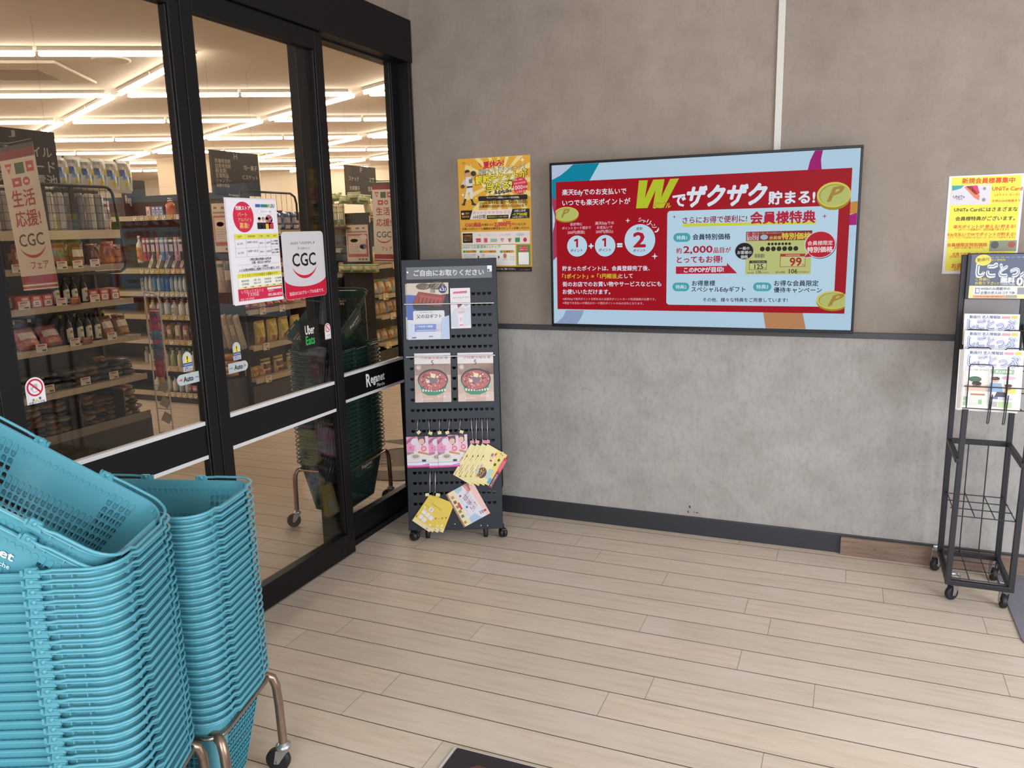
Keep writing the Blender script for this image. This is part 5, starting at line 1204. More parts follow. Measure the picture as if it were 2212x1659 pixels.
def stack(cx, cy, th, z0, pitch, n, mat, key, name, group):
    for i in range(n):                      # i = 0 is the topmost
        k = n - 1 - i; j = random.Random(i * 7 + int(cx * 100))
        basket(mat, pose((cx + j.uniform(-.0012, .0012), cy + j.uniform(-.0012, .0012), z0 + pitch * k), th + j.uniform(-.004, .004)), '%s basket lying flat, %s in the %s' % ('dark green' if key == 'deep' else 'teal', nth(i), name), group, key)
N_ST = 27
S1 = (.5645, -2.699, math.radians(24)); S2_ = (.500, -2.362, math.radians(15)); S3 = (-.36, -.305, math.radians(94.8))
stack(*S2_, .335, .0202, N_ST, TEAL, 'teal', 'stack nearer the doors', 'baskets in the stack nearer the doors')
stack(*S1, .335, .0208, N_ST, TEAL, 'teal', 'front left stack', 'baskets in the front left stack')
stack(*S3, .335, .0222, N_ST, DEEP, 'deep', 'stack behind the glass', 'baskets in the stack behind the glass')
TOP1 = pose((.5890, -2.6880, 1.0138), math.radians(25.4), math.radians(32.4), 0)
basket(TEAL, TOP1 @ Matrix.Translation((.002, 0, -.033)), 'teal basket tilted on the front left stack, second from the top', 'tilted baskets on the front left stack', 'teal')
basket(TEAL, TOP1, 'teal basket tilted on top of the front left stack, open towards the viewer', 'tilted baskets on the front left stack', 'teal')
TOP3 = pose((-.44, -.245, 1.075), math.radians(94.8), math.radians(-28.7), 0)
basket(DEEP, TOP3, 'dark green basket tilted on top of the stack behind the glass', None, 'deep')
# wheeled chrome stands under the stacks
def stand(cx, cy, th, label, rust=False):
    t = thing('basket_stand', label, 'basket stand', (cx, cy, 0), th, 'chrome basket stands')
    CH = M('#a89c92', .25, .95); z = .302; hx_, hy_ = .232, .150
    mb = MB(); mb.tube(rrloop(hx_ - .004, hy_ - .004, .035, z, 5), .0062, CH, 10, closed=True); mb.build('ring', t)
    W = Matrix.Translation((cx, cy, 0)) @ Matrix.Rotation(th, 4, 'Z')
    for sx in (-1, 1):
        for sy in (-1, 1):
            mb = MB(); x, y = sx * (hx_ - .012), sy * (hy_ - .012)
            pts = [(x - sx * .03, y - sy * .02, z - .002), (x, y, z - .002), (x + sx * .010, y + sy * .006, z - .010), (x + sx * .017, y + sy * .010, z - .036), (x + sx * .020, y + sy * .011, z - .09), (x + sx * .022, y + sy * .012, .088)]
            mb.tube(pts, .0122, M('#9c8474', .32, .85, var=.25) , 12); mb.build('leg', t)
            mb = MB(); mb.lathe([(0, .090), (.0135, .090), (.015, .084), (.021, .082), (.021, .072), (.008, .07)], (x + sx * .022, y + sy * .012, 0), STEEL, 14); mb.build('socket', t)
            yw = .6 + .5 * sx + .5 * sy; off = .018
            p = (x + sx * .022 - off * math.sin(yw), y + sy * .012 + off * math.cos(yw), 0)
            caster(t, None, p, yw, .035, .021, .080, off)
    return t
stand(*S2_[:3], 'chrome wheeled stand under the basket stack nearer the doors'); stand(*S1[:3], 'chrome wheeled stand under the front left basket stack'); stand(*S3[:3], 'chrome wheeled stand under the dark green baskets behind the glass')
# ================================================================ inside the shop
# ---- lamps: long tubes laid out in a diamond lattice on the ceiling
A1 = Vector((2.07, 1.20, 0)); A2 = Vector((-2.07, 1.04, 0)); N0 = Vector((-2.70, 1.43, ZC))
m_t = bpy.data.materials.new('tube_glow'); m_t.use_nodes = True
bb = m_t.node_tree.nodes['Principled BSDF']; bb.inputs['Base Color'].default_value = (.9, .9, .9, 1); bb.inputs['Emission Color'].default_value = (*TUBE_COL, 1); bb.inputs['Emission Strength'].default_value = TUBE_POWER
LH = M('#e2dccf', .6)
TUBE = {}
def lamp(a, b):
    d = b - a; L = d.length; ang = math.atan2(d.y, d.x)
    key = round(L, 2)
    if key not in TUBE:
        m1 = MB(); m1.bx(-L / 2, L / 2, -.026, .026, -.030, 0, LH)
        m2 = MB(); m2.tube([(-L / 2, 0, -.052), (-L / 2 + .015, 0, -.052), (L / 2 - .015, 0, -.052), (L / 2, 0, -.052)], [.010, .0165, .0165, .010], m_t, 10)
        TUBE[key] = (m1.mesh('lamp_housing'), m2.mesh('lamp_tube'))
    t = bpy.data.objects.new('ceiling_light', TUBE[key][0]); COL.objects.link(t)
    t.matrix_world = Matrix.Translation((a + b) / 2) @ Matrix.Rotation(ang, 4, 'Z')
    tag(t, 'white tube lamp in the zigzag of ceiling lights inside the shop', 'ceiling light', 'tube lamps on the shop ceiling')
    o = bpy.data.objects.new('tube', TUBE[key][1]); COL.objects.link(o); o.parent = t
def inroom(p): return -13.5 < p.x < -.3 and -3.2 < p.y < 12.0
for i in range(-4, 9):
    for j in range(-4, 9):
        P = N0 + A2 * i + A1 * j
        for D in (A1, A2):
            for k in (0, 1):
                a = P + D * (k * .5 + (.045 if k == 0 else .006)); b = P + D * (k * .5 + (.494 if k == 0 else .455))
                c_ = (P + D * .5)
                if inroom(a) and inroom(b) and not (c_.x > -2.65 and c_.y < 3.0): lamp(a, b)
p = hz(240, 128, ZC)
mb = MB(); mb.lathe([(.15, 0), (.15, -.010), (.13, -.014), (.10, -.006), (.0, -.006)], p, M('#c9bba8', .7), 24); tag(mb.build('ceiling_vent'), 'round air vent on the shop ceiling', 'vent')
p = hz(40, 153, ZC); ac = thing('air_conditioner', 'square air conditioner panel set in the shop ceiling', 'air conditioner', (p.x, p.y, ZC), .54)
mb = MB(); mb.bx(-.48, .48, -.48, .48, -.03, -.002, M('#cbbfae', .7)); mb.build('panel', ac, None, .01)
mb = MB(); mb.bx(-.25, .25, -.25, .25, -.036, -.03, M('#9b8d7d', .8)); mb.build('grille', ac)

# ---- shelving
SH = M('#b9a98f', .5); SHD = M('#2b2724', .55); RAIL = M('#a89a84', .35); DARKW = M('#262321', .6); TAGW = M('#e6dccb', .5)
def shelf_unit(name, label, face, run, back, zs, base, top, uprights=True, depth=None, base_in=.03, side=False):
    """face: 'x' an end unit looking towards +x at x = run[2]; 'y' a side looking towards -y."""
    t = thing(name, label, 'shelf')
    a, b, f = run
    def bx(mb, f0, f1, a0, a1, z0, z1, m):
        if face == 'x': mb.bx(f0, f1, a0, a1, z0, z1, m)
        else: mb.bx(a0, a1, -f1, -f0, z0, z1, m)
    F = f if face == 'x' else -f
    t.location = (F, (a + b) / 2, 0) if face == 'x' else ((a + b) / 2, f, 0)
    inv = Matrix.Translation(-t.location)
    mb = MB(); bx(mb, F - back, F - base_in, a, b, 0, base, SHD); mb.build('base', t, inv)
    mb = MB(); bx(mb, F - back - .02, F - back, a, b, 0, top, DARKW); mb.build('back_panel', t, inv)
    for k, z in enumerate(zs):
        d = depth[k] if depth else 0
        mb = MB(); bx(mb, F - back, F - d, a + .01, b - .01, z - .022, z, SH); s = mb.build('shelf', t, inv)
        mb = MB(); bx(mb, F - d, F - d + .008, a + .005, b - .005, z - .036, z + .006, RAIL); mb.build('price_rail', s)
    if side:
        mb = MB(); bx(mb, F - back, F - .05, a, a + .012, .0, top, DARKW); mb.build('side_panel', t, inv)
    if uprights:
        for y in (a, b - .02):
            mb = MB(); bx(mb, F - back, F - back + .04, y, y + .02, 0, top, SHD); mb.build('upright', t, inv)
    return t
MC = {}
def cached(key, fn):
    if key not in MC: MC[key] = fn()
    return MC[key]
RZ = {'x': math.pi / 2, 'y': 0.0}
def put(mesh, name, pos, face, label, cat, group, tilt=0.0, yaw=0.0, parts=(), scale=None, roll=0.0):
    o = bpy.data.objects.new(name, mesh); COL.objects.link(o)
    o.matrix_world = Matrix.Translation(pos) @ Matrix.Rotation(RZ[face] + yaw, 4, 'Z') @ Matrix.Rotation(tilt, 4, 'X') @ Matrix.Rotation(roll, 4, 'Y')
    tag(o, label, cat, group)
    for n, m in parts:
        c = bpy.data.objects.new(n, m); COL.objects.link(c); c.parent = o
    return o
def m_pouch(w, h, d, col, pan=None, acc=None, bot=None, gloss=.3, patch=()):
    def fn():
        mb = MB(); nx, nz = 8, 10; A = M(col, gloss); Pn = M(pan or col, gloss); Ac = M(acc or col, gloss); Bt = M(bot or col, gloss)
        for sgn in (-1, 1):
            vs = []
            for j in range(nz + 1):
                for i in range(nx + 1):
                    u = i / nx * 2 - 1; v = j / nz
                    bulge = max(0, (1 - u * u)) ** .55 * max(0, 1 - abs(2 * v - 1) ** 3) ** .6
                    wob = 1 + .12 * math.sin(7 * u + 9 * v + sgn)
                    sq = 1 - .06 * (1 - abs(2 * v - 1))
                    vs.append((u * w / 2 * sq, sgn * d / 2 * bulge * wob, h * v))
            for j in range(nz):
                for i in range(nx):
                    q = (j * (nx + 1) + i, j * (nx + 1) + i + 1, (j + 1) * (nx + 1) + i + 1, (j + 1) * (nx + 1) + i)
                    m = A
                    if sgn < 0:
                        if 4 <= j <= 6 and 1 <= i <= 6: m = Pn
                        elif j in (8,) : m = Ac
                        elif 1 <= j <= 2 and 2 <= i <= 6: m = Bt
                        for (i0, i1, j0, j1, pc_) in patch:
                            if i0 <= i <= i1 and j0 <= j <= j1: m = M(pc_, gloss)
                    mb.add([vs[k] for k in q], [(0, 1, 2, 3)], m, True)
        return mb.mesh('pouch')
    return cached(('pouch', w, h, d, col, pan, acc, bot, patch), fn)
def m_box(w, d, h, col, pan=None, acc=None):
    def fn():
        mb = MB(); mb.bx(-w / 2, w / 2, -d / 2, d / 2, 0, h, M(col, .45)); s = Sheet((0, -d / 2 - .0004, 0), XU, ZU); s.mk = lambda c: M(c, .45)
        if pan: s.rrect(-w * .36, h * .14, w * .36, h * .62, w * .1, pan); s.up()
        if acc: s.rect(-w * .3, h * .7, w * .3, h * .9, acc); s.rect(-w * .22, h * .3, w * .22, h * .36, '#5a3a34'); s.rect(-w * .18, h * .42, w * .18, h * .5, '#5a3a34')
        m = s.m4(); mb2 = s.mb
        for f, k in zip(mb2.f, mb2.fm): mb.add([m @ Vector(mb2.v[i]) for i in f], [tuple(range(len(f)))], mb2.mats[k])
        return mb.mesh('carton')
    return cached(('box', w, d, h, col, pan, acc), fn)
def m_lathe(name, prof, col, rough=.3, n=14):
    return cached((name, tuple(prof), col), lambda: (lambda mb: (mb.lathe(prof, (0, 0, 0), M(col, rough), n), mb.mesh(name))[1])(MB()))
def bottle(pos, face, r, h, col, cap, lab, label, cat, group, pump=False, neck=.38):
    nk = r * neck
    body = m_lathe('bottle', [(0, 0), (r * .95, 0), (r, h * .04), (r, h * .62), (r * .85, h * .70), (nk, h * .80), (nk, h * .9), (0, h * .9)], col)
    parts = [('cap', m_lathe('cap', [(0, h * .88), (nk * 1.15, h * .88), (nk * 1.15, h), (0, h)] if not pump else [(0, h * .86), (nk * 1.3, h * .86), (nk * 1.3, h * .92), (nk * .35, h * .93), (nk * .35, h), (nk * 1.2, h * 1.0), (nk * 1.2, h * 1.05), (0, h * 1.06)], cap))]
    if lab:
        def fl():
            mb = MB(); vs = []; n = 8
            for k in range(n + 1):
                t = math.radians(-90 - 62 + 124 * k / n); top = h * (.52 + .06 * math.cos(math.radians(-62 + 124 * k / n) * 1.4))
                vs += [((r + .0008) * math.cos(t), (r + .0008) * math.sin(t), h * .08), ((r + .0008) * math.cos(t), (r + .0008) * math.sin(t), top)]
            mb.add(vs, [(2 * k, 2 * k + 2, 2 * k + 3, 2 * k + 1) for k in range(n)], M(lab, .5), True)
            mb.add([(v[0] * 1.01, v[1] * 1.01, v[2]) for v in [vs[6], vs[10]]] + [(vs[10][0] * 1.01, vs[10][1] * 1.01, h * .24), (vs[6][0] * 1.01, vs[6][1] * 1.01, h * .24)], [(0, 1, 2, 3)], M('#5d7a4a', .5)) if False else None
            y = -(r + .0016)
            mb.add([(-r * .4, y, h * .40), (r * .4, y, h * .40), (r * .4, y, h * .48), (-r * .4, y, h * .48)], [(0, 1, 2, 3)], M('#8a7d3a', .5)); mb.add([(-r * .35, y, h * .14), (r * .35, y, h * .14), (r * .2, y, h * .23), (-r * .2, y, h * .23)], [(0, 1, 2, 3)], M('#566a48', .5))
            return mb.mesh('label')
        parts.append(('label', cached(('lab', r, h, lab), fl)))
    return put(body, 'bottle', pos, face, label, cat, group, parts=parts)
def m_pack(seed, w, d, h, cols):
    def fn():
        rr_ = random.Random(seed); mb = MB(); n, m = 10, 6; col = rr_.choice(cols); vs = []
        for j in range(m + 1):
            ph = math.pi * j / m
            for i in range(n):
                t = 2 * math.pi * i / n; k = 1 + rr_.uniform(-.14, .14)
                vs.append((w / 2 * math.copysign(abs(math.cos(t)) ** .6, math.cos(t)) * math.sin(ph) ** .6 * k, d / 2 * math.copysign(abs(math.sin(t)) ** .6, math.sin(t)) * math.sin(ph) ** .6 * k, h / 2 - h / 2 * math.cos(ph)))
        mb.add(vs, [(j * n + i, j * n + (i + 1) % n, (j + 1) * n + (i + 1) % n, (j + 1) * n + i) for j in range(m) for i in range(n)], M(col, .22), True)
        y = -d * .36
        return mb.mesh('pack')
    return cached(('pack', seed, w, d, h, tuple(cols)), fn)
def m_card(w, h, col, acc):
    def fn():
        mb = MB(); mb.bx(-w / 2, w / 2, -.0012, 0, -h / 2, h / 2, M(col, .5))
        y = -.0016
        for x0, x1, z0, z1, c in ((-.36, .3, .22, .40, acc), (-.38, .2, .02, .08, '#8c857c'), (-.38, .1, -.14, -.09, '#8c857c'), (.02, .38, -.40, -.2, '#4a4038')):
            mb.add([(x0 * w, y, z0 * h), (x1 * w, y, z0 * h), (x1 * w, y, z1 * h), (x0 * w, y, z1 * h)], [(0, 1, 2, 3)], M(c, .5))
        return mb.mesh('price_card')
    return cached(('card', w, h, col, acc), fn)
def card(pos, face, w, h, col, label, group, acc='#b0504e', yaw=0.0):
    put(m_card(w, h, col, acc), 'price_card', pos, face, label, 'price card', group, yaw=yaw)

# ================= left display (end unit facing the doors) seen through the leftmost door
X1 = -2.74
Z1 = (1.315, 1.062, .795, .500)
shelf_unit('display_shelf', 'dark end display with dried food packs behind the leftmost glass door', 'x', (-.44, .60, X1), .42, Z1, .19, 1.56, depth=(.06, .03, .0, -.02), base_in=-.02)
# shelf 1
GA = 'snack pouches on the top shelf of the left display'
for px, py, c, pn, ac, bt, lab in ((45, 566, '#8f4a40', '#c9a894', '#6a2c28', '#b0604e', 'small red snack pouch at the far left end of the left display'), (124, 552, '#b06a4c', '#6a7a4c', '#8a4030', '#c9603c', 'orange and green snack pouch beside the white hanging banner'), (165, 549, '#7d3c36', '#e0d4c8', '#5a2420', '#b5793f', 'dark red snack pouch with white panel on the left display'), (232, 546, '#b5632e', '#9a4a3c', '#8a3c22', '#c9803a', 'orange snack pouch near the right end of the top shelf')):
    p = hx(px, py, X1 - .10); put(m_pouch(.115, .165, .05, c, pn, ac, bt), 'snack_pouch', (p.x, p.y, Z1[0]), 'x', lab, 'snack', GA)
for px in (205, 250):
    p = hx(px, 560, X1 - .20); put(m_pouch(.11, .14, .05, '#7a4a34', '#a5694a', '#6a3826', '#b5763c'), 'snack_pouch', (p.x, p.y, Z1[0]), 'x', 'brown snack pouch standing in the second row of the top shelf', 'snack', GA)
# shelf 2
GB = 'red and white cartons on the second shelf of the left display'
for px, n in ((47, 0), (73, 1), (98, 2), (198, 3), (222, 4), (245, 5)):
    p = hx(px, 640, X1 - .06); put(m_box(.072, .045, .085, '#b53a40', '#e0d6cc', '#d9c2b8'), 'carton', (p.x, p.y, Z1[1]), 'x', 'red carton with white panel, %s of six on the second shelf' % ('first', 'second', 'third', 'fourth', 'fifth', 'sixth')[n], 'carton', GB)
GC = 'dark sauce bottles on the second shelf'
for px, n in ((119, 0), (141, 1), (159, 2), (181, 3)):
    p = hx(px, 635, X1 - .07); bottle((p.x, p.y, Z1[1]), 'x', .026, .185, '#15120f', '#1c1a16', '#cfcabb', 'dark sauce bottle with white label, %s of four on the second shelf' % ('first', 'second', 'third', 'fourth')[n], 'bottle', GC)
# shelf 3
GD = 'pink bags on the third shelf'
for px, n in ((62, 0), (113, 1)):
    p = hx(px, 720, X1 - .06); put(m_pouch(.155, .15, .07, '#b5626a', '#dcd2cc', '#8f6a6c', '#c98a72'), 'pink_bag', (p.x, p.y, Z1[2] + .01), 'x', 'pink food bag with white band, %s one on the third shelf of the left display' % ('left', 'right')[n], 'bag', GD, tilt=-.5)
GE = 'dark oil bottles on the third shelf'
for px, n in ((148, 0), (171, 1), (190, 2), (209, 3)):
    p = hx(px, 715, X1 - .05); bottle((p.x, p.y, Z1[2]), 'x', .027, .20, '#131210', '#1a1714', '#d2cdbd', 'dark oil bottle with white label, %s of four on the third shelf' % ('first', 'second', 'third', 'fourth')[n], 'bottle', GE)
GF = 'amber bags on the third shelf'
for px, n in ((234, 0), (266, 1)):
    p = hx(px, 705, X1 - .06); put(m_pouch(.115, .16, .06, '#8a5a2a', '#d9cbb0', '#5c3a1c', '#b5824e'), 'amber_bag', (p.x, p.y, Z1[2] + .005), 'x', 'amber food bag with white lettering band, %s one at the right of the third shelf' % ('left', 'right')[n], 'bag', GF, tilt=-.3)
# second rows standing behind the front goods
for i in range(8):
    put(m_pouch(.105, .15, .05, ('#8f4a3c', '#a5673f', '#6f3a30', '#b5834a')[i % 4], ('#c9a894', '#8a5a3a')[i % 2], '#6a2c28', '#b0704e'), 'snack_pouch', (X1 - .27, -.36 + i * .122, Z1[0]), 'x', 'snack pouch in the rear row of the top shelf of the left display', 'snack', 'rear row of snack pouches on the left display')
for i in range(10):
    put(m_box(.072, .045, .085, '#a8363c', '#d8cec4', '#c9b2a8'), 'carton', (X1 - .16, -.38 + i * .098, Z1[1]), 'x', 'red carton in the rear row of the second shelf of the left display', 'carton', 'rear row of cartons on the left display')
for i in range(8):
    bottle((X1 - .20, -.34 + i * .115, Z1[2]), 'x', .027, .19, '#1a1714', ('#1a1714', '#c9b04a', '#d2c8b8')[i % 3], '#b5ad98', 'dark bottle in the rear row of the third shelf of the left display', 'bottle', 'rear row of bottles on the left display')
# shelf 4 and the bin at the bottom: dark packs of dried seaweed and mushrooms
DK4 = ['#37302b', '#43372f', '#4f3e30', '#302b28', '#66503a', '#54483d']
k = 0
for row in range(3):
    for i in range(10):
        y = -.40 + i * .104 + R_.uniform(-.012, .012); j = R_.randrange(6)
        put(m_pack(j, .12, .16, .045, DK4), 'dried_food_pack', (X1 - .14 + R_.uniform(-.02, .03), y, Z1[3] + .002 + row * .040), 'x', 'dark pack of dried food in the heap on the fourth shelf', 'pack', 'dark dried food packs on the fourth shelf', yaw=R_.uniform(-.25, .25), roll=R_.uniform(-.12, .12))
put(m_pouch(.10, .10, .03, '#b5763a', '#8a4a2c'), 'dried_food_pack', (X1 - .20, .44, Z1[3] + .08), 'x', 'orange topped pack at the right end of the fourth shelf', 'pack', None, tilt=-.9)
for row in range(6):
    for i in range(11):
        y = -.41 + i * .096 + R_.uniform(-.012, .012); j = R_.randrange(6, 14)
        put(m_pack(j, .10, .15, .040, DK4 + ['#7a6248', '#7a5238', '#6a5e50', '#8a7658', '#6f5844']), 'dried_food_pack', (X1 - .13 + R_.uniform(-.02, .02) - row * .008, y, .195 + row * .036), 'x', 'dark pack of dried food piled in the bottom bin of the left display', 'pack', 'dark dried food packs in the bottom bin', yaw=R_.uniform(-.2, .2), roll=R_.uniform(-.15, .15))
mb = MB(); mb.bx(-.004, .004, -.5, .5, 0, .06, M('#6a625a', .3)); 
mb = MB(); mb.bx(X1 + .022, X1 + .027, -.43, .59, .165, .225, M('#6f675e', .25)); o = mb.build('bin_rail'); tag(o, 'clear plastic front rail of the bottom bin of the left display', 'rail')
for px in (148, 246):
    p = hx(px, 800, X1 - .05); mb = MB(); mb.bx(p.x - .2, p.x + .07, p.y - .004, p.y + .004, .19, .42, M('#3a3430', .3)); tag(mb.build('bin_divider'), 'dark upright divider between the packs in the bottom bin', 'divider', 'bin dividers')
# price cards of the left display
for (px, py, sh, c, a) in ((38, 580, 0, '#e2d8cc', '#b0504e'), (134, 573, 0, '#e2d8cc', '#b0504e'), (168, 571, 0, '#e2d8cc', '#b0504e'), (205, 568, 0, '#e2d8cc', '#b0504e'), (52, 660, 1, '#d8cec2', '#b0504e'), (133, 652, 1, '#d8cec2', '#b0504e'), (163, 650, 1, '#8a4038', '#c98a4a'), (205, 644, 1, '#d8cec2', '#b0504e'), (90, 752, 2, '#cfc5ba', '#a04844'), (162, 739, 2, '#cfc5ba', '#a04844'), (189, 736, 2, '#7d3c34', '#b5824a'), (242, 726, 2, '#cfc5ba', '#a04844'), (106, 840, 3, '#c5bbb0', '#984440'), (185, 823, 3, '#c5bbb0', '#984440'), (246, 810, 3, '#c5bbb0', '#984440')):
    p = hx(px, py, X1 + (-.05, -.02, .01, .03)[sh] + .004); card((p.x, p.y, p.z), 'x', .078, .052, c, ('white price card' if c[1] > '9' else 'red price card') + ' on the %s shelf of the left display' % ('top', 'second', 'third', 'fourth')[sh], 'price cards on the %s shelf of the left display' % ('top', 'second', 'third', 'fourth')[sh], a)
# wire panel with household packs above the left display
wp = thing('wire_basket', 'black wire basket frame holding white packs above the left display', 'basket', (X1 - .02, .05, 1.25))
iv = Matrix.Translation((-X1 + .02, -.05, -1.25)); FR_ = M('#1c1a19', .5); xw = X1 - .02
mb = MB(); pts = [(xw, -.55, 1.855), (xw, .455, 1.855)] + [(xw, .455 + .065 * math.sin(math.radians(a)), 1.79 + .065 * math.cos(math.radians(a))) for a in (20, 45, 70, 90)] + [(xw, .565, 1.33), (xw, .55, 1.285), (xw, .51, 1.265), (xw, .20, 1.265)]
mb.tube(pts, .011, FR_, 8); mb.build('tube_frame', wp, iv)
mb = MB()
for i in range(21): y = -.5 + i * .048; mb.tube([(xw, y, 1.56), (xw, y, 1.85)], .0016, FR_, 5)
for i in range(6): z = 1.57 + i * .052; mb.tube([(xw, -.55, z), (xw, .50, z)], .0016, FR_, 5)
mb.build('wire_mesh', wp, iv)
for y in (-.02, .19): 
    mb = MB(); mb.bx(xw - .012, xw + .002, y - .016, y + .016, 1.56, 1.855, FR_); mb.build('post', wp, iv)
mb = MB(); mb.bx(X1 - .42, X1 + .0, -.44, .52, 1.535, 1.56, SH); mb.bx(X1 - .005, X1 + .008, -.44, .52, 1.50, 1.56, M('#c9bba2', .5)); tag(mb.build('top_board'), 'pale shelf board under the wire basket of the left display', 'board')
for i in range(12):
    c = ('#d6cdbf', '#c9c4bd', '#b9b2ac', '#8a8288', '#cfc6b6', '#a9a4a4')[i % 6]
    put(m_lathe('roll_pack', [(0, 0), (.034, 0), (.036, .01), (.036, .11), (.03, .125), (.033, .135), (.033, .23), (.022, .25), (0, .25)], c), 'wipe_canister', (X1 - .10, -.40 + i * .078, 1.56), 'x', 'white canister standing behind the wires above the left display', 'canister', 'canisters behind the wires')
GH = 'white refill packs on top of the left display'
for i in range(6):
    p = hx(132 + i * 27, 385, X1 - .3); o = put(m_pouch(.150, .23 + .012 * (i % 2), .08, '#d9d3c4', patch=((1, 2, 5, 6, '#3a4f9a'), (2, 3, 4, 5, '#5a8ac0'), (5, 6, 5, 6, '#d0c44a'), (3, 4, 2, 3, '#d6c65a'), (1, 3, 8, 8, '#a9adb0'), (5, 5, 2, 4, '#6aa0c8'))), 'refill_pack', (p.x, p.y, 1.835), 'x', 'white refill pack with blue splash, %s of six on top of the left display' % ('first', 'second', 'third', 'fourth', 'fifth', 'sixth')[i], 'pack', GH)
mb = MB(); mb.bx(X1 - .42, X1 - .16, -.44, .52, 1.815, 1.835, SHD); tag(mb.build('top_board'), 'dark board carrying the white refill packs above the left display', 'board')
put(m_pouch(.10, .22, .06, '#c9c0b8', '#9a8f94', '#b03a4a'), 'refill_pack', (X1 - .22, .60, 1.55), 'x', 'pale refill pack hanging at the right end of the wire basket', 'pack', None)
# slim white hanging rack at the corner
wr = thing('hanging_rack', 'slim white wire rack hung with pink and blue hair goods beside the left display', 'rack', (-2.68, .66, 0)); iv = Matrix.Translation((2.68, -.66, 0)); WH = M('#cfc8c0', .5)
mb = MB(); mb.tube([(-2.72, .66, .02), (-2.72, .66, 1.10)], .006, WH, 8); mb.build('rod', wr, iv)
mb = MB(); mb.tube([(-2.58, .66, .02), (-2.58, .66, 1.03), (-2.595, .66, 1.075), (-2.63, .66, 1.095), (-2.72, .66, 1.10)], .006, WH, 8); mb.build('rod', wr, iv)
for z in (.03, .22, .40, .58, .80):
    mb = MB(); mb.tube([(-2.72, .66, z), (-2.58, .66, z)], .004, WH, 6); mb.build('cross_wire', wr, iv)
for i, (z, c, d) in enumerate(((.93, '#b55a78', '#7a6a9a'), (.87, '#c94a70', '#8f5a8a'), (.80, '#4a78a8', '#5a90b0'), (.73, '#3f6fa0', '#c0506e'), (.66, '#8a5a8f', '#4a7aa8'), (.60, '#b04a6a', '#6a5a9a'), (.52, '#a83a50', '#b04a5a'))):
    put(m_pouch(.085, .10, .025, c, d, '#d8d2d0'), 'hair_goods_pack', (-2.635, .648, z - .05), 'y', 'pink or blue hair goods pack hanging on the slim white rack', 'pack', 'packs on the slim white rack', tilt=-.12, yaw=.25)
for i, z in enumerate((.36, .24, .12)):
    put(m_box(.07, .0015, .075, '#b9b2a8'), 'blank_card', (-2.64, .648, z), 'y', 'blank pale card hanging low on the slim white rack', 'card', 'blank cards on the slim white rack', yaw=.3, roll=.5)
put(m_pouch(.05, .05, .03, '#c99a3a'), 'hair_goods_pack', (-2.63, .648, .42), 'y', 'small yellow pack hanging on the slim white rack', 'pack', None)

# ================= middle gondola: side facing the aisle
YS = 1.63
zs2 = [hy(400, py, YS).z for py in (464, 582, 632, 683, 737, 795, 850)]
side = shelf_unit('aisle_shelf', 'long aisle shelf with toothbrushes and bottles behind the leftmost door', 'y', (-7.2, -3.04, YS), .40, zs2, max(.1, zs2[-1] - .05), zs2[0] + .20, depth=None)
def sx(px, py, dy=.05): return hy(px, py, YS + dy).x
rows_ = 'top second third fourth fifth sixth seventh'.split()
def strip(k, cols, px0, px1, n):
    for i in range(n):
        x = sx(px0 + (px1 - px0) * (i + .5) / n, 600, 0); c = cols[i % len(cols)]
        card((x, YS - .012, zs2[k] - .015), 'y', .038, .042, c, ('orange' if c == '#c9a04e' else 'white') + ' price card along the %s shelf of the aisle side' % rows_[k], 'price cards along the %s aisle shelf' % rows_[k], '#8a6a4a')
WHT, ORG = '#d9cdb8', '#c9a04e'
strip(0, [WHT, WHT, ORG], 300, 440, 9); strip(1, [WHT, WHT, WHT, ORG, ORG, ORG, WHT, ORG], 305, 440, 12); strip(2, [WHT], 312, 440, 12); strip(3, [WHT, ORG], 330, 445, 7); strip(4, [ORG, ORG, WHT], 325, 445, 9); strip(5, [WHT, ORG], 335, 445, 6); strip(6, [WHT], 330, 445, 9)
# top: boxes and pump bottles
for i, (px, c) in enumerate(((318, '#cfa88a'), (330, '#5a6a9a'), (338, '#4f6296'), (346, '#5a6a9a'))):
    put(m_box(.045, .05, .085, c, '#a9b0c8', '#d0cad0'), 'carton', (sx(px, 450), YS + .08, zs2[0]), 'y', ('orange white' if i == 0 else 'blue') + ' small carton on top of the aisle shelf', 'carton', 'cartons on top of the aisle shelf')
bottle((sx(358, 440), YS + .1, zs2[0]), 'y', .042, .145, '#b0623f', '#d8d2c8', None, 'orange pump bottle on top of the aisle shelf', 'bottle', 'pump bottles on top of the aisle shelf', True)
bottle((sx(386, 440), YS + .1, zs2[0]), 'y', .04, .145, '#a9a49c', '#d8d2c8', None, 'clear grey pump bottle on top of the aisle shelf', 'bottle', 'pump bottles on top of the aisle shelf', True)
# hanging toothbrush packs under the top shelf
for i in range(17):
    px = 313 + i * 6.6; c = ('#b04a5a', '#8a4a7a', '#6a4a6a', '#4a4a5a', '#c9808a', '#5a8ab0', '#5f8fc0', '#8a7ab0', '#2a2a30', '#3a3438', '#c98aa0', '#c07a92', '#2f2c30', '#b06a80', '#c98a98', '#a85a78', '#c9909a')[i]
    put(m_pouch(.030, .205, .014, c, '#cfc0c0', '#d8d0cc', c), 'toothbrush_pack', (sx(px, 510), YS + .03 + .01 * (i % 3), zs2[1] + .075), 'y', 'coloured toothbrush pack hanging in the row under the top aisle shelf', 'pack', 'toothbrush packs hanging on the aisle side', yaw=.5)
bottle((sx(300, 515), YS + .05, zs2[1] + .06), 'y', .030, .24, '#d5cdc4', '#d8d2ca', '#c9784e', 'white bottle with an orange label at the left of the toothbrush packs', 'bottle', None)
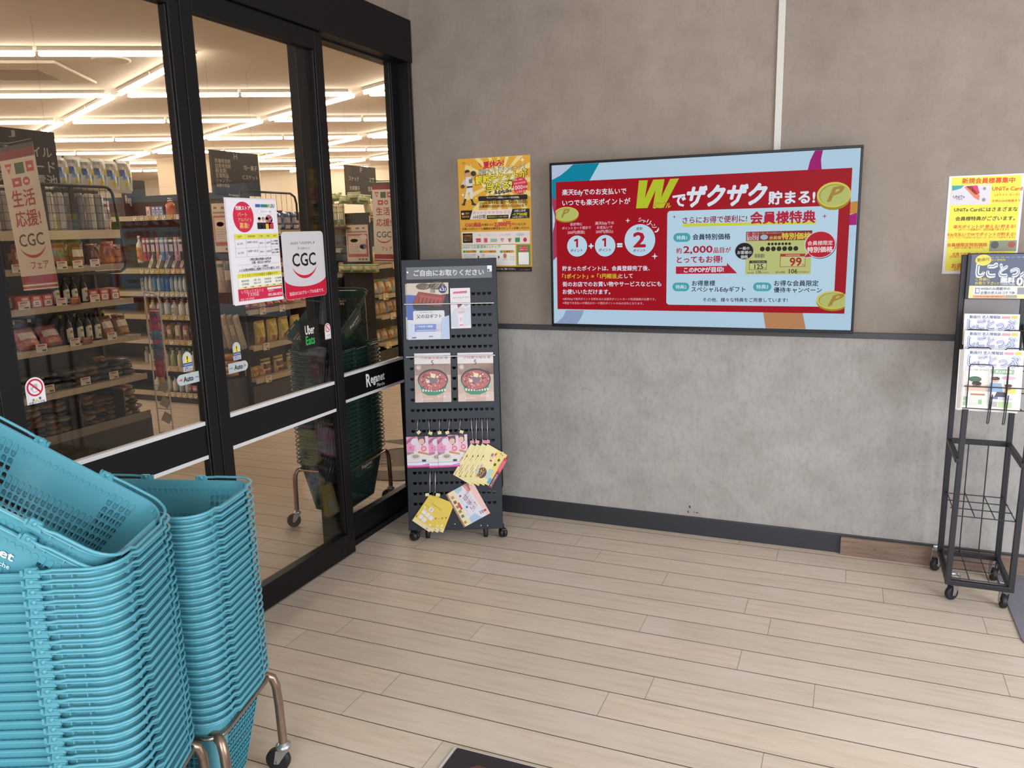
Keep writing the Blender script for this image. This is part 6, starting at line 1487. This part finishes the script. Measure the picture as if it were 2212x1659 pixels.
# boxes leaning
for i in range(6):
    put(m_box(.030, .12, .13, ('#cfc6ba', '#d0c8c0', '#a9a0a0', '#c4b4b0', '#b5868e', '#cfc8bc')[i], '#b8b0a8', '#a89aa0'), 'toothpaste_carton', (sx(322 + i * 17, 560), YS + .10, zs2[1] + .012), 'y', 'pale toothpaste carton leaning on the second aisle shelf', 'carton', 'leaning cartons on the second aisle shelf', roll=.55)
# tubes
for i in range(14):
    c = ('#b5c4cc', '#d2cec6', '#5a86b0', '#a9bcc8', '#3a5a9a', '#2f56a4', '#8fa4b0', '#c9d0d0')[i % 8]
    put(m_lathe('tube_%d' % (i % 2), [(0, 0), (.014, 0), (.015, .02), (.019, .03), (.016, .09), (.004, .135 + .01 * (i % 2)), (0, .135)], c), 'toothpaste_tube', (sx(314 + i * 9.2, 610), YS + .06, zs2[2] + .004), 'y', 'white or blue tube standing on the third aisle shelf', 'tube', 'tubes on the third aisle shelf')
for i in range(8):
    bottle((sx(326 + i * 15.5, 665), YS + .08, zs2[3]), 'y', .032, .125 + .012 * (i % 3), ('#d2cabd', '#c9c2b6', '#bfc4bc', '#d5cec4')[i % 4], '#d5cec6', None if i % 3 else '#b5ae9c', 'pale pump bottle on the fourth aisle shelf', 'bottle', 'pump bottles on the fourth aisle shelf', True)
for i in range(7):
    put(m_pouch(.062, .135, .04, ('#a08a70', '#b5a58f', '#8f6a4a', '#c0b09a', '#a86a5a')[i % 5], '#c9bca8', None, '#7d5a3a'), 'refill_pouch', (sx(332 + i * 17, 720), YS + .06, zs2[4]), 'y', 'beige or brown refill pouch on the fifth aisle shelf', 'pouch', 'refill pouches on the fifth aisle shelf')
for i in range(8):
    bottle((sx(326 + i * 15, 770), YS + .07, zs2[5]), 'y', .029, .145, ('#cfc8ba', '#b9b49f', '#d2cbbf', '#8fa07a')[i % 4], '#d8d2c8', None, 'white bottle on the sixth aisle shelf', 'bottle', 'bottles on the sixth aisle shelf', False, .45)
for i in range(6):
    bottle((sx(338 + i * 13, 830), YS + .07, zs2[6]), 'y', .028, .135, ('#d2cbc0', '#a9bccc', '#cfc8bf')[i % 3], '#5a86b0' if i % 2 else '#d8d2c8', None, 'white bottle on the lowest aisle shelf', 'bottle', 'bottles on the lowest aisle shelf', False, .45)
for i in range(3):
    put(m_pouch(.09, .06, .06, ('#b5606a', '#c98a92', '#8fa4c0')[i], '#d8ccca'), 'tissue_pack', (sx(405 + i * 15, 838), YS + .08, zs2[6]), 'y', 'pink or blue tissue pack on the lowest aisle shelf', 'pack', 'tissue packs on the lowest aisle shelf')
for i in range(9):
    bottle((sx(320 + i * 13, 665, .2), YS + .2, zs2[3]), 'y', .032, .135, ('#bfb6a6', '#a9a69c', '#c9c0b0')[i % 3], '#cfc8bc', None, 'pale bottle in the rear row of the fourth aisle shelf', 'bottle', 'rear bottles on the fourth aisle shelf', True)
for i in range(9):
    put(m_pouch(.062, .14, .04, ('#9a8468', '#b09e86', '#8a6444', '#a33a44')[i % 4], '#bfb29c', None, '#7d5a3a'), 'refill_pouch', (sx(324 + i * 13, 720, .18), YS + .18, zs2[4]), 'y', 'refill pouch in the rear row of the fifth aisle shelf', 'pouch', 'rear pouches on the fifth aisle shelf')
for i in range(9):
    bottle((sx(320 + i * 13, 770, .18), YS + .18, zs2[5]), 'y', .029, .15, ('#c4bcac', '#aaa58f', '#7f9a6a')[i % 3], '#cfc8bc', None, 'pale bottle in the rear row of the sixth aisle shelf', 'bottle', 'rear bottles on the sixth aisle shelf', False, .45)
for i in range(12):
    put(m_box(.035, .08, .115, ('#b5b0a8', '#8f9aa8', '#c0b8ae', '#5a7aa0')[i % 4], '#c9c4ba', '#8a8a98'), 'toothpaste_carton', (sx(314 + i * 10.5, 610, .2), YS + .2, zs2[2]), 'y', 'small pale carton behind the tubes on the third aisle shelf', 'carton', 'cartons behind the tubes on the third aisle shelf')
# ================= middle gondola: end facing the doors
X2 = -2.60
zs3 = [hx(610, py, X2).z for py in (498, 590, 662, 737, 806)]
shelf_unit('display_shelf', 'dark end display with candy and yellow snack bags behind the middle door', 'x', (1.63, 2.62, X2), .40, zs3, max(.08, zs3[-1] - .06), 1.72, depth=(.05, .03, .02, 0, 0), side=True)
def ey(px, py, d=.08): return hx(px, py, X2 - d).y
for i, (px, c) in enumerate(((606, '#3f4f80'), (626, '#4a5a90'), (644, '#39476f'), (664, '#a98a86'))):
    put(m_pouch(.13, .17, .07, c, '#a9a8b8', '#6a7aa8', '#cfc4c0', .15), 'snack_pouch', (X2 - .13, ey(px, 480), zs3[0]), 'x', ('shiny blue' if i < 3 else 'white and red') + ' snack bag on the top shelf of the middle display', 'snack', 'snack bags on the top shelf of the middle display')
for i in range(7):
    put(m_pouch(.11, .13, .05, ('#8a3a3a', '#b56a5a', '#6a4a3a', '#c9b8a8')[i % 4], '#d8ccc0', '#a03a3a'), 'snack_pouch', (X2 - .12, 1.74 + i * .13, zs3[1]), 'x', 'red or brown snack bag on the second shelf of the middle display', 'snack', 'snack bags on the second shelf of the middle display')
for i in range(9):
    put(m_pouch(.10, .11, .05, ('#b5484e', '#c9605e', '#cfc0b4', '#b5545a', '#6f8a4a')[i % 5], '#dccfc8', '#c95a68', '#cfa8a0'), 'candy_bag', (X2 - .10, 1.72 + i * .10, zs3[2] + .01), 'x', 'red and white candy bag lying on the third shelf of the middle display', 'candy', 'candy bags on the third shelf of the middle display', tilt=-.7, yaw=R_.uniform(-.2, .2))
for i, px in enumerate((562, 589, 614, 640)):
    put(m_pouch(.135, .205, .07, '#cdb86a', '#b5a83a', '#c9b478', '#b0684a'), 'chips_bag', (X2 - .09, ey(px, 715), zs3[3]), 'x', 'pale yellow chips bag, %s on the fourth shelf of the middle display' % ('first', 'second', 'third', 'fourth')[i], 'snack', 'chips bags on the fourth shelf of the middle display')
for i, px in enumerate((575, 603, 631, 660)):
    put(m_pouch(.13, .15, .06, '#c9b478', '#5a3a2a', '#4a382a', '#7a4038'), 'cookie_bag', (X2 - .09, ey(px, 785), zs3[4]), 'x', 'cream cookie bag with dark print, %s on the lowest shelf of the middle display' % ('first', 'second', 'third', 'fourth')[i], 'snack', 'cookie bags on the lowest shelf of the middle display')
for i in range(3):
    put(m_pouch(.08, .10, .05, '#c9a45a', '#a8782f'), 'small_snack_bag', (X2 - .10, ey(540 + i * 14, 800), zs3[4]), 'x', 'small yellow snack bag at the left of the lowest shelf of the middle display', 'snack', 'small yellow bags on the lowest shelf of the middle display')
for (px, py, k) in ((568, 678, 2), (610, 669, 2), (575, 745, 3), (580, 814, 4), (600, 505, 0)):
    p = hx(px, py, X2 + .012 - (.05, .03, .02, 0, 0)[k]); card((p.x, p.y, zs3[k] - .015), 'x', .075, .06, '#d2c6b4', 'white price card on the %s shelf of the middle display' % ('top', 'second', 'third', 'fourth', 'lowest')[k], 'price cards on the %s shelf of the middle display' % ('top', 'second', 'third', 'fourth', 'lowest')[k])
# goods hung at the left corner of the middle gondola
for i in range(5):
    put(m_pouch(.075, .27, .03, ('#a9a298', '#8a858a', '#b5aca2', '#7a7678', '#9a9690')[i], '#c4bcb0', '#6a8a84'), 'towel_pack', (-2.98 + i * .075, YS - .04, 1.02), 'y', 'grey towel pack hanging at the corner of the middle gondola', 'pack', 'towel packs at the corner of the middle gondola', yaw=.3)
for i in range(4):
    put(m_pouch(.07, .30, .03, ('#8a8074', '#9a9082', '#857a6c', '#a09686')[i], '#a89e90'), 'chopstick_pack', (-2.86 + i * .07, YS - .04, .54), 'y', 'pale long pack leaning at the corner of the middle gondola', 'pack', 'long packs at the corner of the middle gondola', roll=-.25)
for i in range(8):
    put(m_pack(20 + i % 3, .13, .12, .055, ['#b5824e', '#a8703c', '#c0905a']), 'bread_bag', (-2.92 + (i % 2) * .15, YS - .10, .30 + (i // 2) * .05), 'y', 'golden bread bag in the pile at the corner of the middle gondola', 'bread', 'bread bags at the corner of the middle gondola', yaw=R_.uniform(-.2, .2))
mb = MB(); mb.bx(-3.02, -2.68, YS - .20, YS - .01, 0, .298, SHD); tag(mb.build('dump_bin'), 'dark low bin carrying the bread bags at the corner of the middle gondola', 'bin')
# wire arch on the top of the middle display
mb = MB(); xa = X2 - .05; mb.tube([(xa, 1.70, 1.60), (xa, 1.70, 1.86), (xa, 2.36, 1.86), (xa, 2.42, 1.83), (xa, 2.44, 1.77), (xa, 2.44, 1.62)], .010, FR_, 8)
for i in range(10): y = 1.74 + i * .07; mb.tube([(xa, y, 1.70), (xa, y, 1.86)], .0016, FR_, 5)
tag(mb.build('wire_guard'), 'black wire guard on top of the middle display', 'guard')

# ================= right gondola end
X3 = -2.60
zs4 = [hx(840, py, X3).z for py in (470, 572, 636, 680, 740)]
shelf_unit('display_shelf', 'end display with bread and vegetable bags behind the fixed glass panel', 'x', (3.66, 4.75, X3), .40, zs4, max(.1, zs4[-1] - .08), 1.70, depth=(.05, .03, .0, -.02, -.04), side=True)
def fy(px, py, d=.08): return hx(px, py, X3 - d).y
BR = ['#b58a5a', '#c0986a', '#a87a4a', '#b89468', '#8f6a44']
for k, (z, n, h) in enumerate(zip(zs4, (7, 7, 7, 7, 6), (.20, .20, .17, .17, .14))):
    for i in range(n):
        c = ('#a9a884', '#b5a888', '#c0a070')[i % 3] if k < 2 else BR[i % 5]
        put(m_pouch(.145, h, .075, c, '#c9b89a', ('#4f7a3a', '#6aa0b4', '#b08a5a')[(i + k) % 3], '#b5986a', .2, ((5, 7, 7, 9, '#6a9fb8'), (0, 1, 0, 3, '#8fb0c0')) if (i + k) % 2 else ((3, 4, 3, 4, '#d8ccb8'),)), 'bread_bag', (X3 - .11, 3.76 + i * .148, z + .004), 'x', 'bread or vegetable bag on the %s shelf of the right display' % ('top', 'second', 'third', 'fourth', 'lowest')[k], 'bag', 'bags on the %s shelf of the right display' % ('top', 'second', 'third', 'fourth', 'lowest')[k], tilt=-.25 if k > 1 else -.1)
for (px, py, k) in ((813, 581, 1), (854, 578, 1), (833, 640, 2), (849, 685, 3), (840, 743, 4), (805, 470, 0), (806, 525, 0), (868, 528, 0)):
    p = hx(px, py, X3 + .012 + (.0, .0, .0, .02, .04)[k] - (.05 if k == 0 else .03 if k == 1 else 0)); card((p.x, p.y, zs4[k] - .015), 'x', .10, .07, '#d9c9a4', 'yellowish price card on the %s shelf of the right display' % ('top', 'second', 'third', 'fourth', 'lowest')[k], 'price cards on the %s shelf of the right display' % ('top', 'second', 'third', 'fourth', 'lowest')[k], '#c9923a')
YT = 3.66
shelf_unit('aisle_shelf', 'aisle shelf of the right gondola with hanging leek bags', 'y', (-6.5, -3.04, YT), .40, [.45, .75, 1.05, 1.32], .2, 1.62)
for i in range(7):
    put(m_pouch(.15, .09, .10, '#b5b48a', '#c9c4a4', '#4a7a3a', '#4f803c', .2), 'vegetable_bag', (-3.42 + i * .115, YT + .02, 1.80 + .03 * (i % 2)), 'y', 'white and green vegetable bag heaped on top of the right gondola', 'vegetable', 'vegetable bags on top of the right gondola', yaw=.3, roll=R_.uniform(-.2, .2))
for i in range(5):
    put(m_pouch(.075, .24, .05, '#c4ba9a', '#cfc6aa', '#b09a7a', '#4a7a3a', .2), 'leek_bag', (-3.32 + i * .085, YT - .03, 1.56), 'y', 'pale leek bag standing in the wire basket of the right gondola', 'vegetable', 'leek bags in the wire basket')
wb = thing('wire_basket', 'black wire basket holding leek bags on the right gondola', 'basket', (-3.15, YT - .04, 1.55))
mb = MB()
for z in (0, .08, .16, .25): mb.tube([(-.24, -.06, z), (.24, -.06, z)], .003, FR_, 5)
for i in range(9): mb.tube([(-.24 + i * .06, -.06, 0), (-.24 + i * .06, -.06, .25)], .002, FR_, 5)
mb.bx(-.24, .24, -.06, .04, -.012, 0, FR_); mb.build('wire_mesh', wb)
for i in range(5):
    put(m_pouch(.12, .13, .06, ('#9a6a44', '#8a4a30', '#7d5a3c')[i % 3], '#b58a5a'), 'snack_pouch', (-3.5 + i * .15, YT + .03, 1.05), 'y', 'brown snack bag on the aisle side of the right gondola', 'snack', 'brown bags on the aisle side of the right gondola')
for i in range(3):
    put(m_pouch(.20, .09, .10, '#b0b084', '#c9c4a4', '#4a7a3a', '#4f803c', .2), 'vegetable_bag', (-2.95 + i * .16, YT - .06, 1.07), 'y', 'white and green vegetable bag lying under the pink flyer', 'vegetable', 'vegetable bags under the pink flyer')
for i in range(4):
    put(m_box(.10, .08, .16, ('#a8624a', '#8f4a50', '#5a4a6a', '#b58a5a')[i], '#cfc0b0', '#d8ccc0'), 'carton', (-3.55 + (i % 2) * .12, YT + .02, (1.32, 1.05, .75, .45)[i]), 'y', 'coloured carton at the left of the right gondola side', 'carton', 'cartons at the left of the right gondola side')

# ---- hanging boards over the aisles
CB = M('#33302e', .7); CBL = lambda c: M(c, .7)
def sign(x, y0, y1, z0, z1, label, lines, letter):
    t = thing('aisle_sign', label, 'sign', (x, (y0 + y1) / 2, z0), group='hanging aisle boards'); iv = Matrix.Translation((-x, -(y0 + y1) / 2, -z0))
    s = Sheet((x + .013, (y0 + y1) / 2, (z0 + z1) / 2), YU, ZU); s.mk = CBL
    w, h = y1 - y0, z1 - z0
    s.mb.bx(-w / 2, w / 2, -h / 2, h / 2, -.026, 0, CB); s.up()
    s.text(letter, (-w * .035, h * .40), (w * .035, h * .40), '#a59c90', .02, 0, h * .12)
    for (tx, a, b, v) in lines: s.text(tx, (w * a, h * v), (w * b, h * v), '#bcb3a6', .015)
    s.build('board', t)
    for y in (y0 + .05, y1 - .05):
        mb = MB(); mb.tube([(x, y, z1), (x, y, ZC)], .0007, WIRE, 4); mb.build('hanging_wire', t, iv)
sign(-2.95, -.36, .255, 1.855, 2.215, 'dark hanging board lettered J over the left display', [('ラップ・ホイル', -.42, .44, .12), ('ペットフード', -.36, .46, -.15), ('電器・乾電池', -.36, .47, -.40)], 'J')
sign(-3.0, 1.77, 2.365, 1.845, 2.222, 'dark hanging board lettered H over the middle display', [('洗濯用洗剤', -.44, -.12, .27), ('住居用洗剤', -.44, -.12, .16), ('殺虫剤', -.44, -.22, .05), ('生理用品', -.44, -.18, -.06), ('シャンプー', -.44, -.14, -.17), ('歯磨き用品', -.44, -.18, -.28), ('均一菓子', .16, .46, .16), ('ビスケット', .12, .46, -.06)], 'H')
sign(-3.0, 3.77, 4.36, 1.80, 2.215, 'dark hanging board lettered F over the right display', [('スナック', -.42, -.10, .16), ('大袋菓子', -.42, -.08, -.08), ('米菓', .26, .44, .16), ('豆菓子', .2, .46, -.08)], 'F')
def small_sign(px0, py0, px1, py1, x, label, cut=False):
    p = hx(px0, py0, x); q = hx(px1, py1, x); w, h = q.y - p.y, p.z - q.z
    s = Sheet((x, (p.y + q.y) / 2, (p.z + q.z) / 2), YU, ZU); s.mk = CBL; s.mb.bx(-w / 2, w / 2, -h / 2, h / 2, -.02, 0, CB); s.up()
    s.text('Reganet', (-w * .42, -h * .0), (w * .14, h * .0), '#d6cdbf', .02, 0, h * .25); s.text('Marche', (-w * .12, -h * .19), (w * .12, -h * .19), '#c4bbae', .01)
    return tag(s.build('shop_sign'), label, 'sign', 'small dark shop name boards')
small_sign(262, 388, 321, 478, -4.25, 'small dark shop name board standing on the aisle shelf')
small_sign(490, 412, 540, 432, -2.92, 'small dark shop name board under the H board')

# ---- white and red sale banners
def banner(TL, TR, BR_, BL_, y, label, rod):
    P = [Vector((c[0], y, c[1])) for c in (TL, TR, BR_, BL_)]
    C = sum(P, Vector()) / 4; U = ((P[1] - P[0]) + (P[2] - P[3])).normalized(); V = Vector((0, -1, 0)).cross(U).normalized()
    if V.z < 0: V = -V
    w = ((P[1] - P[0]).length + (P[2] - P[3]).length) / 2; h = ((P[0] - P[3]).length + (P[1] - P[2]).length) / 2
    t = thing('sale_banner', label, 'banner', (C.x, y, C.z - h / 2), group='sale banners inside the shop'); iv = Matrix.Translation(-t.location)
    s = Sheet(C, U, V); s.mk = lambda c: M(c, .6); hw, hh = w / 2, h / 2
    s.board(-hw, -hh, hw, hh, '#d6cabb', .002)
    s.rect(-hw, hh * .93, hw, hh, '#4a403c'); s.rect(-hw, hh * .82, hw, hh * .93, '#7d2834'); s.rect(-hw, -hh * .98, hw, -hh * .945, '#8f2a3a'); s.rect(-hw, -hh * .92, hw, -hh * .80, '#942538')
    s.poly([(-hw * .78, hh * .76), (-hw * .36, hh * .76), (-hw * .57, hh * .62)], '#b8505a'); s.rect(-hw * .22, hh * .61, hw * .3, hh * .76, '#4a5a44'); s.rect(hw * .42, hh * .62, hw * .84, hh * .76, '#b8505a'); s.rect(-hw * .5, hh * .44, hw * .02, hh * .56, '#b04a55'); s.ell(hw * .3, hh * .5, hw * .2, hh * .06, '#b04a55', 14); s.up()
    for u, v in ((-.57, .71), (.63, .69), (-.24, .5), (.3, .5)): s.rect(hw * (u - .1), hh * (v - .02), hw * (u + .1), hh * (v + .015), '#dcc9bd')
    RC = '#9c3a44'
    s.text('生活', (-hw * .68, hh * .28), (hw * .62, hh * .28), RC, .02); s.text('応援!', (-hw * .7, hh * .0), (hw * .72, hh * .0), RC, .02); cgc(s, -hw * .02, -hh * .30, hw * 1.4, '#3a3430', '#a8283c', .012); s.text('フェア', (-hw * .3, -hh * .66), (hw * .7, -hh * .66), RC, .015)
    s.build('cloth', t)
    mb = MB(); top = C + V * (hh + .012); mb.tube([top - U * hw * 1.05, top + U * hw * 1.05], .005, FR_, 6); mb.tube([top - U * hw * .2 + Vector((0, 0, .0)), Vector((rod, y, top.z + .03))], .004, FR_, 6); mb.build('bracket', t, iv)
banner((-2.528, 2.033), (-2.25, 2.052), (-2.159, 1.225), (-2.484, 1.203), -.45, 'tilted white sale banner hanging at the far left behind the leftmost door', -2.76)
banner((-2.545, 2.003), (-2.290, 1.995), (-2.318, 1.179), (-2.573, 1.181), 3.58, 'white sale banner hanging behind the fixed glass panel', -2.64)
def flyer(x0, x1, z0, z1, y, label):
    s = Sheet(((x0 + x1) / 2, y, (z0 + z1) / 2), XU, ZU); s.mk = lambda c: M(c, .6); w, h = (x1 - x0) / 2, (z1 - z0) / 2
    s.board(-w, -h, w, h, '#d2bfb2', .0015); s.rect(-w * .92, -h * .74, w * .92, h * .5, '#a85a58'); s.up(); s.rect(-w * .85, -h * .58, w * .75, h * .42, '#cfb5a8'); s.up(); s.rect(-w * .8, -.02 * h, w * .2, h * .32, '#d8c8b8'); s.ell(-w * .3, h * .15, w * .35, h * .1, '#b58a4a', 18); s.ell(w * .55, h * .32, w * .32, h * .16, '#d9c9c0', 18); s.ell(w * .5, -h * .18, w * .34, h * .14, '#5a6478', 18); s.rect(-w * .8, -h * .52, w * .5, -h * .1, '#cfc4b8'); s.up()
    for i in range(4): s.rect(-w * .75, -h * (.18 + .09 * i), w * (.1 + .1 * (i % 2)), -h * (.15 + .09 * i), '#a89a90')
    s.rect(-w * .8, h * .78, -w * .5, h * .86, '#8a5a54'); s.rect(-w * .1, h * .76, w * .2, h * .86, '#8a5a54'); s.rect(w * .5, h * .78, w * .7, h * .86, '#8a5a54'); s.rect(-w * .9, h * .58, w * .85, h * .66, '#8f8078')
    for i in range(3): s.rect(w * (.0 + .3 * i), -h * .92, w * (.2 + .3 * i), -h * .82, '#6a625c')
    return tag(s.build('sale_flyer'), label, 'flyer', 'pink sale flyers on the gondolas')
flyer(-2.958, -2.675, 1.184, 1.575, 3.652, 'pink sale flyer on the right gondola beside the white banner')
flyer(-2.90, -2.675, 1.36, 1.765, 1.622, 'pink sale flyer behind the job notice on the middle gondola')
# ---- floor decals in the shop
dc = M('#4a3a2e', .6); dl = M('#a3907a', .6)
mb = MB(); C = Vector((-.52, .62, .0006)); r = .36
mb.prism([(r * math.cos(2 * math.pi * i / 48), r * math.sin(2 * math.pi * i / 48)) for i in range(48)], C, XU, YU, (0, 0, .0006), dc)
mb.tube([C + Vector((r * 1.04 * math.cos(2 * math.pi * i / 48), r * 1.04 * math.sin(2 * math.pi * i / 48), .0006)) for i in range(48)], .004, dc, 4, closed=True)
q = Matrix.Rotation(.35, 3, 'Z')
for (x, y, w, h) in ((-.20, .02, .02, .16), (-.12, .02, .02, .16), (-.16, .09, .10, .02), (-.16, .02, .10, .02), (-.16, -.05, .10, .02), (-.02, .12, .02, .12), (.04, .06, .12, .02), (.08, .12, .02, .1), (-.02, -.12, .30, .09), (.17, .02, .02, .16)):
    mb.box(C + q @ Vector((x, y, .0008)), (w, h, .0006), dl, q)
tag(mb.build('floor_decal'), 'round dark brown floor decal with pale marks inside the shop', 'decal')
p = hz(868, 953, 0); mb = MB(); mb.prism([(-.16, -.05), (.3, -.12), (.36, .06), (-.02, .05)], (p.x, p.y, .0006), XU, YU, (0, 0, .0008), dc); tag(mb.build('floor_decal'), 'dark brown arrow decal on the shop floor behind the round one', 'decal')
